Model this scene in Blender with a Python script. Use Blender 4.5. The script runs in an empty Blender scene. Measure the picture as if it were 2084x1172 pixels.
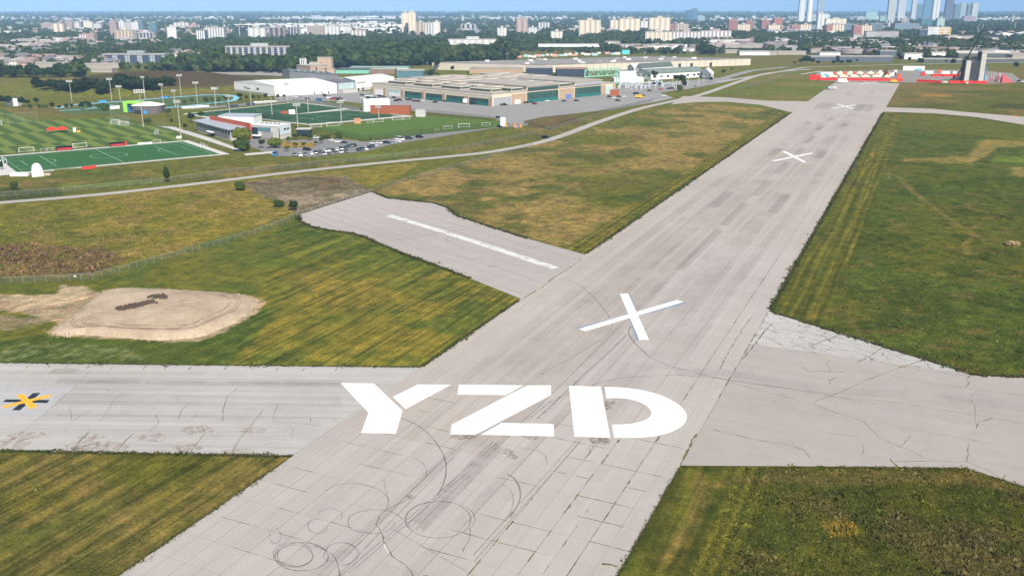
import bpy, bmesh, math, random
import numpy as np
from mathutils import Vector
R = math.radians
random.seed(7)
rng = np.random.default_rng(11)
SC = bpy.context.scene
COL = SC.collection

# ---------------------------------------------------------------- camera, light, exposure
FPX, YH, CAMH = 1830.0, 17.0, 75.3
PITCH = math.atan((586 - YH) / FPX)
cam_d = bpy.data.cameras.new('camera'); cam = bpy.data.objects.new('camera', cam_d); COL.objects.link(cam)
cam.location = (0, 0, CAMH); cam.rotation_euler = (math.pi / 2 - PITCH, 0, 0)
cam_d.sensor_width = 36; cam_d.lens = FPX / 2084 * 36; cam_d.clip_start = 1; cam_d.clip_end = 90000
SC.camera = cam
SUN_EL, SUN_AZ = 42.0, 158.0      # azimuth clockwise from +Y (view direction): behind the camera, a little to the right
world = bpy.data.worlds.new('World'); SC.world = world; world.use_nodes = True
wn = world.node_tree; bg = wn.nodes['Background']
sky = wn.nodes.new('ShaderNodeTexSky'); sky.sky_type = 'NISHITA'; sky.sun_disc = False
sky.sun_elevation = R(SUN_EL); sky.sun_rotation = R(SUN_AZ)
sky.air_density = 1.0; sky.dust_density = 1.0; sky.ozone_density = 1.6; sky.altitude = 200
wn.links.new(sky.outputs[0], bg.inputs[0]); bg.inputs[1].default_value = 0.075
sd = bpy.data.lights.new('sun', 'SUN'); sun = bpy.data.objects.new('sun', sd); COL.objects.link(sun)
sd.energy = 4.9; sd.angle = R(0.5); sd.color = (1.0, 0.93, 0.83)
sdir = Vector((math.sin(R(SUN_AZ)) * math.cos(R(SUN_EL)), math.cos(R(SUN_AZ)) * math.cos(R(SUN_EL)), math.sin(R(SUN_EL))))
sun.rotation_euler = sdir.to_track_quat('Z', 'Y').to_euler()
SC.view_settings.view_transform = 'Standard'; SC.view_settings.look = 'None'
SC.view_settings.exposure = 0.47; SC.view_settings.gamma = 1; SC.view_settings.use_curve_mapping = False
SC.render.engine = 'CYCLES'
SC.cycles.max_bounces = 5; SC.cycles.diffuse_bounces = 2; SC.cycles.glossy_bounces = 2
SC.cycles.transparent_max_bounces = 16; SC.cycles.volume_bounces = 1
SC.cycles.use_denoising = True
try: SC.cycles.denoiser = 'OPENIMAGEDENOISE'
except Exception: pass
SC.cycles.use_adaptive_sampling = True; SC.cycles.adaptive_threshold = 0.01
SC.render.filter_size = 1.5 if hasattr(SC.render, 'filter_size') else 1.5
HAZE_DENSITY, HAZE_COLOR, HAZE_ANISO = 0.000072, (0.38, 0.64, 1.0), -0.3

# ---------------------------------------------------------------- where a point of the photograph lies on the ground
def drop(d2): return np.maximum(0, d2 / 1.48e7 - 0.15)
def G(x, y, z=0.0):
    c, s = math.cos(PITCH), math.sin(PITCH)
    dx, dz = (x - 1042) / FPX, -(y - 586) / FPX
    Y = c + dz * s; Z = -s + dz * c
    zz = z
    for _ in range(12):
        t = (CAMH - zz) / -Z
        zz = z - float(drop((dx * t) ** 2 + (Y * t) ** 2)) if y < 140 else z
    return Vector((dx * t, Y * t, zz))
def H(x, yb, yt):
    g = G(x, yb); c, s = math.cos(PITCH), math.sin(PITCH)
    dz = -(yt - 586) / FPX; Y = c + dz * s; Z = -s + dz * c
    return CAMH + Z / Y * g.y - g.z
def PXM(x, y):
    g = G(x, y); return FPX / (g.y * math.cos(PITCH) + (CAMH - g.z) * math.sin(PITCH))
def proj(X, Y, Z):
    c, s = math.cos(PITCH), math.sin(PITCH)
    dz = Z - CAMH; dep = Y * c - dz * s; up = Y * s + dz * c
    return 1042 + FPX * X / dep, 586 - FPX * up / dep
RA = R(24.6)
UX, UY = math.sin(RA), math.cos(RA)      # along the runway
VX, VY = math.cos(RA), -math.sin(RA)     # across it
def RW(u, v, z=0.0): return Vector((u * UX + v * VX, u * UY + v * VY, z))
c5 = lambda x, y: (.25 * x, 130 + .25 * y)
c6 = lambda x, y: (380 + .2495 * x, 120 + .2495 * y)
c7 = lambda x, y: (740 + .2495 * x, 100 + .2495 * y)
c8 = lambda x, y: (1042 + .25 * x, 80 + .25 * y)
c4 = lambda x, y: (1563 + .25 * x, .25 * y)
m6 = lambda x, y: (560 + .36008 * x, 750 + .36008 * y)
m7 = lambda x, y: (1100 + .3413 * x, 550 + .3413 * y)
m5 = lambda x, y: (.38567 * x, 720 + .38567 * y)
m8 = lambda x, y: (1384 + .50505 * x, 580 + .50505 * y)
m1 = lambda x, y: (.3413 * x, 400 + .3413 * y)
m2 = lambda x, y: (560 + .36688 * x, 350 + .36688 * y)
m3 = lambda x, y: (1160 + .3413 * x, 130 + .3413 * y)
m4 = lambda x, y: (1500 + .3413 * x, 180 + .3413 * y)
z1 = lambda x, y: (1840 + .1171 * x, 80 + .1171 * y)
z2 = lambda x, y: (1640 + .11516 * x, 120 + .11516 * y)
z3 = lambda x, y: (1180 + .14395 * x, 110 + .14395 * y)
z4 = lambda x, y: (580 + .14395 * x, 110 + .14395 * y)

# ---------------------------------------------------------------- noise in numpy
def vnoise(x, y, seed=0):
    x = np.asarray(x, float); y = np.asarray(y, float)
    xi = np.floor(x).astype(np.int64); yi = np.floor(y).astype(np.int64)
    fx = x - xi; fy = y - yi; fx = fx * fx * (3 - 2 * fx); fy = fy * fy * (3 - 2 * fy)
    def h(a, b):
        n = (a * 374761393 + b * 668265263 + seed * 974711) & 0xffffffff
        n = ((n ^ (n >> 13)) * 1274126177) & 0xffffffff
        return ((n ^ (n >> 16)) & 0xffff) / 65535.0
    return (h(xi, yi) * (1 - fx) + h(xi + 1, yi) * fx) * (1 - fy) + (h(xi, yi + 1) * (1 - fx) + h(xi + 1, yi + 1) * fx) * fy
def fbm(x, y, seed=0, o=4):
    s = 0; a = .5; t = 0
    for k in range(o):
        s = s + a * vnoise(x * 2 ** k, y * 2 ** k, seed + k); t += a; a *= .5
    return s / t
def inpoly(px, py, poly):
    ins = np.zeros(px.shape, bool); n = len(poly)
    for i in range(n):
        x0, y0 = poly[i]; x1, y1 = poly[(i + 1) % n]
        if y0 == y1: continue
        ins ^= ((y0 > py) != (y1 > py)) & (px < (x1 - x0) * (py - y0) / (y1 - y0) + x0)
    return ins

# ---------------------------------------------------------------- materials
class NT:
    def __init__(s, name, rough=0.85, metallic=0.0, spec=0.3):
        s.m = bpy.data.materials.new(name); s.m.use_nodes = True; s.t = s.m.node_tree
        s.b = s.t.nodes['Principled BSDF']; s.out = s.t.nodes['Material Output']
        s.b.inputs['Roughness'].default_value = rough; s.b.inputs['Metallic'].default_value = metallic
        s.b.inputs['Specular IOR Level'].default_value = spec
    def n(s, ty, ins=None, **pr):
        nd = s.t.nodes.new(ty)
        for k, v in pr.items(): setattr(nd, k, v)
        for k, v in (ins or {}).items(): s.put(nd.inputs[k], v)
        return nd
    def put(s, sock, v):
        if hasattr(v, 'is_linked') or isinstance(v, bpy.types.NodeSocket): s.t.links.new(v, sock)
        else:
            if sock.type == 'RGBA' and len(v) == 3: v = (*v, 1)
            sock.default_value = v
    def math(s, op, a, b=0.0, c=None, clamp=False):
        nd = s.n('ShaderNodeMath', {0: a, 1: b}, operation=op, use_clamp=clamp)
        if c is not None: s.put(nd.inputs[2], c)
        return nd.outputs[0]
    def mix(s, f, a, b, mode='MIX'):
        nd = s.t.nodes.new('ShaderNodeMix'); nd.data_type = 'RGBA'; nd.blend_type = mode
        s.put(nd.inputs[0], f); s.put(nd.inputs[6], a); s.put(nd.inputs[7], b); return nd.outputs[2]
    def coord(s, scale=(1, 1, 1), rot=(0, 0, 0), which='Object', loc=(0, 0, 0)):
        tc = s.n('ShaderNodeTexCoord').outputs[which]
        return s.n('ShaderNodeMapping', {'Vector': tc, 'Scale': scale, 'Rotation': rot, 'Location': loc}).outputs[0]
    def noise(s, vec, scale=1.0, detail=3, rough=.55, dist=0.0):
        return s.n('ShaderNodeTexNoise', {'Vector': vec, 'Scale': scale, 'Detail': detail, 'Roughness': rough, 'Distortion': dist}).outputs['Fac']
    def rng(s, v, a, b, c=0.0, d=1.0):
        return s.n('ShaderNodeMapRange', {0: v, 1: a, 2: b, 3: c, 4: d}).outputs[0]
    def color(s, c): s.put(s.b.inputs['Base Color'], c)
    def bump(s, h, dist=.1, strength=.5):
        s.put(s.b.inputs['Normal'], s.n('ShaderNodeBump', {'Height': h, 'Distance': dist, 'Strength': strength}).outputs[0])
MATS = {}
def mat(name, c, rough=.8, metallic=0.0, var=.12, scale=.5, bump=0.0, spec=.3):
    """plain coloured surface with uneven tone and grain"""
    if name in MATS: return MATS[name]
    t = NT(name, rough, metallic, spec)
    v = t.coord()
    n1 = t.noise(v, scale, 4, .6); n2 = t.noise(v, scale * 7, 3, .6)
    f = t.math('MULTIPLY', n1, .6); f = t.math('ADD', f, t.math('MULTIPLY', n2, .4))
    dk = tuple(x * (1 - 2 * var) for x in c); lt = tuple(min(1, x * (1 + 1.2 * var)) for x in c)
    t.color(t.mix(t.rng(f, .3, .7), dk, lt))
    if bump: t.bump(n2, bump)
    MATS[name] = t.m; return t.m
def facade(name, wall, glass=(.04, .06, .08), fw=3.6, fh=3.0, ww=.55, wh=.5, var=.1):
    """masonry with a grid of windows, one bay fw wide and one storey fh high"""
    if name in MATS: return MATS[name]
    t = NT(name, .75)
    o = t.n('ShaderNodeSeparateXYZ', {0: t.n('ShaderNodeTexCoord').outputs['Object']})
    sx = t.math('ADD', o.outputs[0], o.outputs[1])
    fx = t.math('FRACT', t.math('DIVIDE', t.math('ADD', sx, 500.0), fw)); fz = t.math('FRACT', t.math('DIVIDE', t.math('ADD', o.outputs[2], 300 * fh), fh))
    mx = t.math('LESS_THAN', t.math('ABSOLUTE', t.math('SUBTRACT', fx, .5)), ww / 2)
    mz = t.math('LESS_THAN', t.math('ABSOLUTE', t.math('SUBTRACT', fz, .55)), wh / 2)
    up = t.n('ShaderNodeSeparateXYZ', {0: t.n('ShaderNodeNewGeometry').outputs['Normal']}).outputs[2]
    side = t.math('LESS_THAN', t.math('ABSOLUTE', up), .5)
    m = t.math('MULTIPLY', t.math('MULTIPLY', mx, mz), side)
    wn_ = t.n('ShaderNodeTexWhiteNoise', {0: t.n('ShaderNodeCombineXYZ', {0: t.math('FLOOR', t.math('DIVIDE', t.math('ADD', sx, 500.0), fw)), 1: t.math('FLOOR', t.math('DIVIDE', o.outputs[2], fh))}).outputs[0]}, noise_dimensions='3D').outputs['Value']
    g = t.mix(t.rng(wn_, .3, 1), glass, tuple(min(1, x * 2.2 + .03) for x in glass))
    n1 = t.noise(t.coord(), .12, 4)
    w = t.mix(t.rng(n1, .3, .7), tuple(x * (1 - var) for x in wall), tuple(min(1, x * (1 + var)) for x in wall))
    t.color(t.mix(m, w, g)); t.put(t.b.inputs['Roughness'], t.rng(m, 0, 1, .8, .25))
    MATS[name] = t.m; return t.m
def leafmat(name, a, b, attr=False, rnd=True):
    if name in MATS: return MATS[name]
    t = NT(name, .7, spec=.15)
    n1 = t.noise(t.coord(which='Generated' if False else 'Object'), .35, 3)
    if attr:
        at = t.n('ShaderNodeAttribute', attribute_name='col'); base = at.outputs['Color']
        c = t.mix(t.rng(n1, .35, .65), t.mix(.28, base, (0, 0, 0)), base)
    else:
        oi = t.n('ShaderNodeObjectInfo').outputs['Random']
        base = t.mix(oi, a, b)
        c = t.mix(t.rng(n1, .35, .65), t.mix(.25, base, (0, 0, 0)), base)
    t.color(c)
    tr = t.n('ShaderNodeBsdfTranslucent', {'Color': c}).outputs[0]
    mx = t.n('ShaderNodeMixShader', {0: .2, 1: t.b.outputs[0], 2: tr}).outputs[0]
    t.t.links.new(mx, t.out.inputs[0])
    MATS[name] = t.m; return t.m
def seemat(name, c, cell=.5, wire=.22):
    """woven wire: opaque wires with open cells between them"""
    if name in MATS: return MATS[name]
    t = NT(name, .5, .4)
    o = t.n('ShaderNodeSeparateXYZ', {0: t.n('ShaderNodeTexCoord').outputs['Object']})
    s = t.math('ADD', o.outputs[0], o.outputs[1])
    a = t.math('FRACT', t.math('DIVIDE', t.math('ADD', s, o.outputs[2]), cell)); b = t.math('FRACT', t.math('DIVIDE', t.math('SUBTRACT', s, o.outputs[2]), cell))
    m = t.math('MAXIMUM', t.math('LESS_THAN', t.math('ABSOLUTE', a), wire), t.math('LESS_THAN', t.math('ABSOLUTE', b), wire))
    t.color(c)
    tr = t.n('ShaderNodeBsdfTransparent').outputs[0]
    t.t.links.new(t.n('ShaderNodeMixShader', {0: m, 1: tr, 2: t.b.outputs[0]}).outputs[0], t.out.inputs[0])
    MATS[name] = t.m; return t.m
def inkmat(name, c, strength, scale=1.5, lo=.35, hi=.6):
    """thin worn deposit (rubber, dust, old paint) the pavement shows through"""
    if name in MATS: return MATS[name]
    t = NT(name, .9); t.color(c)
    n1 = t.noise(t.coord(), scale, 5, .7)
    m = t.math('MULTIPLY', t.rng(n1, lo, hi), strength)
    tr = t.n('ShaderNodeBsdfTransparent').outputs[0]
    t.t.links.new(t.n('ShaderNodeMixShader', {0: m, 1: tr, 2: t.b.outputs[0]}).outputs[0], t.out.inputs[0])
    MATS[name] = t.m; return t.m

def pavement(name, dark, light, ang, streak=.35, joints=None, crack=0.0, dirt=.12, warm=(.40, .33, .27), seed=0, vor=None):
    if name in MATS: return MATS[name]
    t = NT(name, .9, spec=.2)
    # Mapping rotates p by the angle: local x = across, y = along
    q = t.n('ShaderNodeMapping', {'Vector': t.n('ShaderNodeNewGeometry').outputs['Position'], 'Rotation': (0, 0, ang), 'Location': (seed, seed * .7, 0)}).outputs[0]
    st1 = t.noise(t.n('ShaderNodeMapping', {'Vector': q, 'Scale': (.35, .006, 1)}).outputs[0], 1, 4, .6)
    st2 = t.noise(t.n('ShaderNodeMapping', {'Vector': q, 'Scale': (1.6, .02, 1)}).outputs[0], 1, 3, .6)
    big = t.noise(q, .018, 4, .55); med = t.noise(q, .22, 5, .65); fine = t.noise(q, 3.2, 4, .75)
    f = t.math('MULTIPLY', st1, streak); f = t.math('ADD', f, t.math('MULTIPLY', st2, streak * .55))
    f = t.math('ADD', f, t.math('MULTIPLY', big, .45)); f = t.math('ADD', f, t.math('MULTIPLY', med, .30)); f = t.math('ADD', f, t.math('MULTIPLY', fine, .28))
    tot = streak * 1.55 + 1.03
    c = t.mix(t.rng(f, tot * .36, tot * .62), dark, light)
    # warm dusty stains
    dn = t.noise(q, .06, 5, .7, 1.0)
    c = t.mix(t.math('MULTIPLY', t.rng(dn, .52, .75), dirt * 3), c, warm)
    sx = t.n('ShaderNodeSeparateXYZ', {0: q})
    jit = t.noise(q, .5, 3)
    if joints:
        sp, wd, stg = joints
        for ax, sp_, w_ in ((0, sp[0], wd), (1, sp[1], wd * .8)):
            if not sp_: continue
            co = t.math('ADD', sx.outputs[ax], t.math('MULTIPLY', jit, .15))
            fr = t.math('FRACT', t.math('DIVIDE', t.math('ADD', co, 5000.0 + stg), sp_))
            d = t.math('MULTIPLY', t.math('ABSOLUTE', t.math('SUBTRACT', fr, .5)), sp_)
            m = t.math('LESS_THAN', t.math('SUBTRACT', sp_ / 2, d), w_)
            m = t.math('MULTIPLY', m, t.rng(t.noise(q, .11, 4, .7), .38, .6))
            c = t.mix(t.math('MULTIPLY', m, .6), c, (.09, .07, .05))
    if vor:
        vq = t.n('ShaderNodeMapping', {'Vector': q, 'Scale': (vor, vor * .55, 1)}).outputs[0]
        wob = t.n('ShaderNodeTexNoise', {'Vector': q, 'Scale': .5, 'Detail': 4}).outputs['Color']
        vq = t.n('ShaderNodeVectorMath', {0: vq, 1: t.n('ShaderNodeVectorMath', {0: wob, 'Scale': .9}, operation='SCALE').outputs[0]}, operation='ADD').outputs[0]
        e = t.n('ShaderNodeTexVoronoi', {'Vector': vq, 'Scale': 1.0}, feature='DISTANCE_TO_EDGE').outputs['Distance']
        m = t.math('MULTIPLY', t.math('LESS_THAN', e, .016), t.rng(t.noise(q, .08, 3), .25, .45))
        c = t.mix(t.math('MULTIPLY', m, .75), c, (.10, .085, .05))
    if crack:
        wob = t.n('ShaderNodeTexNoise', {'Vector': q, 'Scale': .12, 'Detail': 5}).outputs['Color']
        vq = t.n('ShaderNodeVectorMath', {0: t.n('ShaderNodeMapping', {'Vector': q, 'Scale': (.035, .05, 1)}).outputs[0], 1: t.n('ShaderNodeVectorMath', {0: wob, 'Scale': .5}, operation='SCALE').outputs[0]}, operation='ADD').outputs[0]
        e = t.n('ShaderNodeTexVoronoi', {'Vector': vq, 'Scale': 1.0}, feature='DISTANCE_TO_EDGE').outputs['Distance']
        m = t.math('MULTIPLY', t.math('LESS_THAN', e, .0022), t.rng(t.noise(q, .05, 3), .45, .6))
        c = t.mix(t.math('MULTIPLY', m, crack), c, (.09, .075, .05))
    oi = t.n('ShaderNodeObjectInfo').outputs['Random']
    c = t.mix(t.math('MULTIPLY', oi, .055), c, (.12, .11, .10))
    t.color(c)
    t.bump(t.math('ADD', fine, t.math('MULTIPLY', med, 2)), .02, .4)
    MATS[name] = t.m; return t.m

# ---------------------------------------------------------------- meshes
class MB:
    def __init__(s): s.v = []; s.f = []; s.mi = []
    def face(s, pts, mi=0):
        k = len(s.v); s.v += [tuple(p) for p in pts]; s.f.append(tuple(range(k, k + len(pts)))); s.mi.append(mi)
    def hexa(s, b, t, mi=0, bottom=True):
        k = len(s.v); s.v += [tuple(p) for p in b] + [tuple(p) for p in t]; n = len(b)
        s.f.append(tuple(range(k + n, k + 2 * n))); s.mi.append(mi)
        if bottom: s.f.append(tuple(range(k + n - 1, k - 1, -1))); s.mi.append(mi)
        for i in range(n):
            j = (i + 1) % n; s.f.append((k + i, k + j, k + n + j, k + n + i)); s.mi.append(mi)
    def box(s, x0, x1, y0, y1, z0, z1, mi=0):
        s.hexa([(x0, y0, z0), (x1, y0, z0), (x1, y1, z0), (x0, y1, z0)], [(x0, y0, z1), (x1, y0, z1), (x1, y1, z1), (x0, y1, z1)], mi)
    def prism(s, pts, z0, z1, mi=0):
        s.hexa([(p[0], p[1], z0) for p in pts], [(p[0], p[1], z1) for p in pts], mi)
    def bar(s, a, b, w, h=None, mi=0, n=4):
        a, b = Vector(a), Vector(b); d = (b - a).normalized(); h = h or w
        up = Vector((0, 0, 1)) if abs(d.z) < .95 else Vector((1, 0, 0))
        p = d.cross(up).normalized(); q = p.cross(d).normalized()
        ring = [(math.cos(2 * math.pi * (i + .5) / n), math.sin(2 * math.pi * (i + .5) / n)) for i in range(n)]
        k = 1.414 if n == 4 else 1
        s.hexa([a + p * (w / 2 * k * c) + q * (h / 2 * k * e) for c, e in ring], [b + p * (w / 2 * k * c) + q * (h / 2 * k * e) for c, e in ring], mi)
    def cone(s, c, r0, r1, z0, z1, n=10, mi=0):
        s.hexa([(c[0] + r0 * math.cos(2 * math.pi * i / n), c[1] + r0 * math.sin(2 * math.pi * i / n), z0) for i in range(n)],
               [(c[0] + r1 * math.cos(2 * math.pi * i / n), c[1] + r1 * math.sin(2 * math.pi * i / n), z1) for i in range(n)], mi)
    def mesh(s, name, mats):
        me = bpy.data.meshes.new(name); me.from_pydata(s.v, [], s.f)
        for m in (mats if isinstance(mats, (list, tuple)) else [mats]): me.materials.append(m)
        if any(s.mi): me.polygons.foreach_set('material_index', s.mi)
        bm = bmesh.new(); bm.from_mesh(me); bmesh.ops.recalc_face_normals(bm, faces=bm.faces); bm.to_mesh(me); bm.free()
        me.update(); return me
def link(name, me, parent=None, loc=None, rz=0.0, label=None, cat=None, group=None, kind=None):
    o = bpy.data.objects.new(name, me); COL.objects.link(o)
    if parent is not None: o.parent = parent
    if loc is not None: o.location = loc
    if rz: o.rotation_euler = (0, 0, rz)
    if label: o['label'] = label
    if cat: o['category'] = cat
    if group: o['group'] = group
    if kind: o['kind'] = kind
    return o
def thing(name, label, cat, loc=(0, 0, 0), rz=0.0, group=None):
    return link(name, None, None, loc, rz, label, cat, group)
def part(name, mb, m, parent, **k): return link(name, mb.mesh(name, m), parent, **k)
def sheet(pts, z):
    mb = MB(); mb.face([(p[0], p[1], z) for p in pts]); 
    a = sum(pts[i][0] * pts[(i + 1) % len(pts)][1] - pts[(i + 1) % len(pts)][0] * pts[i][1] for i in range(len(pts)))
    if a < 0: mb.f[0] = tuple(reversed(mb.f[0]))
    return mb
def flat(name, pts, z, m, parent=None, **k):
    mb = sheet(pts, z); me = bpy.data.meshes.new(name); me.from_pydata(mb.v, [], mb.f); me.materials.append(m)
    return link(name, me, parent, **k)
def smooth(pts, n=8, closed=False):
    P = [np.array(p[:2], float) for p in pts]; out = []
    N = len(P); rngi = range(N if closed else N - 1)
    for i in rngi:
        p0, p1, p2, p3 = (P[(i - 1) % N], P[i], P[(i + 1) % N], P[(i + 2) % N]) if closed else (P[max(i - 1, 0)], P[i], P[i + 1], P[min(i + 2, N - 1)])
        for k in range(n):
            t = k / n; out.append(.5 * ((2 * p1) + (-p0 + p2) * t + (2 * p0 - 5 * p1 + 4 * p2 - p3) * t * t + (-p0 + 3 * p1 - 3 * p2 + p3) * t ** 3))
    if not closed: out.append(P[-1])
    return out
def ribbon(mb, pts, w, z, jit=0.0, wj=0.0, closed=False):
    P = [np.array(p[:2], float) for p in pts]
    if closed: P.append(P[0])
    if jit or wj:      # subdivide and wander
        Q = []
        for a, b in zip(P[:-1], P[1:]):
            L = np.linalg.norm(b - a); k = max(1, int(L / .8))
            for i in range(k): Q.append(a + (b - a) * i / k + rng.normal(0, jit, 2))
        Q.append(P[-1]); P = Q
    L, Rr = [], []
    for i in range(len(P)):
        d = P[min(i + 1, len(P) - 1)] - P[max(i - 1, 0)]; nn = np.linalg.norm(d); d = d / (nn if nn else 1)
        ww = w * (1 + wj * rng.uniform(-1, 1.4)) if wj else w
        nrm = np.array([-d[1], d[0]]) * ww / 2
        L.append((*(P[i] + nrm), z)); Rr.append((*(P[i] - nrm), z))
    k = len(mb.v); n = len(P); mb.v += L + Rr
    for i in range(n - 1):
        mb.f.append((k + n + i, k + n + i + 1, k + i + 1, k + i)); mb.mi.append(0)
def bigmesh(name, V, F, m, cols=None, kind=None, **k):
    """V (n,3), F (k,3 or 4) arrays"""
    me = bpy.data.meshes.new(name); nf, w = F.shape
    me.vertices.add(len(V)); me.vertices.foreach_set('co', np.ascontiguousarray(V, np.float32).ravel())
    me.loops.add(nf * w); me.loops.foreach_set('vertex_index', np.ascontiguousarray(F, np.int32).ravel())
    me.polygons.add(nf); me.polygons.foreach_set('loop_start', np.arange(0, nf * w, w, dtype=np.int32))
    me.update(calc_edges=True)
    if cols is not None:
        a = me.color_attributes.new('col', 'FLOAT_COLOR', 'POINT'); c = np.ones((len(V), 4), np.float32); c[:, :3] = cols
        a.data.foreach_set('color', c.ravel())
    me.materials.append(m)
    return link(name, me, kind=kind, **k)
# ================================================================ GROUND
def axis(lo, hi, fine_lo, fine_hi, step, g):
    a = list(np.arange(fine_lo, fine_hi, step)); s = step; x = a[-1]
    while x < hi: s *= g; x += s; a.append(x)
    s = step; x = fine_lo; pre = []
    while x > lo: s *= g; x -= s; pre.append(x)
    return np.array(pre[::-1] + a)
gx = axis(-42000, 42000, -150, 170, .95, 1.028)
gy = axis(-300, 46000, 92, 300, .85, 1.0115)
X, Y = np.meshgrid(gx, gy); D2 = X ** 2 + Y ** 2
PX, PY = proj(X, np.maximum(Y, 30), -drop(D2))
U = X * UX + Y * UY; V = X * VX + Y * VY
WX = PX + (fbm(X * .08, Y * .08, 3) - .5) * 60 * np.clip(150 / np.maximum(Y, 50), .05, 1)
WY = PY + (fbm(X * .08, Y * .08, 9) - .5) * 34 * np.clip(150 / np.maximum(Y, 50), .05, 1)
def a3(c): return np.array(c, float)
OLIVE, YEL, TAN = a3((.112, .120, .017)), a3((.205, .178, .028)), a3((.300, .220, .078))
GRN, LGRN, DGRN = a3((.062, .100, .014)), a3((.110, .155, .022)), a3((.054, .074, .011))
BRN, DBRN, SOIL = a3((.140, .095, .048)), a3((.085, .060, .032)), a3((.46, .37, .28))
Cc = np.zeros(X.shape + (3,)); Cc[:] = OLIVE
far = np.clip((np.sqrt(D2) - 1250) / 400, 0, 1)[..., None]
urb = fbm(X * .006, Y * .006, 5)[..., None]
Cc = Cc * (1 - far) + far * (a3((.034, .056, .018)) * (1 - np.clip((urb - .5) * 5, 0, 1)) + a3((.10, .10, .08)) * np.clip((urb - .5) * 5, 0, 1) * .7)
stripe = np.zeros(X.shape); rough = np.zeros(X.shape)
def paint(mask, c, k=1.0):
    global Cc
    m = (mask * k)[..., None]; Cc = Cc * (1 - m) + m * a3(c)
nz = lambda f, s, o=4: fbm(X * f, Y * f, s, o)
step_ = lambda v, a, b: np.clip((v - a) / (b - a), 0, 1)
FLD = {
 'F1': [(-900, 915), (600, 926), (250, 1172), (60, 1330), (-900, 1330)],
 'F2': [(-900, 578), (0, 575), (190, 566), (600, 430), (615, 455), (740, 480), (1062, 608), (862, 750), (-900, 745)],
 'F5': [(-900, 412), (0, 412), (400, 377), (700, 345), (860, 330), (760, 390), (600, 435), (190, 565), (-900, 575)],
 'F4': [(758, 390), (860, 350), (1100, 290), (1420, 205), (1620, 225), (1195, 520), (930, 440)],
 'F3': [(1805, 226), (3200, 262), (3200, 860), (1985, 768), (1562, 632)],
 'F6': [(1380, 944), (1965, 950), (2900, 1270), (2900, 1500), (1000, 1500), (1245, 1172)],
 'F8': [(1300, 200), (1660, 130), (1715, 168), (1610, 226)],
 'F9': [(1815, 165), (2300, 165), (2300, 250), (1803, 226)],
}
MK = {k: inpoly(PX, PY, p) & (Y > 60) for k, p in FLD.items()}
f = MK['F1'].astype(float); paint(f, OLIVE * .8); paint(f * step_(nz(.05, 21), .40, .6), a3((.138, .124, .036)), .8); paint(f * step_(nz(.12, 22), .55, .7), GRN * .85, .5); paint(f * step_(nz(.2, 27), .6, .7), BRN, .35); stripe += f * .95
f = MK['F2'].astype(float); paint(f, OLIVE * 1.05); paint(f * step_(nz(.03, 23), .42, .62), YEL * .92, .5); paint(f * step_(nz(.09, 24), .52, .66), GRN, .7)
paint(f * inpoly(WX, WY, [(-50, 690), (350, 690), (520, 620), (560, 650), (440, 745), (-50, 745)]), GRN * .92, .85)
paint(f * inpoly(WX, WY, [(520, 540), (900, 560), (1040, 610), (700, 640)]) * step_(nz(.05, 41), .4, .6), a3((.15, .125, .028)), .4)
paint(f * inpoly(WX, WY, [(600, 440), (760, 480), (900, 560), (820, 560), (640, 510), (560, 470)]), GRN, .6)
stripe += f * np.where(PX < 470 + (745 - PY) * .4, .25, .9) * np.where(PY > 745, 0, 1)
f = MK['F5'].astype(float); paint(f, YEL * .85); paint(f * step_(nz(.03, 25), .45, .6), OLIVE, .8); paint(f * step_(nz(.1, 26), .5, .65), TAN * .75, .55); rough += f * .45; paint(f * inpoly(WX, WY, [(-60, 505), (110, 500), (200, 505), (270, 520), (200, 560), (60, 565), (20, 540), (-60, 540)]) * step_(nz(.12, 29), .35, .6), BRN * .8, .7)
paint(f * inpoly(WX, WY, [(0, 400), (200, 400), (150, 440), (0, 450)]), OLIVE, .5)
paint(f * inpoly(WX, WY, [(-60, 495), (60, 500), (30, 515), (-60, 512)]), BRN, .5)
paint(inpoly(WX, WY, [(490, 370), (620, 357), (700, 360), (760, 388), (690, 415), (600, 432), (560, 410), (510, 395)]), a3((.16, .13, .095)), .9)
paint(inpoly(WX, WY, [(500, 372), (620, 360), (690, 366), (720, 385), (600, 395), (540, 388)]) * step_(nz(.08, 28), .35, .6), BRN * .7, .7); paint(inpoly(WX, WY, [(560, 400), (640, 385), (745, 384), (690, 412), (610, 425), (575, 415)]) * step_(nz(.15, 30), .45, .6), a3((.30, .26, .22)), .6)
f = MK['F4'].astype(float); paint(f, OLIVE * .95); paint(f * step_(nz(.022, 31), .36, .54), TAN * .84, .85); paint(f * step_(nz(.06, 32), .50, .64), GRN * .8, .75); paint(f * step_(nz(.15, 33), .58, .72), BRN, .5); rough += f * .5
f = MK['F3'].astype(float); paint(f, DGRN * 1.28); paint(f * step_(nz(.03, 34), .48, .62), OLIVE * .82, .75); paint(f * step_(nz(.09, 35), .5, .68), GRN * .62, .7); paint(f * step_(nz(.2, 36), .60, .74), TAN * .5, .5); rough += f * .7
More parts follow.
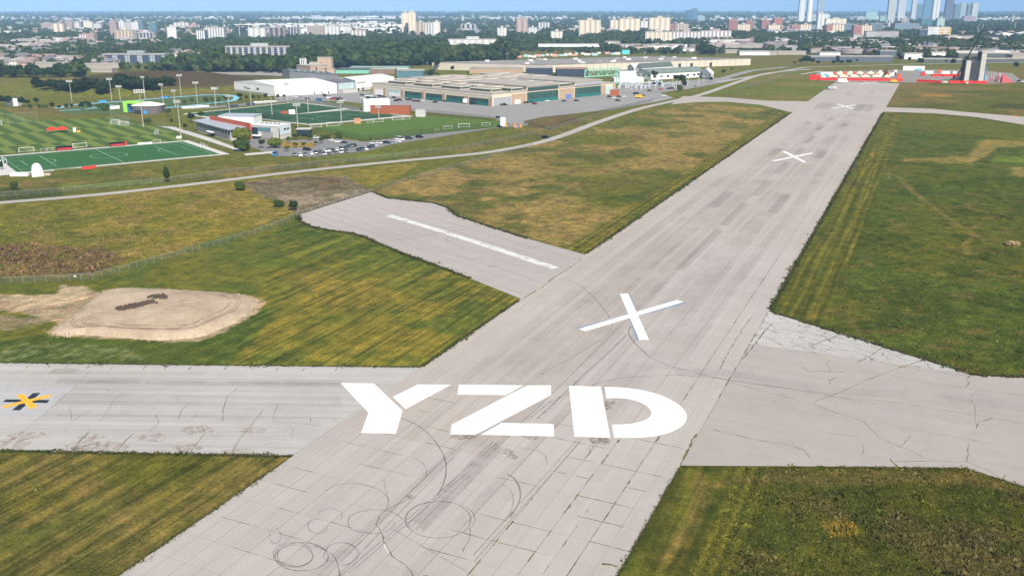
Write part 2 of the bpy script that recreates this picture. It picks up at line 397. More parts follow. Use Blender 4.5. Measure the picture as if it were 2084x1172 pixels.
for poly, c, k in [([(1995, 285), (2090, 283), (2090, 300), (2030, 300), (1990, 330), (1965, 335), (1975, 312)], TAN * 1.1, .5), ([(1840, 322), (1900, 318), (1990, 322), (1985, 332), (1840, 328)], TAN * 1.0, .5),
                   ([(2030, 320), (2090, 318), (2090, 332), (2020, 330)], LGRN * 1.3, .7), ([(2055, 343), (2090, 340), (2090, 358), (2060, 355)], TAN * 1.1, .5), ([(1900, 380), (1990, 378), (1990, 384), (1900, 388)], GRN * 1.1, .5),
                   ([(1640, 470), (1760, 440), (1800, 500), (1720, 530)], DGRN, .5), ([(1845, 228), (2100, 255), (2100, 290), (1830, 260)], OLIVE * .9, .8)]:
    paint(inpoly(WX, WY, poly).astype(float), c, k)
f = MK['F6'].astype(float); paint(f, OLIVE * .62); paint(f * step_(nz(.05, 37), .45, .6), OLIVE * .85, .7); paint(f * step_(nz(.2, 38), .50, .64), DGRN * .8, .7); paint(f * step_(nz(.5, 40), .55, .7), DGRN * .7, .55); paint(f * step_(nz(.11, 39), .60, .74), BRN * .9, .4); rough += f
paint(f * inpoly(WX, WY, [(1400, 955), (2000, 960), (2100, 1010), (1900, 985), (1600, 990), (1420, 985)]), TAN * .5, .45)
paint(f * inpoly(WX, WY, [(1690, 1062), (1735, 1062), (1740, 1090), (1695, 1092)]), a3((.24, .18, .03)), .35)
f = MK['F8'].astype(float); paint(f, OLIVE); paint(f * step_(nz(.02, 45), .45, .6), TAN * .6, .8); paint(f * step_(nz(.05, 46), .55, .7), LGRN, .6)
f = MK['F9'].astype(float); paint(f, OLIVE * .85); paint(f * step_(nz(.02, 47), .45, .6), TAN * .55, .8); paint(f * step_(nz(.05, 48), .55, .7), DGRN, .7)
paint(inpoly(WX, WY, [(2005, 213), (2084, 211), (2200, 220), (2084, 225), (2010, 219)]).astype(float), DGRN * .7, .8); paint(inpoly(WX, WY, [(1876, 192), (1920, 193), (1935, 197), (1880, 198)]).astype(float), a3((.35, .20, .03)), .6)
# area between the perimeter road and the pitches, meadow slopes further off
m = inpoly(WX, WY, [(-100, 410), (400, 370), (900, 315), (1100, 285), (1400, 200), (1060, 262), (950, 300), (700, 330), (440, 330), (200, 345), (-100, 370)]).astype(float)
paint(m, OLIVE * .95); paint(m * step_(nz(.04, 49), .45, .6), TAN * .62, .75); paint(m * step_(nz(.08, 50), .52, .66), GRN * .8, .6)
paint(inpoly(WX, WY, [(-60, 385), (130, 385), (130, 402), (-60, 410)]).astype(float), GRN * .6, .8); paint(inpoly(WX, WY, [(120, 372), (330, 366), (330, 373), (130, 385)]).astype(float), LGRN * 1.2, .7); paint(inpoly(WX, WY, [(640, 322), (800, 318), (860, 308), (700, 314)]).astype(float), LGRN * 1.15, .6)
paint(inpoly(WX, WY, [(1065, 240), (1180, 232), (1180, 250), (1080, 262)]).astype(float), a3((.13, .085, .045)), .8)
m = inpoly(WX, WY, [(-100, 160), (480, 150), (600, 190), (420, 205), (300, 240), (0, 230), (-100, 225)]).astype(float); paint(m, OLIVE); paint(m * step_(nz(.02, 51), .45, .6), TAN * .55, .7)
m = inpoly(PX, PY, [(380, 148), (620, 148), (620, 170), (440, 165)]).astype(float); paint(m, LGRN * .9)
m = inpoly(PX, PY, [(780, 122), (1050, 100), (1560, 110), (2200, 120), (2200, 165), (1530, 150), (1100, 135), (900, 140)]).astype(float); paint(m, OLIVE * 1.05); paint(m * step_(nz(.01, 52), .45, .6), TAN * .5, .6)
# mower runs along both edges of the long runway
e = np.minimum(np.abs(V + 94.5), np.abs(V + 31.5)); band = ((V > -31.5) | (V < -94.5)) & (e < 18) & (U < 900) & (U > 0) & (PY > 170)
bm_ = band & (MK['F3'] | MK['F6'] | MK['F4']); reach = np.where(V > -60, 15.5, 9.5)
w = np.where(bm_, np.clip((reach - e + (nz(.05, 61) - .5) * 4) / 2, 0, 1), 0)
paint(w, OLIVE * .78, .7); paint(w * step_(nz(.3, 62), .45, .65), GRN * .8, .5)
for k_, d_ in enumerate((3.2, 5.6, 7.4, 9.9, 11.6, 14.2)):
    c_ = d_ * np.where(V > -60, 1, .62) + (fbm(U * .012, U * 0 + k_, 63 + k_, 3) - .5) * 2.2; l_ = w * np.clip(1.25 - np.abs(e - c_) / .62, 0, 1) * (.35 + .9 * step_(fbm(U * .03, U * 0 + k_, 70 + k_, 2), .3, .7))
    paint(l_.clip(0, 1), YEL * (1.05 if k_ % 2 else .85), .62); l2 = w * np.clip(1.2 - np.abs(e - c_ - .95) / .5, 0, 1); paint(l2, DGRN * .6, .55)
stripe += w * .4; rough *= (1 - w * .7)
for P0, wd, c in [([m4(900, 505), m4(960, 525), m4(1020, 590), m4(1100, 660), m4(1250, 770), m4(1400, 870), m4(1500, 925)], 1.2, TAN * .75), ([m4(1410, 880), m4(1350, 940), m4(1370, 990), m4(1430, 990)], 1.0, TAN * .7), ([m4(1400, 630), m4(1530, 640), m4(1630, 700), m4(1700, 750)], .8, DGRN * .6),
                  ([m2(1680, 60), m2(1560, 130), m2(1420, 240), m2(1360, 300)], 1.0, TAN * .95), ([m8(75, 770), m8(70, 880), m8(40, 960), m8(0, 1030), m8(-60, 1110)], 1.3, TAN * .8), ([m8(120, 820), m8(100, 930), m8(60, 1010), m8(20, 1080), m8(-40, 1160)], 1.1, DGRN * .6), ([m8(130, 810), m8(230, 790), m8(500, 785)], .9, TAN * .55), ([m8(40, 760), m8(35, 880), m8(0, 960), m8(-60, 1020)], 1.0, OLIVE * 1.3)]:
    g_ = [np.array(G(*p)[:2]) for p in P0]
    for a, b in zip(g_[:-1], g_[1:]):
        ab = b - a; t = np.clip(((X - a[0]) * ab[0] + (Y - a[1]) * ab[1]) / (ab @ ab), 0, 1)
        dd = np.hypot(X - a[0] - t * ab[0], Y - a[1] - t * ab[1]); paint(np.clip(1.4 - dd / wd, 0, 1) * (Y < 900), c, .42)
# bare earth beside the dirt mound
m = inpoly(WX, WY, [m1(-200, 585), m1(130, 590), m1(350, 575), m1(380, 530), m1(500, 540), m1(600, 575), m1(500, 640), m1(430, 830), m1(300, 810), m1(330, 770), m1(260, 740), m1(150, 690), m1(-200, 700)]).astype(float)
paint(m, SOIL * .95, .95); paint(m * step_(nz(.25, 71), .5, .62), a3((.26, .19, .14)), .7)
m = inpoly(WX, WY, [m1(-200, 700), m1(250, 715), m1(280, 760), m1(60, 790), m1(-200, 790)]).astype(float); paint(m, SOIL * .55, .45); paint(m * step_(nz(.2, 72), .4, .6), SOIL * .62, .8)
mo = np.array([m1(*p) for p in [(560, 600), (640, 568), (740, 556), (900, 556), (1150, 570), (1400, 588), (1500, 607), (1557, 634), (1510, 690), (1430, 745), (1310, 800), (1180, 845), (1000, 857), (800, 850), (600, 838), (470, 828), (380, 836), (310, 812), (360, 760), (440, 700)]]); mc = mo.mean(0)
paint(inpoly(PX + (WX - PX) * .35, PY + (WY - PY) * .35, [tuple(mc + (p - mc) * 1.055) for p in mo]).astype(float), SOIL * .8, .8)
# little pale clover flowers
fl = inpoly(WX, WY, [(-50, 700), (240, 705), (300, 735), (-50, 742)]) & (nz(.9, 73, 3) > .55); paint(fl.astype(float), (.4, .42, .3), .22)
mid = .55 * (.35 * nz(.13, 81, 4) + .65 * nz(.42, 82, 4) - .5) * np.clip(1.6 - Y / 1100, 0, 1) * (1 + .5 * (MK['F4'] | MK['F5']))
Cc = np.clip(Cc * (1 + 1.25 * mid[..., None] * np.array([1.25, 1.0, .8])), .004, 1)
Cc *= (.84 + .32 * nz(.5, 80, 3))[..., None]
Cc *= 1 + (np.array([.17, .13, .12]) * (1 - far))
PAVE_PX = {
 'apron': [m2(*p) for p in [(125, 240), (140, 275), (200, 305), (300, 325), (420, 340), (480, 355), (560, 390), (700, 450), (880, 515), (1080, 590)]] + ['L', 'L2'] + [m2(*p) for p in [(1400, 370), (1150, 290), (1015, 245), (990, 225), (950, 195), (880, 172), (740, 158), (620, 145), (540, 110)]],
}
def vline(P, v):      # point on the runway edge v nearest the photo point P
    g = G(*P); return RW(g.x * UX + g.y * UY, v)
gp = lambda L: [G(*p) for p in L]
VL, VR = -94.5, -31.5
apron_pts = [G(*p) for p in PAVE_PX['apron'][:10]] + [vline((1060, 608), VL - .03), vline((1190, 518), VL - .03)] + [G(*p) for p in PAVE_PX['apron'][12:]]
taxiL = [G(-700, 737), G(0, 738), G(430, 743), vline((859, 747.5), VL - .03), vline((597, 929), VL - .03), G(300, 923), G(0, 917), G(-700, 910)]
taxiR = [vline((1385, 947), VR + .03), vline((1556, 655), VR + .03), G(1750, 710), G(1975, 762.5), G(1987, 764), G(2084, 766), G(2900, 775), G(2900, 1290), G(2084, 990), G(1965, 952), G(1700, 949)]
triR = [vline((1530, 700), VR + .03), vline((1565, 633), VR + .03), G(1760, 691), G(1984, 762), G(1750, 731)]
road_c = smooth([G(*p) for p in [(-300, 436), (-100, 421), (0, 412.5), (200, 396), (400, 374), (600, 350), (800, 329), (900, 320), (1000, 309), (1090, 292), (1150, 274), (1220, 248), (1300, 222), (1370, 206), (1430, 192), (1500, 168), (1560, 150), (1650, 141)]], 6)
def offset(c, w0, w1):
    L, Rr = [], []
    for i, p in enumerate(c):
        d = c[min(i + 1, len(c) - 1)] - c[max(i - 1, 0)]; d = d / np.linalg.norm(d); nrm = np.array([-d[1], d[0]]); w_ = w0 + (w1 - w0) * i / len(c)
        L.append(p + nrm * w_); Rr.append(p - nrm * w_)
    return L + Rr[::-1]
road = offset(road_c, 2.6, 3.6)
taxiM = [G(*p) for p in [(1365, 213), (1390, 196), (1480, 199), (1560, 205.5), (1638, 206.5)]]; taxiM[-1] = vline((1640, 206.5), VL - .03); taxiM += [vline((1608, 229.5), VL - .03)] + [G(*p) for p in [(1590, 224), (1545, 213.5), (1480, 207.5), (1420, 208)]]
taxiE = [vline((1812, 219), VR + .03)] + [G(*p) for p in [(1900, 222), (1960, 228), (2084, 238), (2300, 252), (2300, 275), (2084, 254.5), (1990, 239), (1900, 231)]] + [vline((1803, 228), VR + .03)]
asph = [G(*p) for p in [(560, 186), (830, 186), (1260, 180), (1330, 176), (1345, 190), (1372, 200), (1335, 208), (1250, 222.5), (1100, 239), (1066, 247), (1068, 256), (1050, 262), (1040, 257), (1005, 241), (835, 226), (760, 213), (690, 206), (560, 204)]]
# relief: rough ground stands a little proud, everything under a pavement stays flat
pav = np.zeros(X.shape, bool)
for P in (apron_pts, taxiL, taxiR, triR, road, taxiM, taxiE, asph): pav |= inpoly(X, Y, [(p[0], p[1]) for p in P])
pav |= (V > VL) & (V < VR) & (U < 1045)
near = pav.astype(float)
for _ in range(3):
    near[1:-1, 1:-1] = np.maximum(near[1:-1, 1:-1], (near[:-2, 1:-1] + near[2:, 1:-1] + near[1:-1, :-2] + near[1:-1, 2:]) / 3.2)
free = np.clip(1 - near, 0, 1) * np.clip((395 - Y) / 40, 0, 1) * (Y > 80)
Z = -.06 + free * (.05 + rough * (.55 * (nz(.35, 90, 3) - .35) + .5 * (nz(.08, 91, 2) - .4) + .7 * (nz(.62, 93, 2) - .45)) + .10 * nz(.4, 92, 2))
# soft banks round the sunken pitches and the hangar apron
def bumpz(P, rx, ry, h, ang=0):
    g = G(*P); dx, dy = X - g.x, Y - g.y; ca, sa = math.cos(ang), math.sin(ang)
    return h * np.exp(-((dx * ca + dy * sa) / rx) ** 2 - ((-dx * sa + dy * ca) / ry) ** 2)
Z += bumpz((330, 350), 34, 6, 1.5, -.1) * (1 - near) + bumpz((560, 334), 30, 5, 1.0, 0) * (1 - near)
HILLS = [(-368, 930, 104, 122, 13.2), (-330, 985, 112, 95, 4.5), (-520, 880, 75, 95, 9), (-640, 900, 90, 110, 9)]
Hh = np.zeros(X.shape)
for hx, hy, rx, ry, h in HILLS:
    rr = np.clip(1 - ((X - hx) / rx) ** 2 - ((Y - hy) / ry) ** 2, 0, 1); Hh = np.maximum(Hh, h * rr ** .75) + .25 * np.minimum(Hh, h * rr ** .75)
Hh *= (1 + .22 * (nz(.02, 95) - .5)); Z += Hh * (1 - near)
hill = np.clip(Hh / 1.5, 0, 1); paint(hill, a3((.145, .150, .022)), .9); paint(hill * step_(nz(.03, 96), .45, .58), OLIVE, .55); paint(np.clip((Hh - 5.2 + (nz(.02, 97) - .5) * 5 + np.clip((X + 372) / 25, -2, 4)) / 2, 0, 1) * (X > -450), a3((.078, .050, .033)), .92); paint(np.clip((Hh - 5) / 3, 0, 1) * (X < -450), TAN * .62, .6)
# the wooded ridge on the horizon
dd = np.sqrt(D2); Z += np.clip((dd - 17000) / 6000, 0, 1) * np.clip((42000 - dd) / 8000, 0, 1) * (12 + 85 * (fbm(X * .00013, Y * .00013, 99) - .32)).clip(0)
Z -= drop(D2)
GZ = Z; 
def ground_z(x, y):
    i = np.clip(np.searchsorted(gx, x) - 1, 0, len(gx) - 2); j = np.clip(np.searchsorted(gy, y) - 1, 0, len(gy) - 2)
    tx = (x - gx[i]) / (gx[i + 1] - gx[i]); ty = (y - gy[j]) / (gy[j + 1] - gy[j])
    return (GZ[j, i] * (1 - tx) + GZ[j, i + 1] * tx) * (1 - ty) + (GZ[j + 1, i] * (1 - tx) + GZ[j + 1, i + 1] * tx) * ty
def ground_c(x, y):
    i = np.clip(np.searchsorted(gx, x) - 1, 0, len(gx) - 2); j = np.clip(np.searchsorted(gy, y) - 1, 0, len(gy) - 2); return Cc[j, i]
def GH(x, y):
    if y < 140 or y > 400: g = G(x, y); return g
    a = G(x, y); o_ = Vector((0, 0, CAMH)); ts = np.linspace(.75, 1, 260); px_ = a.x * ts; py_ = a.y * ts; pz_ = CAMH * (1 - ts); d_ = pz_ - ground_z(px_, py_); k_ = int(np.argmax(d_ < .05)) if (d_ < .05).any() else 259
    return Vector((px_[k_], py_[k_], 0))
def on_pave(x, y):
    i = np.clip(np.searchsorted(gx, x), 0, len(gx) - 1); j = np.clip(np.searchsorted(gy, y), 0, len(gy) - 1)
    return pav[j, i]
t = NT('meadow grass', .95, spec=.1)
at = t.n('ShaderNodeAttribute', attribute_name='col').outputs['Color']
sa_ = t.n('ShaderNodeAttribute', attribute_name='stripe').outputs['Fac']
q = t.coord(rot=(0, 0, RA))
s1 = t.noise(t.n('ShaderNodeMapping', {'Vector': q, 'Scale': (.42, .011, 1)}).outputs[0], 1, 3, .6, .15)
s2 = t.noise(t.n('ShaderNodeMapping', {'Vector': q, 'Scale': (1.3, .05, 1)}).outputs[0], 1, 3, .6, .15)
s = t.math('ADD', t.math('MULTIPLY', s1, .55), t.math('MULTIPLY', s2, .45))
sm = t.rng(s, .42, .58)
lo = t.mix(1, at, (.52, .58, .45), 'MULTIPLY'); hi = t.mix(1, at, (1.70, 1.48, 1.5), 'MULTIPLY')
c = t.mix(sa_, at, t.mix(sm, lo, hi))
n1 = t.noise(q, .25, 6, .7); n2 = t.noise(q, 1.6, 5, .75); n3 = t.noise(q, 7, 3, .7)
c = t.mix(t.rng(n1, .36, .66), t.mix(1, c, (.55, .66, .50), 'MULTIPLY'), t.mix(1, c, (1.42, 1.28, 1.2), 'MULTIPLY'))
c = t.mix(t.rng(n2, .34, .68), t.mix(1, c, (.50, .56, .50), 'MULTIPLY'), t.mix(1, c, (1.42, 1.36, 1.30), 'MULTIPLY'))
c = t.mix(t.math('MULTIPLY', t.rng(n3, .55, .8), .35), c, (.25, .22, .09))
t.color(c); t.bump(t.math('ADD', t.math('MULTIPLY', n2, .5), n3), .25, .85)
ii = np.arange(X.size).reshape(X.shape)
F = np.stack([ii[:-1, :-1], ii[:-1, 1:], ii[1:, 1:], ii[1:, :-1]], -1).reshape(-1, 4)
gob = bigmesh('ground', np.stack([X, Y, Z], -1).reshape(-1, 3), F, t.m, Cc.reshape(-1, 3), kind='structure')
a_ = gob.data.attributes.new('stripe', 'FLOAT', 'POINT'); a_.data.foreach_set('value', np.clip(stripe, 0, 1).astype(np.float32).ravel())
gob.data.polygons.foreach_set('use_smooth', np.ones(len(F), bool))

# ================================================================ PAVEMENTS
def dang(A, B):
    a, b = G(*A), G(*B); return math.atan2(b.x - a.x, b.y - a.y)
CD, CL = (.335, .30, .268), (.445, .402, .364)
M_RUN = pavement('runway concrete', CD, CL, RA, .34, joints=((3.15, 60), .05, 2.2), crack=.0, dirt=.05)
M_SLAB = pavement('runway slab concrete', (.345, .315, .29), (.445, .41, .382), RA, .30, joints=((3.15, 0), .035, 2.2), dirt=.06)
M_TL = pavement('taxiway concrete', (.30, .288, .275), (.49, .475, .45), R(91.6), .5, joints=((6.1, 0), .04, 0), crack=.3, dirt=.03)
M_TR = pavement('taxiway asphalt', (.30, .272, .25), (.40, .366, .338), dang((1485, 762), (2084, 858)), .22, crack=.3, dirt=.04)
M_TRI = pavement('cracked old concrete', (.37, .36, .35), (.48, .465, .45), dang((1565, 632), (1985, 762)), .1, joints=((6, 6), .07, 0), vor=.30, dirt=.02)
M_APR = pavement('apron concrete', (.32, .29, .27), (.43, .395, .375), dang((790, 438), (1132, 544)), .2, joints=((6, 0), .10, 2), dirt=.06)
M_ROAD = pavement('road surface', (.34, .31, .28), (.44, .41, .375), 1.2, .1, dirt=.05)
M_ASPH = pavement('asphalt lot', (.23, .222, .216), (.31, .30, .29), 1.1, .15, crack=.3, dirt=.05)
run = link('runway', None, kind='structure')
U1, UE, UL = 295.8, 1045.0, 127.6
flat('runway_surface', [RW(40, VL), RW(UL, VL), RW(UL, -63), RW(U1, -63), RW(U1, VR), RW(UE, VR), RW(UE, VL)][1:], .03, M_RUN, run)
bed = mat('joint dirt', (.19, .155, .115), .95, var=.3, scale=1.2)
flat('joint_bed', [RW(58, VL), RW(58, VR), RW(U1, VR), RW(U1, -63.0), RW(UL, -63.0), RW(UL, VL)], .0, bed, run)
flat('runway_surface', [RW(-60, VL), RW(-60, VR), RW(57.98, VR), RW(57.98, VL)], .03, M_RUN, run)
g_ = .026; mb = MB(); mb.box(-3.15 + g_, 3.15 - g_, -2.9 + g_, 2.9 - g_, -.02, .026)
slab_me = mb.mesh('slab', M_SLAB)
k = 0
for r in range(42):
    u = 58 + 5.8 * r + 2.9
    for cI in range(10):
        v = VL + 6.3 * cI + 3.15
        if u > UL and v < -63: continue
        if u + 2.9 > U1 + .1: continue
        if k >= 300: break
        o = link('slab', slab_me, run, (u * UX + v * VX, u * UY + v * VY, random.uniform(0, .006)), -RA); k += 1
NS = k
flat('taxiway', taxiL, .024, M_TL, kind='structure')
flat('taxiway', taxiR, .022, M_TR, kind='structure')
flat('concrete_apron', triR, .027, M_TRI, kind='structure')
flat('concrete_apron', apron_pts, .025, M_APR, kind='structure')
flat('perimeter_road', road, .010, M_ROAD, kind='structure')
flat('taxiway', taxiM, .03, M_RUN, kind='structure')
flat('taxiway', taxiE, .03, M_RUN, kind='structure')
flat('parking_apron', asph, .03, M_ASPH, kind='structure')
# repaired rectangles and dark skid marks lying on the concrete
M_PATCH = inkmat('asphalt repair', (.16, .145, .135), .14, .4, .1, .4)
pt = MB()
for (x, y), L, W in [(m3(1418, 354), 11, 5), (m3(1640, 364), 11, 5), (m3(1490, 385), 12, 4), (m3(1560, 330), 12, 4), (m3(1435, 450), 16, 3.5), (m3(1222, 525), 14, 4.5), (m3(1497, 540), 14, 5), (m3(1375, 520), 12, 3.5), (m3(1268, 620), 17, 3.5),
                     (m3(1147, 740), 19, 3.5), (m3(905, 805), 17, 4), (m3(1250, 833), 19, 4.2), (m3(985, 893), 21, 3.5), (m3(780, 1100), 28, 3.2), (m3(1515, 252), 26, 12), (m3(1755, 262), 28, 13), (m3(1660, 175), 12, 4), (m3(1800, 168), 12, 4)]:
    g = G(x, y); u, v = g.x * UX + g.y * UY, g.x * VX + g.y * VY
    pt.face([RW(u - L, v - W / 2, .0345), RW(u - L, v + W / 2, .0345), RW(u + L, v + W / 2, .0345), RW(u + L, v - W / 2, .0345)])
part('repair_patch', pt, M_PATCH, run, kind='stuff')
pt = MB(); pt.face([(*G(*m5(250, 105))[:2], .029), (*G(*m5(385, 107))[:2], .029), (*G(*m5(425, 78))[:2], .029), (*G(*m5(285, 76))[:2], .029)])
part('repair_patch', pt, M_PATCH, bpy.data.objects['taxiway'])

# ---- tyre marks
M_TYRE = inkmat('tyre rubber', (.045, .042, .04), .46, .5, .25, .6)
M_TYRE2 = inkmat('faint tyre rubber', (.06, .055, .053), .28, .5, .25, .6)
def mark(pts, w=.16, name='tyre_mark', m=M_TYRE, closed=False, z=.0365, sm=8):
    mb = MB(); P = smooth([G(*p) for p in pts], sm, closed); ribbon(mb, P, w, z, closed=closed)
    return part(name, mb, m, run)
def ell(cx, cy, rx, ry, f=m6, n=14, a0=0, a1=360): return [f(cx + rx * math.cos(R(a0 + (a1 - a0) * i / n)), cy + ry * math.sin(R(a0 + (a1 - a0) * i / n))) for i in range(n + (a1 - a0 < 360))]
mark([m6(*p) for p in [(715, 280), (800, 318), (870, 372), (930, 450), (962, 520), (965, 590), (950, 650), (920, 712)]], .22)
mark(ell(920, 853, 185, 104), .16, closed=True); mark(ell(935, 850, 195, 100, n=12, a0=150, a1=410), .12)
mark([m6(*p) for p in [(410, 870), (430, 830), (500, 803), (600, 797), (670, 815), (720, 850), (745, 872)]], .16); mark([m6(*p) for p in [(410, 870), (430, 905), (500, 926), (600, 928), (660, 898), (678, 868)]], .15)
mark([m6(*p) for p in [(1310, 595), (1350, 620), (1380, 670), (1385, 730), (1360, 790), (1325, 842)]], .26, m=M_TYRE); mark([m6(*p) for p in [(1280, 650), (1330, 690), (1345, 740), (1335, 800), (1300, 860)]], .2, m=M_TYRE2)
mark([m6(*p) for p in [(280, 690), (360, 655), (450, 650), (540, 665), (610, 702), (640, 745), (630, 790)]], .2, m=M_TYRE2); mark([m6(*p) for p in [(615, 620), (622, 680), (640, 740)]], .2, m=M_TYRE2)
mark([m6(*p) for p in [(780, 500), (830, 530), (855, 575), (850, 610)]], .2, m=M_TYRE2)
mark(ell(112, 1058, 100, 62), .15, closed=True); mark(ell(150, 1062, 150, 80), .17, closed=True); mark(ell(105, 1050, 115, 68, n=12, a0=20, a1=330), .13)
mark(ell(375, 1046, 95, 64, n=10, a0=180, a1=450), .17); mark([m6(*p) for p in [(220, 1000), (310, 1040), (350, 1095), (368, 1180)]], .2)
mark([m6(*p) for p in [(300, 1010), (275, 1050), (290, 1080), (330, 1090)]], .15, m=M_TYRE2)
mark(ell(0, 945, 32, 42, n=10), .14, m=M_TYRE2, closed=True); mark(ell(240, 890, 55, 40, n=10, a0=0, a1=300), .2, m=M_TYRE2); mark(ell(310, 830, 70, 40, n=10, a0=200, a1=400), .2, m=M_TYRE2)
mark([m7(*p) for p in [(160, 50), (240, 95), (320, 165), (380, 235), (412, 285)]], .18); mark([m7(*p) for p in [(430, 320), (400, 380), (300, 450), (160, 535), (0, 620)]], .2, m=M_TYRE2)
mark([m7(*p) for p in [(540, 330), (526, 375), (560, 430), (642, 512)]], .3); mark([m7(*p) for p in [(642, 512), (750, 562), (900, 604), (1110, 652), (1400, 695), (1760, 740)]], .2)
mark([m7(*p) for p in [(290, 692), (450, 648), (600, 632), (780, 627), (950, 633), (1120, 653), (1400, 692), (2000, 798)]], .2); mark([m7(*p) for p in [(-60, 880), (40, 800), (120, 750), (170, 738)]], .25, m=M_TYRE2)
mark([m6(*p) for p in [(1370, 480), (1400, 455), (1460, 458), (1520, 485), (1540, 540)]], .2, m=M_TYRE2)
def lines(A, B, n, gap, w, m, f0, f1=None):
    a, b = G(*f0(*A)), G(*f0(*B))
    d = (b - a).normalized(); nr = Vector((-d.y, d.x, 0))
    mb = MB()
    for i in range(n):
        o = nr * (i - n / 2) * gap; j = d * random.uniform(-1.5, 1.5); ribbon(mb, [a + o + j, b + o + j], w, .0365)
    part('groove', mb, m, run, kind='stuff')
lines((1255, 435), (805, 895), 9, .38, .14, M_TYRE, m6); lines((745, 65), (165, 690), 7, .42, .14, M_TYRE2, m7); lines((1010, 500), (130, 1400), 2, 1.4, .22, M_TYRE2, m6)
lines((530, 375), (0, 870), 1, .3, .22, M_TYRE, m7); lines((520, 390), (10, 880), 2, .5, .14, M_TYRE2, m7); lines((1560, 180), (400, 1172), 2, .7, .2, M_TYRE2, m6); lines((1740, 395), (1150, 1060), 2, .8, .2, M_TYRE2, m6); lines((650, 890), (1140, 1170), 1, .5, .15, M_TYRE2, m6)
M_WEAR = inkmat('rubber wear band', (.18, .165, .155), .15, .05, .35, .7)
for v, w_, u0, u1 in [(-74, 7, 150, 640), (-83, 3.5, 150, 430), (-66, 6, 130, 700), (-52, 7, 150, 800), (-58, 2.2, 60, 560), (-79, 2.5, 90, 330), (-44, 4, 180, 600), (-70, 2, 75, 330)]:
    mb = MB(); P = [RW(u, v + .6 * math.sin(u * .02 + v)) for u in np.linspace(u0, u1, 30)]; ribbon(mb, P, w_, .0335); part('wear_band', mb, M_WEAR, run)
mb = MB(); ribbon(mb, smooth([G(*m8(*p)) for p in [(-20, 350), (150, 352), (300, 375), (560, 420), (1000, 450), (1400, 500)]], 6), 4.2, .0335); part('wear_band', mb, M_WEAR, run)
mb = MB()
for y0, w_ in [(150, 2.2), (225, 2.6), (250, 1.5), (265, .6), (325, .7), (140, 3)]:
    ribbon(mb, [G(*m5(300, y0 - 4)), G(*m5(900, y0 + 3)), G(*m5(1800, y0 + 12))], w_, .0285 + w_ * .0002)
part('wear_band', mb, M_WEAR, bpy.data.objects['taxiway'], kind='stuff')
# ---- cracks, some with weeds in them
M_CR = mat('crack dirt', (.165, .135, .10), .95, var=.35, scale=2)
M_WD = mat('weeds in crack', (.16, .135, .05), .95, var=.45, scale=2)
M_ST = inkmat('rusty dust stain', (.34, .24, .15), .38, .8, .42, .62)
def crack(pts, f, w=.14, m=None, parent=run, z=.037, wj=.6):
    mb = MB(); ribbon(mb, [G(*f(*p)) for p in pts], w * .6, z, jit=.07, wj=wj); return part('crack', mb, m or M_CR, parent)
T1, T2 = bpy.data.objects['taxiway'], bpy.data.objects['taxiway.001']
for P, w_, m in [([(135, 583), (250, 610), (350, 630), (440, 643), (500, 665), (525, 700)], .2, M_WD), ([(515, 470), (600, 505), (690, 533), (740, 550), (800, 610), (880, 650), (930, 665), (990, 700)], .14, M_CR), ([(540, 470), (650, 430), (760, 380), (880, 335), (1000, 295)], .2, M_WD),
                 ([(1190, 355), (1155, 375), (1165, 400), (1150, 412)], .25, M_WD), ([(600, 305), (590, 325), (610, 345), (580, 350)], .18, M_CR), ([(630, 372), (600, 385), (605, 400)], .22, M_WD), ([(845, 700), (875, 732)], .3, M_WD), ([(870, 710), (1000, 709), (1150, 710), (1230, 740), (1300, 782)], .15, M_CR), ([(1300, 785), (1312, 765)], .3, M_WD),
                 ([(1155, 710), (1165, 640)], .16, M_CR), ([(1195, 575), (1200, 555), (1260, 535)], .22, M_WD), ([(860, 370), (960, 390), (1100, 410), (1386, 445)], .14, M_CR), ([(180, 385), (380, 440), (480, 465), (515, 470)], .12, M_CR), ([(930, 605), (900, 640), (880, 650)], .14, M_CR), ([(650, 450), (900, 478), (1180, 522), (1386, 556)], .14, M_CR),
                 ([(490, 330), (520, 352), (560, 345), (600, 350), (700, 352)], .16, M_CR), ([(560, 590), (700, 610), (740, 640), (735, 690)], .10, M_CR), ([(880, 575), (1000, 592), (1260, 640)], .1, M_CR), ([(1190, 430), (1165, 455), (1190, 490), (1190, 560)], .1, M_CR)]:
    crack(P, m8, w_, m, T2, .032)
crack([(1, 722), (25, 680), (50, 625), (68, 600)], m8, .5, M_WD, run, .037, .9); crack([(370, 155), (330, 200), (285, 260), (250, 300)], m8, .35, M_CR, run, .037, .9); crack([(285, 130), (230, 210), (190, 280), (160, 340)], m8, .22, M_CR, run, .037, .9)
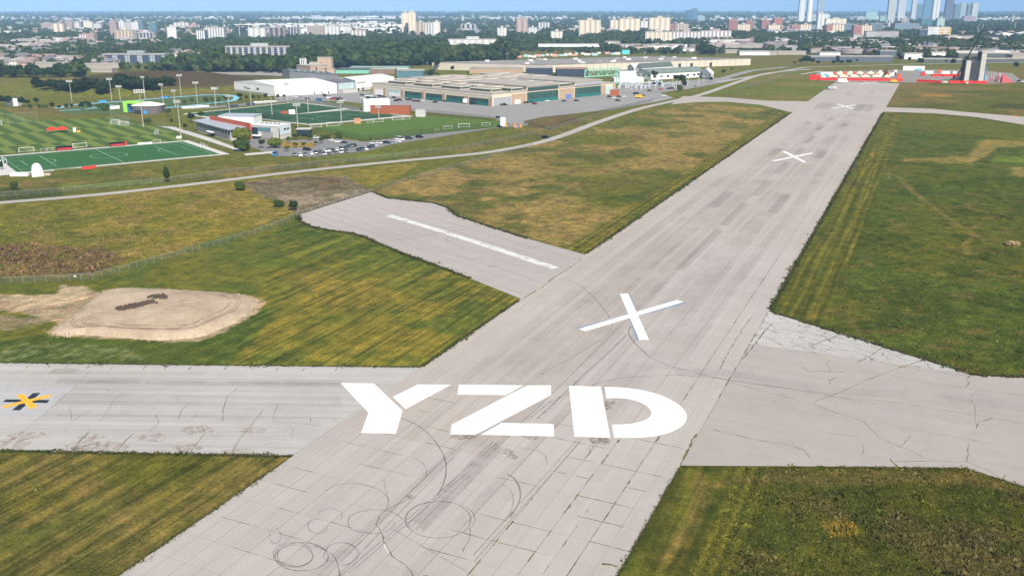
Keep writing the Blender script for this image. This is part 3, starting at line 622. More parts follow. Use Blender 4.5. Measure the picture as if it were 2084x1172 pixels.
for P, w_, m in [([(380, 512), (440, 440), (470, 410)], .22, M_WD), ([(530, 350), (570, 300), (610, 230), (660, 200)], .14, M_CR), ([(620, 515), (660, 460), (700, 425)], .2, M_WD), ([(1000, 525), (1050, 460), (1082, 415), (1060, 380)], .18, M_CR), ([(1215, 530), (1270, 440), (1330, 370), (1392, 290)], .18, M_CR),
                 ([(380, 355), (372, 310), (365, 285)], .12, M_CR), ([(390, 352), (470, 300)], .12, M_CR), ([(790, 410), (840, 360), (822, 320)], .14, M_CR), ([(1172, 352), (1180, 290), (1195, 230), (1250, 180)], .16, M_CR), ([(1445, 360), (1440, 330), (1465, 270)], .12, M_CR), ([(945, 345), (955, 300), (1000, 255)], .12, M_CR),
                 ([(1540, 450), (1545, 400), (1530, 380)], .1, M_CR), ([(1640, 365), (1640, 335)], .12, M_CR), ([(560, 180), (580, 195), (640, 205)], .1, M_CR), ([(800, 300), (850, 230)], .1, M_CR), ([(1450, 360), (1600, 368), (1700, 380)], .1, M_CR), ([(1000, 360), (1040, 320)], .1, M_CR), ([(920, 235), (950, 245)], .1, M_CR),
                 ([(775, 160), (785, 140)], .1, M_CR), ([(5, 500), (60, 455), (140, 400), (250, 300), (400, 170), (480, 85)], .12, M_CR)]:
    crack(P, m5, w_, m, T1, .032)
for x in (150, 265, 360, 470, 600, 770, 880, 1010, 1195, 1340, 1470, 1610, 1780): crack([(x, 58 + x * .01), (x - 14, 74 + x * .01)], m5, .3, M_WD, T1, .032)
mb = MB()
for x, y, r in [(60, 480, 3), (130, 430, 2.4), (440, 480, 2.2), (430, 505, 2), (610, 490, 2), (470, 440, 1.6), (990, 500, 2), (1050, 400, 2.2), (1335, 405, 1.6), (545, 475, 1.3), (1240, 520, 2), (800, 445, 2)]:
    g = G(*m5(x, y)); mb.face([(g.x + r * 1.6 * math.cos(a) * random.uniform(.6, 1.2), g.y + r * math.sin(a) * random.uniform(.6, 1.2), .0305) for a in np.linspace(0, 6.2, 11)[:-1]])
part('dust_stain', mb, M_ST, T1, kind='stuff')
AP = bpy.data.objects['concrete_apron.001']
for P, w_, m in [([(590, 393), (740, 365), (960, 330), (1170, 300)], .22, M_CR), ([(895, 517), (1000, 495), (1160, 475), (1350, 440), (1510, 405)], .18, M_CR), ([(360, 270), (480, 310), (620, 350), (760, 400), (900, 440), (1060, 480)], .16, M_CR), ([(230, 235), (330, 278)], .18, M_WD), ([(430, 165), (540, 200), (620, 215)], .14, M_CR),
                 ([(900, 255), (980, 285), (1060, 305)], .16, M_CR), ([(1180, 530), (1240, 518)], .4, M_CR), ([(940, 370), (965, 385)], .35, M_WD), ([(1270, 370), (1340, 395), (1420, 420)], .12, M_CR), ([(770, 420), (880, 455)], .14, M_CR), ([(1340, 450), (1420, 460), (1460, 465)], .14, M_CR), ([(330, 200), (400, 225)], .14, M_CR)]:
    crack(P, m2, w_, m, AP, .033)
crack([(1365, 710), (1420, 675), (1480, 640), (1540, 590), (1620, 540), (1700, 485)], m2, .4, M_WD, run, .037, .9)
TR = bpy.data.objects['concrete_apron']
for P, w_, m in [([(530, 245), (590, 220), (660, 195)], .3, M_WD), ([(715, 310), (760, 290), (800, 262), (825, 245)], .3, M_WD), ([(440, 265), (600, 278), (760, 300), (900, 330), (1190, 372)], .12, M_CR), ([(330, 150), (440, 185), (560, 205), (640, 212), (720, 240)], .14, M_CR), ([(320, 205), (400, 225), (480, 235), (600, 262), (680, 262)], .14, M_CR), ([(1000, 297), (920, 322), (880, 333)], .24, M_WD)]:
    crack(P, m8, w_, m, TR, .035)
# weeds along the slab joints of the near right side, and the white filled crack
for v, ua, ub in [(-37.8, 66, 200), (-44.1, 62, 150), (-34.6, 60, 104), (-41, 60, 120), (-37.8, 205, 290), (-50.4, 60, 118), (-31.6, 100, 137), (-31.6, 170, 232)]:
    u = ua; mb = MB()
    while u < ub:
        L = random.uniform(.6, 6); ribbon(mb, [RW(u, v), RW(min(u + L, ub), v)], random.uniform(.07, .22), .0375, jit=.03, wj=.7); u += L + random.uniform(.5, 6)
    part('joint_weeds', mb, random.choice([M_WD, M_CR]), run, kind='stuff')
for r in range(0, 16):
    u = 58 + 5.8 * r; mb = MB()
    for kk in range(3):
        v = random.uniform(-60, -36); ribbon(mb, [RW(u, v), RW(u, min(v + random.uniform(2, 9), -31.8))], .09, .0375, jit=.03, wj=.7)
    for kk in range(2):
        v = random.uniform(-93, -75); ribbon(mb, [RW(u, v), RW(u, v + random.uniform(2, 7))], .07, .0375, jit=.03, wj=.7)
    part('joint_weeds', mb, M_WD, run, kind='stuff')
crack([(640, 790), (590, 830), (570, 880), (600, 930), (620, 990), (660, 1060), (740, 1110), (790, 1180)], m6, .3, inkmat('crack filler', (.22, .16, .12), .8, .6, .3, .5), run)
crack([(615, 990), (640, 1040)], m6, .35, mat('pale filler', (.6, .57, .52), .9), run, .0385); crack([(640, 790), (770, 728)], m6, .16, M_CR, run); crack([(1780, 440), (1775, 480), (1750, 510)], m6, .16, M_WD, run); crack([(1100, 900), (1100, 960), (1060, 1035)], m6, .16, M_WD, run)
crack([(1850, 1100), (1930, 1115)], m6, .5, M_WD, run); crack([(310, 1045), (300, 1085), (260, 1120)], m7, .14, M_WD, run)
mb = MB()
for (x, y), r in [(m6(1320, 475), 1.1), (m6(1345, 500), .8), (m6(1060, 383), 1.5), (m6(1110, 380), 1.2), (m6(1830, 405), 1.6), (m7(395, 790), 1.3), (m7(340, 1010), 1.5), (m6(1440, 385), 1), (m6(765, 727), .6), (m7(400, 815), 1)]:
    g = G(x, y); mb.face([(g.x + r * 1.5 * math.cos(a) * random.uniform(.5, 1.3), g.y + r * 1.2 * math.sin(a) * random.uniform(.5, 1.3), .0385) for a in np.linspace(0, 6.2, 12)[:-1]])
part('dust_stain', mb, inkmat('brown dust stain', (.21, .16, .12), .35, 1.2, .38, .6), run, kind='stuff')

# ---- painted markings
M_WH = mat('white runway paint', (.80, .80, .78), .6, var=.02, scale=.4)
M_WH2 = mat('white panel paint', (.76, .77, .78), .55, var=.04, scale=.4)
def quadsheet(name, pts, z, m, parent): return flat(name, [G(*p) for p in pts], z, m, parent)
def letter(label, strokes):
    t_ = thing('painted_letter', label, 'painted letter', group='white stencil letters painted on the runway')
    for s in strokes: quadsheet('stroke', s, .044, M_WH, t_)
letter('huge white stencil letter Y painted on the grey runway, first of the three letters', [[m6(*p) for p in [(370, 82), (557, 84), (720, 238), (683, 367), (486, 364), (527, 249)]], [m6(*p) for p in [(806, 90), (995, 91), (737, 229), (664, 160)]]])
letter('huge white stencil letter Z painted on the runway between the Y and the D', [[m6(*p) for p in [(1038, 91), (1405, 95), (1302, 150), (1030, 147)]], [m6(*p) for p in [(1425, 95), (1559, 95), (1560, 150), (1130, 374), (990, 371), (998, 317)]], [m6(*p) for p in [(1280, 307), (1573, 313), (1577, 383), (1163, 374)]]])
outer = smooth([np.array(p, float) for p in [(382, 695), (500, 700), (620, 718), (730, 750), (820, 798), (862, 842), (873, 877), (855, 918), (800, 955), (720, 982), (620, 996), (520, 999), (440, 999)]], 5)
inner = smooth([np.array(p, float) for p in [(427, 920), (520, 917), (590, 904), (640, 884), (662, 855), (645, 820), (600, 790), (540, 771), (480, 763), (392, 763)]], 5)
letter('huge white stencil letter D painted on the runway, right of the Z', [[m7(*p) for p in [(170, 689), (360, 694), (416, 998), (202, 992)]], [m7(*p) for p in outer + inner]])
def cross(a0, a1, b0, b1, w, m, z, t_, name='arm', k=1.0, turn=0.0, short=0.0):
    for i, (p, q_) in enumerate(((a0, a1), (b0, b1))):
        A, B = G(*p), G(*q_); c_ = (A + B) / 2; d = (B - A); L = d.length / 2 * k; an = math.atan2(d.y, d.x) + turn
        e_ = Vector((math.cos(an), math.sin(an), 0)); n_ = Vector((-e_.y, e_.x, 0)) * w / 2
        flat(name, [c_ - e_ * L - n_, c_ + e_ * L - n_, c_ + e_ * L + n_, c_ - e_ * L + n_], z + i * .004, m, t_)
CXG = 'white crosses that mark the closed runway'
t_ = thing('closed_runway_cross', 'nearest and largest white cross on the runway, edged with old blue paint', 'runway cross', group=CXG)
M_BL = mat('old blue paint', (.16, .27, .40), .7, var=.1)
cross((1183, 672), (1386, 613), (1268, 598), (1312, 692), 2.5, M_BL, .040, t_, 'old_arm', 1.0, -.034)
cross((1184, 672), (1385, 612.5), (1270, 598), (1311, 692), 2.35, M_WH2, .048, t_)
t_ = thing('closed_runway_cross', 'middle white cross half way down the runway between dark repair patches', 'runway cross', group=CXG)
cross((1574, 328), (1653, 312), (1595, 308.5), (1638, 330.5), 2.35, M_WH2, .048, t_)
t_ = thing('closed_runway_cross', 'small distant white cross level with the crossing taxiway', 'runway cross', group=CXG)
cross((1695, 220.5), (1741, 214), (1704, 212.5), (1736, 221.5), 2.35, M_WH2, .048, t_)
t_ = thing('closed_runway_cross', 'faint farthest white cross beside the red container wall', 'runway cross', group=CXG)
cross((1756, 166.8), (1790, 170.5), (1752, 171), (1786, 167), 2.2, M_WH2, .048, t_)
t_ = thing('closed_taxiway_marker', 'yellow cross laid over a black cross on the left taxiway', 'taxiway marker')
M_YL = mat('yellow marker paint', (.85, .42, .035), .6, var=.08); M_BK = mat('black marker paint', (.018, .024, .034), .6, var=.1)
quadsheet('black_arm', [m5(*p) for p in [(32, 240), (15, 254), (248, 259), (263, 243)]], .032, M_BK, t_); quadsheet('black_arm', [m5(*p) for p in [(175, 207), (215, 206), (104, 298), (63, 297)]], .036, M_BK, t_)
quadsheet('yellow_arm', [m5(*p) for p in [(10, 275), (16, 287), (268, 227), (262, 214)]], .040, M_YL, t_); quadsheet('yellow_arm', [m5(*p) for p in [(84, 217), (122, 212), (201, 280), (158, 291)]], .044, M_YL, t_)
quadsheet('painted_background', [m5(*p) for p in [(-60, 170), (400, 175), (200, 345), (-60, 345)]], .0275, inkmat('pale ground paint', (.60, .61, .63), .45, .8, .1, .5), t_)
M_FAD = inkmat('faded white paint', (.70, .70, .68), .85, .25, .22, .50)
t_ = thing('taxiway_stripe', 'long faded white stripe down the middle of the stub apron', 'painted stripe')
for a, b in (((628, 240), (938, 334)), ((944, 336), (1272, 441)), ((1273.5, 441.5), (1555, 535))):
    A, B = G(*m2(*a)), G(*m2(*b)); d = (B - A).normalized(); n_ = Vector((-d.y, d.x, 0)) * 1.6; flat('stroke', [A - n_, B - n_, B + n_, A + n_], .036, M_FAD, t_)
A, B = G(*m2(1070, 455)), G(*m2(1230, 475)); d = (B - A).normalized(); n_ = Vector((-d.y, d.x, 0)) * 1.4
flat('stroke', [A - n_, B - n_, B + n_, A + n_], .036, inkmat('old chalky paint', (.62, .62, .61), .5, .5, .4, .6), t_)
# ================================================================ NEAR THINGS
M_SAND = NT('dug earth', .95, spec=.1); q = M_SAND.coord()
n1 = M_SAND.noise(q, .12, 5, .65); n2 = M_SAND.noise(q, 1.5, 5, .7)
M_SAND.color(M_SAND.mix(M_SAND.rng(M_SAND.math('ADD', M_SAND.math('MULTIPLY', n1, .6), M_SAND.math('MULTIPLY', n2, .4)), .36, .62), (.31, .235, .165), (.50, .40, .295)))
M_SAND.bump(n2, .25, .7); M_SAND = M_SAND.m
out = smooth([G(*m1(*p)) for p in [(560, 600), (640, 568), (740, 556), (900, 556), (1150, 570), (1400, 588), (1500, 607), (1557, 634), (1510, 690), (1430, 745), (1310, 800), (1180, 845), (1000, 857), (800, 850), (600, 838), (470, 828), (380, 836), (310, 812), (360, 760), (440, 700)]], 5, True)
cen = np.mean(out, 0); prof = [(1.0, -.08), (.97, .35), (.93, .95), (.87, 1.45), (.82, 1.55), (.78, 1.50), (.72, 1.75), (.66, 1.95), (.55, 2.0), (.42, 2.05), (.28, 1.98), (.14, 2.02), (.05, 2.0)]
Vv, Ff = [], []; n = len(out)
for i, (s_, z) in enumerate(prof):
    for j, p in enumerate(out):
        wob = 1 + (.07 * (vnoise(p[0] * .4, p[1] * .4, 4) - .5) if i < 3 else 0)
        q_ = cen + (p - cen) * s_ * wob; zz = z * (.75 + .35 * vnoise(q_[0] * .1, q_[1] * .1, 8)) + (.26 * (vnoise(q_[0] * .9, q_[1] * .9, 5) - .5) if i else 0); Vv.append((q_[0], q_[1], zz))
Vv.append((cen[0], cen[1], 1.9)); Ff = []
for i in range(len(prof) - 1):
    for j in range(n):
        a, b = i * n + j, i * n + (j + 1) % n; Ff.append((a, b, b + n)); Ff.append((a, b + n, a + n))
for j in range(n): Ff.append(((len(prof) - 1) * n + j, (len(prof) - 1) * n + (j + 1) % n, len(Vv) - 1))
t_ = thing('dirt_mound', 'flat topped mound of pale dug earth on the grass beside the left taxiway', 'dirt mound')
o = bigmesh('mound_body', np.array(Vv), np.array(Ff), M_SAND); o.parent = t_
o.data.polygons.foreach_set('use_smooth', np.ones(len(Ff), bool))
M_DK = mat('dark topsoil', (.085, .060, .043), .95, var=.3, scale=1.5)
mb = MB()
for i in range(150):
    s_ = random.random(); x, y = (705 + 210 * s_, 668 - 42 * s_) if i < 95 else (905 + 80 * random.random(), 600 + random.uniform(-9, 9))
    g = G(*m1(x + random.gauss(0, 9), y + random.gauss(0, 4)), 2.0); r = random.uniform(.25, .62)
    r *= 1.7; mb.cone((g.x, g.y), r, r * .3, 1.5, 1.95 + r * .55, 7)
part('topsoil_heap', mb, M_DK, t_, kind='stuff')
mb = MB()
for i in range(420):
    p = out[random.randrange(len(out))]; s_ = random.choice([random.uniform(.94, 1.05), random.uniform(.55, 1.0)]); q_ = cen + (p - cen) * s_ + rng.normal(0, .6, 2); r = random.uniform(.08, .3); zb_ = float(np.interp(s_, [a_[0] for a_ in prof][::-1], [a_[1] for a_ in prof][::-1])) * .9 if s_ < 1 else 0
    mb.cone((q_[0], q_[1]), r, r * .4, max(-.05, zb_ - .3), max(0, zb_) + r * .7, 5)
part('loose_clods', mb, M_SAND, t_, kind='stuff')
mb = MB()
for k_, off in ((0, .80), (1, .835), (2, .755)):
    P = [cen + (p - cen) * off for p in out]; ribbon(mb, [p for p in P[int(n * .18):int(n * .92)]], .35, 1.72)
# wheel ruts sit in the rim as slightly raised loose berms
S_ = [p_[0] for p_ in prof][::-1]; Zp = [p_[1] for p_ in prof][::-1]; mb = MB()
for off in (.79, .825, .72):
    P = [cen + (p - cen) * (off + .012 * math.sin(i * .5)) for i, p in enumerate(out)]; k0 = len(mb.v); ribbon(mb, P[int(n * .22):int(n * .90)], .42, 0)
    for i in range(k0, len(mb.v)):
        x_, y_ = mb.v[i][:2]; mb.v[i] = (x_, y_, float(np.interp(off, S_, Zp)) * (.75 + .35 * float(vnoise(x_ * .1, y_ * .1, 8))) + .07)
o = part('wheel_rut', mb, mat('rutted earth', (.37, .285, .20), .95, var=.25, scale=.8), t_, kind='stuff')

# ---- chain link fence near the mound
M_GALV = mat('galvanised steel', (.42, .45, .44), .45, .6, .05)
M_LINK = seemat('chain link mesh', (.20, .22, .21), .35, .09)
def fence(P, h, sp, label, top=True, post_m=None, w=.09, mesh=True, cat='fence', gates=(), mesh_mat=None, name='chain_link_fence', maxp=300):
    t_ = thing(name, label, cat, (0, 0, 0)); P = [Vector((p[0], p[1], 0)) for p in P]; me = None; k = 0
    mb = MB(); mm = MB(); 
    for a, b in zip(P[:-1], P[1:]):
        L = (b - a).length; n_ = max(1, round(L / sp))
        for i in range(n_ + (b is P[-1])):
            p = a + (b - a) * i / n_; gz = float(ground_z(p.x, p.y))
            if me is None:
                q_ = MB(); q_.bar((0, 0, -.3), (0, 0, h), w, n=5); me = q_.mesh('post', post_m or M_GALV)
            if k < maxp: link('post', me, t_, (p.x, p.y, gz)); k += 1
        for i in range(n_):
            p, q2 = a + (b - a) * i / n_, a + (b - a) * (i + 1) / n_
            z0, z1_ = float(ground_z(p.x, p.y)), float(ground_z(q2.x, q2.y))
            if top: mb.bar((p.x, p.y, z0 + h - .05), (q2.x, q2.y, z1_ + h - .05), w * .7)
            mm.face([(p.x, p.y, z0 + .05), (q2.x, q2.y, z1_ + .05), (q2.x, q2.y, z1_ + h - .1), (p.x, p.y, z0 + h - .1)])
    if top: part('top_rail', mb, post_m or M_GALV, t_)
    if mesh: part('wire_mesh', mm, mesh_mat or M_LINK, t_)
    return t_
M_GPOST = mat('pale fence post', (.34, .38, .37), .5, .3, .05)
F_ = fence([G(-260, 586), G(0, 578), G(189, 569), G(330, 531), G(450, 498), G(520, 476), G(575, 457), G(604, 442)], 1.9, 3.1, 'grey chain link fence from the left edge past the dirt mound to the stub apron', post_m=M_GPOST, w=.09)
g = G(154, 570); sb = MB(); sb.box(-.32, .32, -.03, .03, .95, 1.5); part('notice_board', sb, mat('white sign', (.8, .8, .8), .5), F_, loc=(g.x, g.y - .1, 0), label='small plain white notice on the chain link fence')
fence([G(606, 438), G(660, 421), G(757, 390)], 1.3, 2.6, 'low rail fence along the far end of the stub apron', w=.14, name='rail_fence', cat='fence')
fence([G(760, 388), G(900, 348), G(1010, 318), G(1085, 296)], 1.7, 3.4, 'thin wire fence crossing the brown meadow above the stub apron')
fence([G(-200, 418), G(130, 391), G(330, 371), G(520, 348), G(700, 332), G(930, 305), G(1040, 284), G(1130, 262), G(1240, 228), G(1300, 211), G(1345, 199)], 2.1, 4.5, 'long galvanised fence along the far side of the perimeter road', maxp=220)
fence([G(1500, 184), G(1560, 168), G(1640, 139)], 2.4, 5, 'green tinged wire fence in the grass left of the runway end')
# ---- shrubs, trees
LV = lambda n_, a, b: leafmat(n_, a, b)
M_LF = [leafmat('dark leaves', (.022, .050, .010), (.040, .075, .014)), leafmat('fresh leaves', (.045, .085, .014), (.080, .115, .022)), leafmat('yellow green leaves', (.10, .135, .016), (.15, .17, .022)), leafmat('darkest green leaves', (.014, .034, .010), (.026, .052, .013))]  # last set is simply the darkest green
M_BARK = mat('bark', (.10, .075, .055), .9, var=.2)
def crown_geo(seed, nleaf=260, leaf=.16, shape=(1, 1, 1), nb=7, core=.62, conic=0.0):
    """unit crown centred on 0: clumps of leaf faces around an uneven inner mass"""
    r = np.random.default_rng(seed); V, Fq = [], []
    bl = [np.array([0, 0, 0, .72])]
    for i in range(nb):
        a = r.uniform(0, 6.28); e = r.uniform(-.5, .9); d = r.uniform(.35, .6); bl.append(np.array([d * math.cos(a) * math.cos(e), d * math.sin(a) * math.cos(e), d * math.sin(e), r.uniform(.3, .5)]))
    bl = np.array(bl)
    for i in range(nleaf):
        b = bl[r.integers(len(bl))]; d = r.normal(size=3); d /= np.linalg.norm(d); p = b[:3] + d * b[3] * r.uniform(.82, 1.08)
        if conic: p[:2] *= (1 - conic * (p[2] + 1) / 2)
        nrm = d * .8 + r.normal(size=3) * .55; nrm /= np.linalg.norm(nrm); t1 = np.cross(nrm, [0, 0, 1.0]); t1 /= (np.linalg.norm(t1) + 1e-6); t2 = np.cross(nrm, t1)
        s = leaf * r.uniform(.6, 1.4); k = len(V)
        V += [p - t1 * s - t2 * s * .6, p + t1 * s * .8 - t2 * s, p + t1 * s + t2 * s * .7, p - t1 * s * .6 + t2 * s]; Fq.append((k, k + 1, k + 2, k + 3))
    bmx = bmesh.new(); bmesh.ops.create_icosphere(bmx, subdivisions=1, radius=1); CV = np.array([v.co[:] for v in bmx.verts]); CF = [tuple(v.index for v in f.verts) for f in bmx.faces]; bmx.free()
    if core:
        for j in range(0, len(bl), 1 if nleaf > 100 else 3):
            b = bl[j]; k = len(V); cc = b[:3] + CV * b[3] * core / .62 * .86 * (1 + r.uniform(-.12, .12, (len(CV), 1)))
            if conic: cc[:, :2] *= (1 - conic * (cc[:, 2:] + 1) / 2)
            V += list(cc); Fq += [tuple(k + x for x in f) for f in CF]
    V = np.array(V) * np.array(shape); return V, Fq
def crown_mesh(name, seed, m, **k):
    V, Fq = crown_geo(seed, **k); me = bpy.data.meshes.new(name); me.from_pydata([tuple(v) for v in V], [], Fq); me.materials.append(m); return me
CROWNS = {}
for mi, m in enumerate(M_LF):
    for s in range(3): CROWNS[(mi, s, 'r')] = crown_mesh('crown', 10 + s + mi * 7, m, nleaf=300, leaf=.13, shape=(1, 1, 1))
    CROWNS[(mi, 0, 'c')] = crown_mesh('crown', 50 + mi, m, nleaf=260, leaf=.12, shape=(.62, .62, 1.25), conic=.55)
    CROWNS[(mi, 0, 'w')] = crown_mesh('crown', 60 + mi, m, nleaf=420, leaf=.12, shape=(1.35, .95, .80), nb=12, core=.72)
tk = MB(); tk.hexa([(.5 * math.cos(a), .5 * math.sin(a), -.3) for a in np.linspace(0, 6.28, 7)[:-1]], [(.28 * math.cos(a), .28 * math.sin(a), 1.0) for a in np.linspace(0, 6.28, 7)[:-1]])
for a, e in ((.3, .7), (2.3, .9), (4.4, .6)): tk.bar((0, 0, .7), (math.cos(a) * 1.6, math.sin(a) * 1.6, 1.0 + e * .5), .16)
TRUNK = tk.mesh('trunk', M_BARK)
def tree(x, y, w, h, mi=0, kind='r', label='', group=None, name='tree', cat='tree', trunk=.28):
    h = h * 1.15 if kind == 'w' else h; trunk = .04 if kind == 'w' else trunk
    z0 = float(ground_z(x, y)); t_ = thing(name, label, cat, (x, y, z0), random.uniform(0, 6.28) if kind != 'w' else random.uniform(-.4, .4), group)
    s = random.randrange(3) if kind == 'r' else 0
    c_ = link('crown', CROWNS[(mi, s, kind)], t_); zb = h * trunk; zs = {'r': 1.0, 'c': 1.25, 'w': .72}[kind] * 1.02
    ws = {'r': 1.05, 'c': .62, 'w': 1.5}[kind]
    c_.scale = (w / 2 / ws, w / 2 / (ws if kind != 'w' else .9 / .7), (h - zb) / 2 / zs); c_.location = (0, 0, zb + (h - zb) / 2)
    k_ = link('trunk', TRUNK, t_); r_ = max(.12, w * .05); k_.scale = (r_, r_, zb + (h - zb) * .35)
    return t_
def ptree(P, wpx, hpx, mi=0, kind='r', **k):
    """base of the tree, its width and height as seen in the photograph"""
    g = GH(*P); s = PXM(*P); return tree(g.x, g.y, wpx / s, hpx / s, mi, kind, **k)
ptree((598, 430), 24, 24, 0, 'r', label='round dark green bush at the corner of the stub apron', name='bush', cat='bush', trunk=.05)
ptree((568, 422), 30, 12, 1, 'w', label='low straggly bush left of the dark round bush by the stub apron', name='bush', cat='bush', trunk=.02)
ptree((489, 388), 28, 16, 1, 'w', label='scrubby green bush in the meadow just below the perimeter road', name='bush', cat='bush', trunk=.02)
ptree(c5(1362, 965), 23, 36, 0, 'c', label='lone dark conical tree by the perimeter road fence', trunk=.06)
ptree(c5(115, 1020), 20, 18, 1, 'r', label='young green bush below the white dome at the left edge', name='bush', cat='bush', trunk=.05)
ptree((4, 345), 10, 18, 0, 'r', label='small dark shrub beside the white dome walkway', name='bush', cat='bush', trunk=.05)
# hay-like mound, lights and small items beside the runway
M_HAY = mat('dry hay', (.38, .27, .13), .95, var=.3, scale=2, bump=.1)
g = G(*m4(1648, 938)); V_, F_q = crown_geo(5, nleaf=500, leaf=.07, shape=(1.6, 1.2, .55), nb=9, core=.66); me = bpy.data.meshes.new('hay'); me.from_pydata([tuple(v * 2.0) for v in V_], [], F_q); me.materials.append(M_HAY)
link('hay_heap', me, None, (g.x, g.y, .7), 0, 'tan heap of dry hay alone on the green field at the right edge', 'hay heap')
def cone_marker(P, label, c=(.8, .25, .05), h=.9, r=.45, cat='marker', name='runway_marker'):
    g = G(*P); t_ = thing(name, label, cat, (g.x, g.y, float(ground_z(g.x, g.y))))
    mb = MB(); mb.cone((0, 0), r, r * .25, .08, h, 10); part('cone', mb, mat('marker %.2f' % c[0], c, .5), t_); mb = MB(); mb.box(-r, r, -r, r, 0, .08); part('foot', mb, mat('marker foot', (.05, .05, .05)), t_)
cone_marker(m4(804, 402), 'small orange marker in the grass right of the middle white cross'); cone_marker(m4(697, 458), 'small blue marker light on the right runway edge', (.05, .12, .45), .7, .4)
cone_marker(m3(722, 703), 'dark green marker at the left runway edge near the brown meadow', (.02, .10, .10), .8, .6); cone_marker((1745, 318), 'tiny white marker on the grass by the right runway edge', (.7, .7, .7), .7, .4); 
cone_marker((2065, 238), 'white marker on the crossing taxiway at the right edge', (.8, .8, .8), 1.2, .6)
# ---- weeds and rough tufts that give the meadows their grain
def scatter(name, m, N, test, size, seed, tall=.5, blades=4, spread=.6, colf=None, xr=(-170, 190), yr=(88, 330), near_bias=True):
    r = np.random.default_rng(seed); x = r.uniform(*xr, N); y = yr[0] * (yr[1] / yr[0]) ** r.uniform(0, 1, N) if near_bias else r.uniform(*yr, N)
    px, py = proj(x, y, 0 * x); ok = (px > -60) & (px < 2150) & (py < 1260) & test(x, y, px, py) & ~on_pave(x, y); x, y = x[ok], y[ok]; n_ = len(x)
    z = ground_z(x, y); s = size * r.lognormal(0, .4, n_) 
    col = ground_c(x, y) * r.uniform(.8, 2.0, (n_, 1)) if colf is None else colf(x, y, r)
    V = np.zeros((n_, blades, 3, 3)); a = r.uniform(0, 6.28, (n_, blades)); ln = r.uniform(.3, 1, (n_, blades))
    ca, sa = np.cos(a), np.sin(a); cx, cy = x[:, None] + r.normal(0, spread, (n_, blades)) * s[:, None], y[:, None] + r.normal(0, spread, (n_, blades)) * s[:, None]
    w_ = s[:, None] * .55; hgt = s[:, None] * tall * r.uniform(.5, 1.3, (n_, blades))
    V[:, :, 0] = np.stack([cx - sa * w_, cy + ca * w_, np.broadcast_to(z[:, None] - .04, cx.shape)], -1)
    V[:, :, 1] = np.stack([cx + sa * w_, cy - ca * w_, np.broadcast_to(z[:, None] - .04, cx.shape)], -1)
    V[:, :, 2] = np.stack([cx + ca * ln * s[:, None] * .8, cy + sa * ln * s[:, None] * .8, z[:, None] + hgt], -1)
    F_ = np.arange(n_ * blades * 3).reshape(-1, 3); cc = np.repeat(col, blades * 3, 0)
    if n_: bigmesh(name, V.reshape(-1, 3), F_, m, cc, kind='stuff')
M_TUFT = leafmat('grass blades', None, None, attr=True)
def near_tufts(name, *a, **k):
    scatter(name, *a, **k); bpy.data.objects[name]['label'] = 'rough grass and weeds growing on the meadow'
def in_f(*keys):
    return lambda x, y, px, py: np.logical_or.reduce([inpoly(px, py, FLD[k]) for k in keys])
vv_ = lambda x, y: x * VX + y * VY
scatter('meadow_weeds', M_TUFT, 70000, lambda x, y, px, py: in_f('F6')(x, y, px, py) & (vv_(x, y) > -22), .19, 1, .45, 5, xr=(10, 95), yr=(88, 142))
scatter('meadow_weeds', M_TUFT, 50000, lambda x, y, px, py: in_f('F3')(x, y, px, py) & (vv_(x, y) > -17), .30, 2, .35, 4, xr=(60, 240), yr=(165, 420))
scatter('meadow_weeds', M_TUFT, 40000, in_f('F4'), .32, 3, .35, 4, xr=(-60, 180), yr=(270, 560))
scatter('meadow_weeds', M_TUFT, 40000, in_f('F5'), .32, 4, .35, 4, xr=(-190, -30), yr=(235, 420))
scatter('lawn_tufts', M_TUFT, 50000, in_f('F1', 'F2'), .15, 5, .3, 4, xr=(-150, 5), yr=(95, 300))
def shrubby(x, y, r):
    c_ = ground_c(x, y) * 1.25; return c_ * r.uniform(.5, 1.5, (len(x), 1))
scatter('dark_weeds', M_TUFT, 13000, lambda x, y, px, py: in_f('F6')(x, y, px, py) & (vv_(x, y) > -18) & (fbm(x * .11, y * .11, 39) > .57), .28, 6, .6, 6, colf=shrubby, xr=(10, 95), yr=(88, 142))
scatter('brown_weeds', M_TUFT, 4200, lambda x, y, px, py: inpoly(px, py, [(-60, 500), (60, 495), (250, 518), (265, 530), (180, 560), (20, 562), (-60, 540)]), .4, 7, .9, 6, colf=lambda x, y, r: np.array([[.20, .125, .065]]) * r.uniform(.5, 1.6, (len(x), 1)), xr=(-170, -90), yr=(240, 300))
scatter('yellow_flowers', M_TUFT, 9000, lambda x, y, px, py: inpoly(px, py, [(1670, 1066), (1690, 1060), (1740, 1068), (1745, 1094), (1690, 1098)]), .16, 8, 1.5, 4, colf=lambda x, y, r: np.where(r.uniform(0, 1, (len(x), 1)) > .5, np.array([[.45, .30, .03]]), np.array([[.26, .22, .05]])), xr=(35, 60), yr=(112, 130))
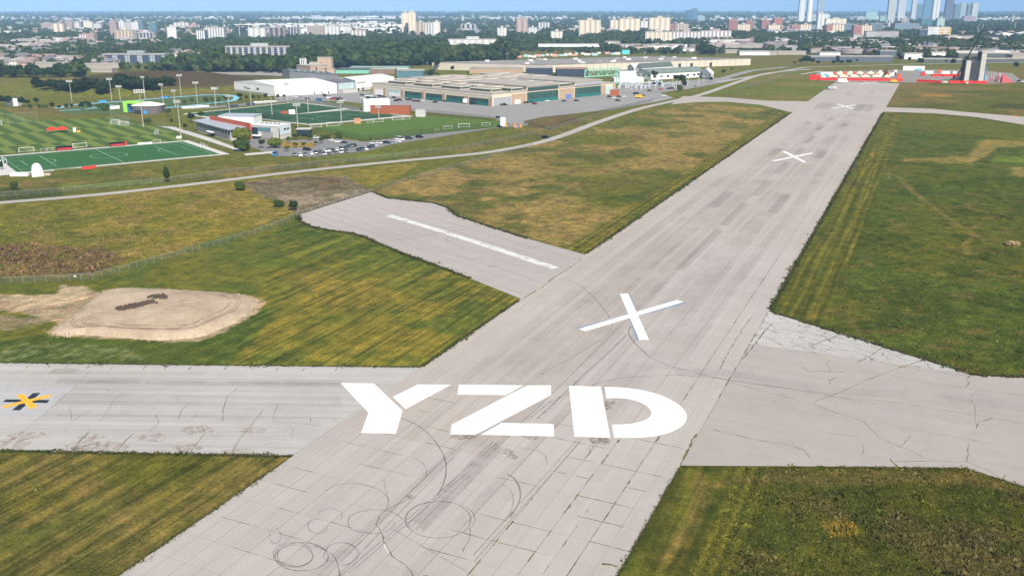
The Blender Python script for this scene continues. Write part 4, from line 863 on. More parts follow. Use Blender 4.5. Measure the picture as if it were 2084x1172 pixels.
# ragged verge: grass leaning over every pavement edge
def verge(name, P, N, size, seed, w=.35, closed=False):
    r = np.random.default_rng(seed); Q = [np.array(p[:2]) for p in P]; segs = list(zip(Q[:-1], Q[1:])); L = np.array([np.linalg.norm(b - a) for a, b in segs]); pick = r.choice(len(segs), N, p=L / L.sum())
    A = np.array([s_[0] for s_ in segs])[pick]; B = np.array([s_[1] for s_ in segs])[pick]; t_ = r.uniform(0, 1, (N, 1)); p = A + (B - A) * t_; d = (B - A) / np.linalg.norm(B - A, axis=1, keepdims=True); nr = np.stack([-d[:, 1], d[:, 0]], 1)
    amp = w * (.3 + 2.2 * vnoise(p[:, 0] * .7, p[:, 1] * .7, 3)[:, None] ** 3); p = p + nr * r.normal(0, 1, (N, 1)) * amp; x, y = p[:, 0], p[:, 1]; px, py = proj(x, y, 0 * x); ok = (px > -100) & (px < 2200) & (py < 1300); x, y = x[ok], y[ok]; n_ = len(x)
    s = size * r.lognormal(0, .4, n_); col = np.where(r.uniform(0, 1, (n_, 1)) > .3, np.array([[.06, .085, .018]]), np.array([[.13, .10, .04]])) * r.uniform(.6, 1.3, (n_, 1))
    V = np.zeros((n_, 3, 3, 3)); a = r.uniform(0, 6.28, (n_, 3)); ca, sa = np.cos(a), np.sin(a); cx = x[:, None] + r.normal(0, .6, (n_, 3)) * s[:, None]; cy = y[:, None] + r.normal(0, .6, (n_, 3)) * s[:, None]; ww = s[:, None] * .6
    V[:, :, 0] = np.stack([cx - sa * ww, cy + ca * ww, cx * 0 + .0], -1); V[:, :, 1] = np.stack([cx + sa * ww, cy - ca * ww, cx * 0 + .0], -1); V[:, :, 2] = np.stack([cx + ca * s[:, None], cy + sa * s[:, None], cx * 0 + s[:, None] * .7], -1)
    bigmesh(name, V.reshape(-1, 3), np.arange(n_ * 9).reshape(-1, 3), M_TUFT, np.repeat(col, 9, 0), kind='stuff')
verge('verge_grass', [RW(40, VR), RW(137.5, VR)], 3500, .09, 1); verge('verge_grass', [RW(231, VR), RW(740, VR)], 9000, .26, 2); verge('verge_grass', [RW(40, VL), RW(112, VL)], 2500, .12, 3)
verge('verge_grass', [RW(159, VL), RW(211, VL)], 1500, .20, 4); verge('verge_grass', [RW(264, VL), RW(715, VL)], 7000, .26, 5)
verge('verge_grass', taxiL[0:4], 5000, .15, 6); verge('verge_grass', taxiL[4:], 5000, .17, 7, .25); verge('verge_grass', apron_pts[:10], 4000, .24, 8); verge('verge_grass', apron_pts[12:], 4000, .26, 9)
verge('verge_grass', [taxiR[-1 - i] for i in range(4)] + [taxiR[0]], 6000, .08, 10, .25); verge('verge_grass', [vline((1565, 633), VR), G(1984, 763), G(2084, 767), G(2900, 777)], 5000, .22, 11)
# ================================================================ PITCHES
def turf(name, a, b, **k): return mat(name, a, .9, var=b, scale=.05)
M_TURF = mat('artificial turf', (.028, .112, .022), .9, var=.06, scale=.05); M_TURF2 = mat('dark artificial turf', (.018, .070, .022), .9, var=.06, scale=.05)
M_LINE = mat('pitch line paint', (.45, .62, .50), .8, var=.02); M_SURR = mat('pale pitch surround', (.55, .53, .50), .85, var=.06, scale=.3)
def frame(C0, C1, C2):   # local metric frame of a pitch from three photo corners: origin, along, side
    o, a, b = G(*C0), G(*C1), G(*C2); return o, a - o, b - o
def fp(fr, s, t_, z): o, a, b = fr; p = o + a * s + b * t_; return (p.x, p.y, z)
def pitch(name, label, C0, C1, C2, base, lines=True, z=.10, kind='structure', parent=None):
    fr = frame(C0, C1, C2); root = link(name, None, kind='structure')
    flat('turf', [fp(fr, *q, 0) for q in ((0, 0), (1, 0), (1, 1), (0, 1))], z, base, root)
    if lines:
        mb = MB(); La, Lb = fr[1].length, fr[2].length; w = .24
        def ln(pts, closed=False): ribbon(mb, [fp(fr, *q, 0) for q in pts], w, z + .012, closed=closed)
        i, j = 2.5 / La, 2.5 / Lb
        ln([(i, j), (1 - i, j), (1 - i, 1 - j), (i, 1 - j)], True); ln([(.5, j), (.5, 1 - j)]); ln([(.5 + 9.15 / La * math.cos(a), .5 + 9.15 / Lb * math.sin(a)) for a in np.linspace(0, 6.283, 25)[:-1]], True)
        for s in (0, 1):
            e = lambda d: (i + d / La) if s == 0 else 1 - i - d / La
            ln([(e(0), .5 - 20 / Lb), (e(16.5), .5 - 20 / Lb), (e(16.5), .5 + 20 / Lb), (e(0), .5 + 20 / Lb)]); ln([(e(0), .5 - 9 / Lb), (e(5.5), .5 - 9 / Lb), (e(5.5), .5 + 9 / Lb), (e(0), .5 + 9 / Lb)])
            ln([(e(16.5 + 3.6 * math.sin(a)), .5 + 7.3 / Lb * -math.cos(a)) for a in np.linspace(0, math.pi, 9)])
        part('line_marking', mb, M_LINE, root)
    return fr, root
P1, r1 = pitch('turf_pitch', '', (372, 288.5), (-8, 320), (447, 314), M_TURF)
flat('concrete_surround', [fp(P1, *q, 0) for q in ((-.045, -.07), (1.15, -.07), (1.15, 1.06), (-.045, 1.06))], .05, M_SURR, r1)
P2, r2 = pitch('turf_pitch', '', (602, 209), (385, 232), (700, 221), M_TURF2); flat('concrete_surround', [fp(P2, *q, 0) for q in ((-.03, -.05), (1.04, -.05), (1.04, 1.10), (-.03, 1.10))], .05, M_SURR, r2)
P3, r3 = pitch('turf_pitch', '', (710, 224.5), (517, 240), (826, 236), M_TURF2); flat('concrete_surround', [fp(P3, *q, 0) for q in ((-.03, -.05), (1.04, -.05), (1.04, 1.10), (-.03, 1.10))], .04, M_SURR, r3)
def lawn_mat(name, ca, cb, ang, w, w2=None):
    t = NT(name, .95, spec=.1); q = t.n('ShaderNodeSeparateXYZ', {0: t.coord(rot=(0, 0, ang))}); f = lambda ax, w_: t.math('GREATER_THAN', t.math('FRACT', t.math('DIVIDE', t.math('ADD', q.outputs[ax], 4000.0), 2 * w_)), .5)
    m = f(0, w)
    if w2: m = t.math('ABSOLUTE', t.math('SUBTRACT', m, f(1, w2)))
    n_ = t.noise(t.coord(), .15, 4); c = t.mix(m, ca, cb); t.color(t.mix(t.rng(n_, .3, .7), t.mix(.18, c, (.02, .02, .0)), c)); return t.m
ang1 = math.atan2((G(250, 300) - G(150, 240)).x, (G(250, 300) - G(150, 240)).y)
M_LAWN = lawn_mat('checker mown lawn', (.150, .200, .040), (.065, .115, .020), dang((191, 304), (251, 329)), 5.6, 60)
lw = link('lawn_pitch', None, kind='structure'); flat('turf', [G(*p) for p in [(-200, 318), (-8, 315), (368, 287), (384, 284), (345, 262), (232, 238), (212, 240), (75, 247), (0, 222), (-200, 235)]], .07, M_LAWN, lw)
lw = link('lawn_pitch', None, kind='structure'); flat('turf', [G(*p) for p in [(640, 261), (862, 236), (998, 244), (1040, 253), (1010, 260), (735, 286)]], .07, lawn_mat('band mown lawn', (.115, .180, .032), (.065, .130, .020), dang((700, 262), (900, 243)), 4.2), lw)
flat('sports_track', [G(*p) for p in [(115, 226), (190, 210), (330, 200), (425, 193), (470, 195), (475, 208), (420, 214), (330, 223), (320, 225), (240, 232), (140, 232)]], .06, mat('infield grass', (.075, .115, .025), .9, var=.15), kind='structure')
M_TRK = mat('blue running track', (.22, .50, .62), .8, var=.05)
tr = link('running_track', None, kind='structure')
mb = MB(); ribbon(mb, smooth([G(*p) for p in [(115, 221), (150, 214), (190, 211), (250, 207), (330, 200.5), (420, 194), (465, 194.5), (482, 199), (470, 206), (420, 212), (330, 221), (318, 223)]], 4), 5.5, .09); part('track_lane', mb, M_TRK, tr)
mb = MB(); ribbon(mb, [G(*p) for p in [(120, 226), (180, 222), (230, 214)]], 4, .095); part('track_lane', mb, M_TRK, tr)
flat('car_park', [G(*p) for p in [(505, 297), (560, 318), (640, 320), (745, 308), (790, 296), (1000, 262), (1075, 255), (1075, 250), (1000, 258), (860, 274), (745, 289), (700, 284), (650, 283), (560, 288), (520, 280), (505, 288)]], .05, mat('car park asphalt', (.21, .205, .20), .9, var=.08, scale=.2), kind='structure')
flat('footpath', [G(*c5(*p)) for p in [(1300, 510), (1420, 515), (1700, 600), (1970, 700), (1950, 715), (1680, 625), (1400, 535)]], .06, M_SURR, kind='structure')
flat('footpath', [G(*p) for p in [(497, 313), (560, 308), (556, 312), (500, 317)]], .06, M_SURR, kind='structure')
flat('planting_bed', [G(*p) for p in [(575, 288), (640, 291), (640, 301), (572, 300)]], .10, mat('orange perennials', (.30, .19, .03), .95, var=.3, scale=1), kind='structure')
flat('apron_road', [G(*p) for p in [(388, 148), (560, 146), (600, 150), (585, 163), (540, 158), (470, 153), (470, 164), (700, 158), (720, 176), (480, 176), (450, 170)]], .08, mat('old pale apron', (.30, .275, .25), .9, var=.08, scale=.05), kind='structure')
flat('apron_road', [G(*p) for p in [(770, 132), (890, 127), (905, 131), (800, 137)]], .08, M_ASPH, kind='structure')
flat('access_road', offset([np.array(G(*p)[:2]) for p in [(1290, 195), (1370, 183), (1450, 166), (1500, 152), (1530, 144), (1600, 137)]], 6, 5), .07, M_ASPH, kind='structure')
flat('access_road', [G(*p) for p in [(1255, 176), (1480, 158), (1500, 163), (1400, 182), (1330, 190), (1270, 190)]], .08, M_ASPH, kind='structure')
flat('access_road', offset([np.array(G(*p)[:2]) for p in [(1630, 152), (1672, 145), (1640, 155), (1600, 166)]][:2], 3, 3), .09, M_ROAD, kind='structure')
flat('access_road', offset([np.array(G(*p)[:2]) for p in [(1460, 168), (1640, 137.5), (1860, 131), (2084, 128), (2300, 127)]], 3.5, 3.5), .09, M_ROAD, kind='structure')
flat('festival_yard', [G(*p) for p in [(1650, 163), (1665, 146), (1880, 142), (1990, 143), (2060, 150), (2084, 168), (2000, 171), (1700, 166)]], .05, mat('trodden yard', (.26, .24, .21), .95, var=.15, scale=.1), kind='structure')

# ---- goals, benches, masts
M_GW = mat('white goal frame', (.78, .78, .78), .4, var=.01); M_NET = seemat('goal net', (.7, .7, .7), .4, .10)
mb = MB(); 
for s in (-1, 1): mb.bar((s * 3.66, 0, 0), (s * 3.66, 0, 2.44), .16); mb.bar((s * 3.66, 0, 0), (s * 3.66, 2, .1), .12); mb.bar((s * 3.66, 2, .1), (s * 3.66, .9, 2.4), .10)
mb.bar((-3.66, 0, 2.44), (3.66, 0, 2.44), .16); mb.bar((-3.66, 2, .1), (3.66, 2, .1), .1); GF = mb.mesh('goal_frame', M_GW)
mb = MB(); mb.face([(-3.66, .1, 2.4), (3.66, .1, 2.4), (3.66, 2, .1), (-3.66, 2, .1)]); GN = mb.mesh('net', M_NET)
def goal(P, rz, label, s=1.0):
    g = G(*P); t_ = thing('football_goal', label, 'goal', (g.x, g.y, .12), rz, 'white football goals'); a = link('goal_frame', GF, t_); b = link('net', GN, t_); a.scale = b.scale = (s, s, s)
ta = math.atan2(-P1[1].y, -P1[1].x)   # touchline direction
for P, rz, lb, s in [(c5(218, 720), ta, 'white goal at the left end of the checker mown lawn edge', 1), (c5(360, 710), ta, 'small white goal right of the goal at the far left lawn edge', .5), (c5(408, 706), ta, 'second small white goal near the black and red bench shelter', .5),
                     (c5(585, 692), ta, 'small white goal touching the left bench shelter', .55), (c5(652, 685), ta, 'full size white goal right of the left bench shelter', 1), (c5(1280, 640), ta, 'small white goal behind the far corner of the turf pitch', .55),
                     (c5(1285, 570), ta + 1.4, 'tilted white goal on the lawn near the clubhouse footpath', 1), (c5(945, 488), ta + 2.2, 'white goal beside the tall ball net at the back of the lawn', 1), (c5(1012, 500), ta + 2.2, 'white goal just right of the ball net goal', 1), (c5(14, 492), ta + 1.5, 'white goal at the far left end of the striped lawn', 1),
                     (c5(40, 812), ta + math.pi / 2 + .1, 'large white goal on the left end of the turf pitch', 1.1), (c5(1652, 685), ta - math.pi / 2, 'white goal on the right end of the turf pitch', 1), (c6(1195, 552), .3, 'white goal on the near left of the band mown lawn', 1.1),
                     (c6(1495, 527), .3, 'low white goal between pitch lines near the clay coloured box', .6), (c6(1565, 518), .3, 'white goal by the light mast on the middle turf pitch', .9), (c6(1725, 500), .3, 'large white goal at the right corner of the middle turf pitch', 1.1), (c6(1790, 497), .3, 'white goal overlapping the large goal at the turf corner', .8),
                     (c6(1590, 443), -1.2, 'white goal beside the white dome tunnel', 1), (c6(1055, 562), .3, 'white goal at the left end of the band mown lawn', 1), (c7(820, 642), .3, 'white goal on the right end of the band mown lawn', 1), (c7(1000, 628), .3, 'white goal farthest right near the gate hut', .8), (c7(592, 670), .3, 'tiny white goal outside the lawn fence', .45), (c7(690, 655), .3, 'wide low white goal on the lawn fence line', .8)]:
    goal(P, rz, lb, s)
def shelter(P, label, c):
    g = G(*P); t_ = thing('bench_shelter', label, 'bench shelter', (g.x, g.y, .1), ta)
    mb = MB(); mb.box(-4, 4, .9, 1.1, 0, 2.1); mb.box(-4, 4, -.9, 1.1, 2.1, 2.3); mb.box(-4.1, -3.95, -.9, 1.1, 0, 2.1); mb.box(3.95, 4.1, -.9, 1.1, 0, 2.1); part('canopy', mb, mat('black shelter', (.02, .02, .02), .5), t_)
    mb = MB(); mb.box(-3.7, 3.7, -.8, .3, .3, 1.4); part('bench', mb, mat('red bench', (.42, .04, .04), .6), t_)
shelter(c5(525, 706), 'black and red bench shelter left on the far touchline of the turf pitch', 0); shelter(c5(957, 672), 'black and red bench shelter right on the far touchline of the turf pitch', 0)
def boxthing(P, w, d, h, m, name, label, cat, rz=0, top=None, z=None, roofm=None):
    g = G(*P); t_ = thing(name, label, cat, (g.x, g.y, float(ground_z(g.x, g.y)) if z is None else z), rz)
    mb = MB(); mb.box(-w / 2, w / 2, -d / 2, d / 2, 0, h); part('body', mb, m, t_)
    mb = MB(); mb.box(-w / 2 - .06, w / 2 + .06, -d / 2 - .06, d / 2 + .06, h, h + .15); part('lid', mb, roofm or m, t_); return t_
M_RED = mat('red paint', (.78, .045, .025), .45, var=.04); M_WHT = mat('white metal', (.80, .80, .80), .45, var=.03); M_BLU = mat('blue panel', (.06, .28, .55), .5)
boxthing(c5(1010, 662), 2.4, 2, 2, M_RED, 'storage_box', 'small red box right of the right bench shelter', 'box', ta); boxthing(c5(712, 858), 5, 1.2, 1, M_RED, 'equipment_bench', 'red equipment bench on the near edge of the turf pitch', 'bench', ta)
boxthing(c5(767, 845), 1.6, 1, .8, M_RED, 'equipment_box', 'little red box next to the red bench on the near turf edge', 'box', ta); boxthing(c5(1180, 652), 8, 1, .7, M_WHT, 'white_bench', 'long low white bench at the far edge of the turf pitch', 'bench', ta); boxthing(c5(1458, 608), 2.8, 1.4, 1.3, M_WHT, 'white_box', 'white box at the foot of the blue mast', 'box', .4)
g = G(*c5(468, 560)); t_ = thing('red_tent', 'red twin peaked tent in the middle of the striped lawn', 'tent', (g.x, g.y, .1), ta)
for s in (-1, 1):
    mb = MB(); k = [(s * 3 + a, b, 2.2) for a, b in ((-3, -2.6), (3, -2.6), (3, 2.6), (-3, 2.6))]; 
    for i in range(4): mb.face([k[i], k[(i + 1) % 4], (s * 3, 0, 3.8)])
    for p in k: mb.face([(p[0], p[1], 2.25), (p[0], p[1], 1.8), (s * 3, p[1], 1.8), (s * 3, p[1], 2.25)])
    part('canopy', mb, M_RED, t_)
    for p in k: q_ = MB(); q_.bar((p[0] * .98, p[1] * .98, 0), (p[0] * .98, p[1] * .98, 2.2), .12); part('pole', q_, M_GALV, t_)
boxthing(c5(608, 555), 1.6, 1.2, 2.6, M_WHT, 'white_cabinet', 'white upright cabinet on the striped lawn right of the red tent', 'cabinet', ta); boxthing(c5(640, 558), 2, 1.6, 1.2, mat('yellow crate', (.6, .38, .05), .6), 'yellow_crate', 'yellow crate beside the white cabinet on the striped lawn', 'crate', ta)
M_POLE = mat('mast steel', (.50, .48, .42), .5, .3, .04); M_LAMP = mat('lamp head', (.62, .63, .64), .35, .3, .03)
lb = MB(); lb.bar((-2.0, 0, 0), (2.0, 0, 0), .18); lb.bar((-2.0, 0, -.95), (2.0, 0, -.95), .18)
LBAR = lb.mesh('crossbar', M_POLE); lb = MB()
for r_ in (0, -.95):
    for i in range(5): lb.hexa([(-2 + i + a, -.3 - b, r_ - .42 + c_) for a, b, c_ in ((-.34, 0, 0), (.34, 0, 0), (.34, .35, .1), (-.34, .35, .1))], [(-2 + i + a, -.3 - b, r_ + .30 + c_) for a, b, c_ in ((-.34, 0, 0), (.34, 0, 0), (.34, .35, .1), (-.34, .35, .1))])
LHEAD = lb.mesh('lamp_bank', M_LAMP)
def mast(P, T, label, k=1.0, w=.34):
    g = G(*P); h = H(P[0], P[1], T[1]) ; t_ = thing('floodlight_mast', label, 'floodlight mast', (g.x, g.y, 0), random.uniform(-.5, .5), 'floodlight masts of the sports ground')
    mb = MB(); mb.cone((0, 0), w, w * .55, 0, h, 8); part('pole', mb, M_POLE, t_); a = link('crossbar', LBAR, t_, (0, 0, h)); b = link('lamp_bank', LHEAD, t_, (0, 0, h)); a.scale = b.scale = (k, k, k)
for B, T, lb_ in [(c5(587, 312), c5(567, 138), 'tall floodlight mast at the left end of the grassy hill'), (c5(912, 305), c5(888, 120), 'floodlight mast standing before the dark tree belt, second from left'), (c5(980, 302), c5(958, 180), 'shorter floodlight mast just right of the second one before the hill'),
                  (c5(1182, 287), c5(1160, 105), 'tall floodlight mast above the green portal building'), (c5(1332, 352), c5(1303, 165), 'floodlight mast rising right of the grey pavilion'), (c5(1475, 268), c5(1460, 90), 'tall floodlight mast in front of the brown hill flank'),
                  (c5(1607, 320), c5(1585, 150), 'floodlight mast at the near side of the blue track bend'), (c5(1428, 352), c5(1416, 215), 'floodlight mast with low head by the advert boards'), (c5(1758, 362), c5(1748, 195), 'floodlight mast left of the white hangar behind young trees'), (c5(1870, 408), c5(1858, 255), 'floodlight mast at the near edge of the back turf pitch'),
                  (c5(1168, 517), c5(1130, 215), 'tall floodlight mast with a wide head beside the grey pavilion'), (c5(1475, 607), c5(1438, 300), 'tall blue floodlight mast by the clubhouse footpath'), (c6(240, 406), c6(230, 237), 'floodlight mast at the left edge of the back turf pitch'), (c6(697, 460), c6(690, 290), 'floodlight mast between the two dark turf pitches, left one'),
                  (c6(992, 436), c6(982, 262), 'floodlight mast between the two dark turf pitches, right one'), (c6(907, 567), c6(893, 368), 'floodlight mast behind the right end of the clubhouse'), (c6(1263, 536), c6(1250, 345), 'floodlight mast at the near side of the middle turf pitch'), (c6(824, 356), c6(815, 200), 'floodlight mast in front of the white hangar front'),
                  (c6(1568, 497), c6(1560, 385), 'floodlight mast at the right corner of the middle turf pitch'), (c6(527, 380), c6(517, 225), 'floodlight mast against the left wall of the white hangar')]:
    mast(B, T, lb_, 1.45 if 'wide' in lb_ else 1.0)
M_THIN = mat('thin grey post', (.42, .44, .44), .5, .3)
fence([G(*c5(x, y)) for x, y in [(905, 448), (1060, 500)]], 5.5, 3.4, 'tall ball net on posts at the back corner of the striped lawn', post_m=M_THIN, name='ball_net', cat='net', mesh_mat=seemat('ball net', (.3, .33, .3), .5, .03))
fence([G(*c5(x, y)) for x, y in [(70, 495), (310, 480)]], 7.5, 12, 'very tall ball net at the far left end of the striped lawn', post_m=M_THIN, name='ball_net', cat='net', mesh_mat=MATS['ball net'])
fence([G(*c5(x, y)) for x, y in [(1265, 510), (1640, 640), (1955, 718)]], 4.2, 5, 'tall posted fence along the clubhouse footpath', post_m=M_THIN, mesh_mat=MATS['ball net'], name='ball_fence')
M_BLKP = mat('black fence post', (.03, .035, .03), .5); M_BLKN = seemat('black mesh', (.03, .04, .03), .3, .12)
fence([G(*c6(x, y)) for x, y in [(865, 590), (1190, 615), (1440, 670), (2084, 600), (2500, 560)]], 3.4, 4.0, 'black mesh fence round the near side of the band mown lawn', post_m=M_BLKP, mesh_mat=M_BLKN, name='mesh_fence')
fence([G(*c6(x, y)) for x, y in [(560, 490), (860, 520)]], 3.6, 3.2, 'black mesh fence behind the clubhouse roof', post_m=M_BLKP, mesh_mat=M_BLKN, name='mesh_fence')
fence([G(*c6(x, y)) for x, y in [(870, 352), (1120, 380), (1410, 425)]], 3.0, 3.2, 'grey screened fence between the back turf pitch and the hangar lot', name='screen_fence', mesh_mat=seemat('grey screen', (.36, .36, .40), .5, .4))
fence([G(*c6(x, y)) for x, y in [(0, 412), (240, 400), (520, 375), (860, 345)]], 1.6, 4, 'low grey board fence carrying advert boards beside the back turf pitch', name='board_fence', mesh_mat=seemat('grey board', (.38, .39, .42), .5, .42))
fence([G(*c7(x, y)) for x, y in [(330, 520), (640, 545), (1060, 590)]], 3.6, 4, 'tall dark fence between the band mown lawn and the hangar lot', post_m=M_BLKP, mesh_mat=M_BLKN, name='mesh_fence')
fence([G(*c7(x, y)) for x, y in [(1310, 610), (1520, 660), (1640, 600), (2000, 500), (2350, 430)]], 1.8, 5, 'dark low fence round the brown verge beside the hangar lot', post_m=M_BLKP, mesh_mat=M_BLKN, name='mesh_fence')
for i, (P, w_) in enumerate([(c6(10, 405), 9), (c6(60, 402), 8), (c6(130, 395), 10), (c6(620, 362), 14), (c6(690, 356), 11)]):
    boxthing(P, w_, .3, 1.5, M_WHT, 'advert_board', ['white advert board left of the back turf pitch, leftmost', 'white advert board second from left by the blue track', 'white advert board third from left, touching the blue track', 'long white advert board behind young trees at the hangar', 'white advert board nearest the back corner of the dark turf'][i], 'advert board', .25)
for i, (P, w_) in enumerate([(c6(325, 392), 18), (c6(485, 378), 14)]): boxthing(P, w_, .3, 1.4, mat('navy board', (.03, .04, .12), .5), 'advert_board', ['navy advert board along the back turf pitch, left one', 'navy advert board along the back turf pitch, right one'][i], 'advert board', .2)
# ---- white dome tunnels
def dome(P, L, w, h, rz, label):
    g = G(*P); t_ = thing('inflated_tunnel', label, 'tunnel', (g.x, g.y, .05), rz); pr = [(math.cos(a) * w / 2, h * max(0, math.sin(a)) ** .65) for a in np.linspace(math.pi, 0, 13)]
    mb = MB()
    for i in range(5):
        y0, y1, k0, k1 = L * i / 5, L * (i + 1) / 5, 1 - .02 * (i % 2), 1 - .02 * ((i + 1) % 2)
        for a, b in zip(pr[:-1], pr[1:]): mb.face([(a[0] * k0, y0, a[1] * k0), (b[0] * k0, y0, b[1] * k0), (b[0] * k1, y1, b[1] * k1), (a[0] * k1, y1, a[1] * k1)])
    mb.face([(p[0], 0, p[1]) for p in pr]); mb.face([(p[0], L, p[1]) for p in pr][::-1]); part('fabric_shell', mb, mat('white fabric', (.78, .78, .80), .6, var=.03), t_)
    mb = MB(); mb.box(-w * .26, w * .26, -.25, -.02, 0, h * .62); part('door', mb, mat('white door', (.7, .7, .72), .4), t_)
dome(c5(310, 920), 8.5, 5.0, 5.2, R(28), 'bright white inflated tunnel at the near edge of the turf pitch')
boxthing(c5(165, 910), 8, 3, 1.3, M_WHT, 'white_cover', 'low white covered roll left of the white tunnel', 'cover', .1); boxthing(c5(385, 905), 3.2, 1.6, .7, mat('tan crate', (.55, .45, .35), .8), 'low_crate', 'low tan crate at the right foot of the white tunnel', 'crate', .1)
dome(c6(1440, 425), 20, 9, 9, R(-68), 'larger white tunnel hall beside the rust coloured containers')
M_RUST = mat('rust container', (.34, .10, .045), .6, var=.1)
boxthing(c6(1665, 448), 30, 5, 6, M_RUST, 'long_container', 'rust brown container block beside the white tunnel hall', 'container', -.12); boxthing(c6(1393, 527), 4.5, 2.5, 3.4, mat('clay box', (.50, .27, .15), .8), 'clay_box', 'clay coloured storage box on the middle pitch line', 'box', .2)
boxthing(c6(808, 448), 7, 2.4, 2, M_RUST, 'low_container', 'low rust container between the two dark turf pitches', 'container', .2); boxthing(c6(860, 450), 4.5, 2.4, 3, M_WHT, 'white_container', 'white container right of the low rust container', 'container', .2); boxthing(c6(1910, 472), 7, 4, 5, mat('grey cabin', (.5, .5, .5), .6), 'grey_cabin', 'pale grey cabin right of the rust container block', 'cabin', -.1)
boxthing(c7(1133, 625), 3.4, 3.4, 5.2, M_WHT, 'gate_hut', 'white gate hut at the entrance of the hangar lot', 'hut', .2)
for i, P in enumerate([c7(1162, 632), c7(1235, 632), c7(1280, 638)]): cone_marker(P, ['orange cone right next to the white gate hut', 'orange cone in the middle of the lot entrance', 'orange cone at the right side of the lot entrance'][i], (.85, .25, .04), 2.4, .9, 'traffic cone', 'traffic_cone')

# ================================================================ BUILDINGS
class Bld:
    """rectangular building from three ground points of the photograph: left corner, near corner, right corner"""
    def __init__(s, name, label, L, N, Rr, h, wall, roof, cat='building', parapet=.6, depth=None, z=0.0, base=None):
        s.N = G(*N); s.a = G(*L) - s.N; s.b = G(*Rr) - s.N
        s.N.z = 0; s.a.z = s.b.z = 0
        if depth: s.b = s.b.normalized() * depth
        s.la, s.lb, s.h = s.a.length, s.b.length, h; s.ea, s.eb = s.a / s.la, s.b / s.lb
        z0 = float(ground_z(s.N.x, s.N.y)) if z is None else z
        s.t = thing(name, label, cat, (s.N.x, s.N.y, z0)); s.wall = wall
        mb = MB(); q = [s.l(0, 0), s.l(s.la, 0), s.l(s.la, s.lb), s.l(0, s.lb)]; mb.prism(q, -.4, h); part('wall', mb, wall, s.t)
        o = parapet * .5; q = [s.l(-o, -o), s.l(s.la + o, -o), s.l(s.la + o, s.lb + o), s.l(-o, s.lb + o)]; mb = MB(); mb.prism(q, h, h + parapet); part('roof', mb, roof, s.t)
        s.roofz = h + parapet
    def l(s, a, b): return (s.ea.x * a + s.eb.x * b, s.ea.y * a + s.eb.y * b)
    def onface(s, face, s0, s1, z0, z1, m, name='window', d=.12, k=None, mb=None, **kw):
        L = s.la if face == 'a' else s.lb; s0, s1 = s0 * L, s1 * L; own = mb is None; mb = mb or MB()
        f_ = (lambda t_, o: s.l(t_, o)) if face == 'a' else (lambda t_, o: s.l(o, t_)); mb.prism([f_(s0, 0), f_(s1, 0), f_(s1, -d), f_(s0, -d)], z0, z1)
        if own: return part(name, mb, m, s.t, **kw)
    def row(s, face, n, z0, z1, m, name='window', fill=.6, s0=0, s1=1, d=.12, **kw):
        st = (s1 - s0) / n
        for i in range(n): s.onface(face, s0 + st * (i + .5 - fill / 2), s0 + st * (i + .5 + fill / 2), z0, z1, m, name, d, **kw)
    def onroof(s, a0, a1, b0, b1, h, m, name='rooflight', z=None, mb=None, **kw):
        own = mb is None; mb = mb or MB(); z = s.roofz if z is None else z; mb.prism([s.l(a0 * s.la, b0 * s.lb), s.l(a1 * s.la, b0 * s.lb), s.l(a1 * s.la, b1 * s.lb), s.l(a0 * s.la, b1 * s.lb)], z, z + h)
        if own: return part(name, mb, m, s.t, **kw)
M_CREAM = mat('cream render', (.62, .54, .42), .8, var=.05, scale=.1); M_BRK = mat('tan brick', (.42, .30, .21), .85, var=.12, scale=.6); M_TEAL = mat('teal door panel', (.015, .15, .135), .45, var=.1); M_GLD = mat('dark green glazing', (.035, .085, .075), .2, var=.2, scale=.3)
M_RFG = mat('grey roof felt', (.38, .35, .31), .9, var=.12, scale=.06); M_RFW = mat('white roof', (.72, .72, .72), .6, var=.04, scale=.05); M_WALLW = mat('white cladding', (.80, .80, .80), .5, var=.02, scale=.1); M_GLS = mat('blue glazing', (.10, .20, .24), .12, var=.15, scale=.2); M_DKG = mat('dark glazing', (.03, .045, .055), .12, var=.2, scale=.3); M_GRY = mat('grey cladding', (.33, .34, .36), .6, var=.05, scale=.2); M_RFD = mat('dark roof', (.10, .115, .12), .8, var=.1, scale=.1); M_PALEG = mat('pale glazing', (.42, .55, .55), .2, var=.1, scale=.3)
B = Bld('hangar', 'long cream hangar with teal doors and rows of roof monitors on the grey lot', (758, 192), (1002, 217), (1252, 190.5), 9.5, M_CREAM, M_RFG, 'hangar', parapet=.7)
# teal doors, brick piers along the left face (measured from the near corner)
for s0, s1 in ((.03, .17), (.21, .35), (.37, .52), (.545, .70)): B.onface('a', s0, s1, .1, 5.6, M_GLD, 'hangar_door', .25); B.onface('a', s0, s1, .1, 2.6, M_TEAL, 'door_panel', .45)
for s_ in (.0, .18, .36, .53, .71, .87, .985): B.onface('a', s_, s_ + .022, 0, 6.6, M_BRK, 'brick_pier', .5)
B.onface('a', .745, .85, .3, 6, M_PALEG, 'window_wall', .3); B.onface('a', .885, .975, .1, 4.6, M_WHT, 'roller_door', .3)
for i in range(4): B.onface('a', .75 + i * .024, .768 + i * .024, .2, 3.2, M_WHT, 'garage_door', .42)
B.onface('a', 0, 1, 8.0, 9.4, mat('white fascia', (.74, .68, .58), .7), 'fascia', .2)
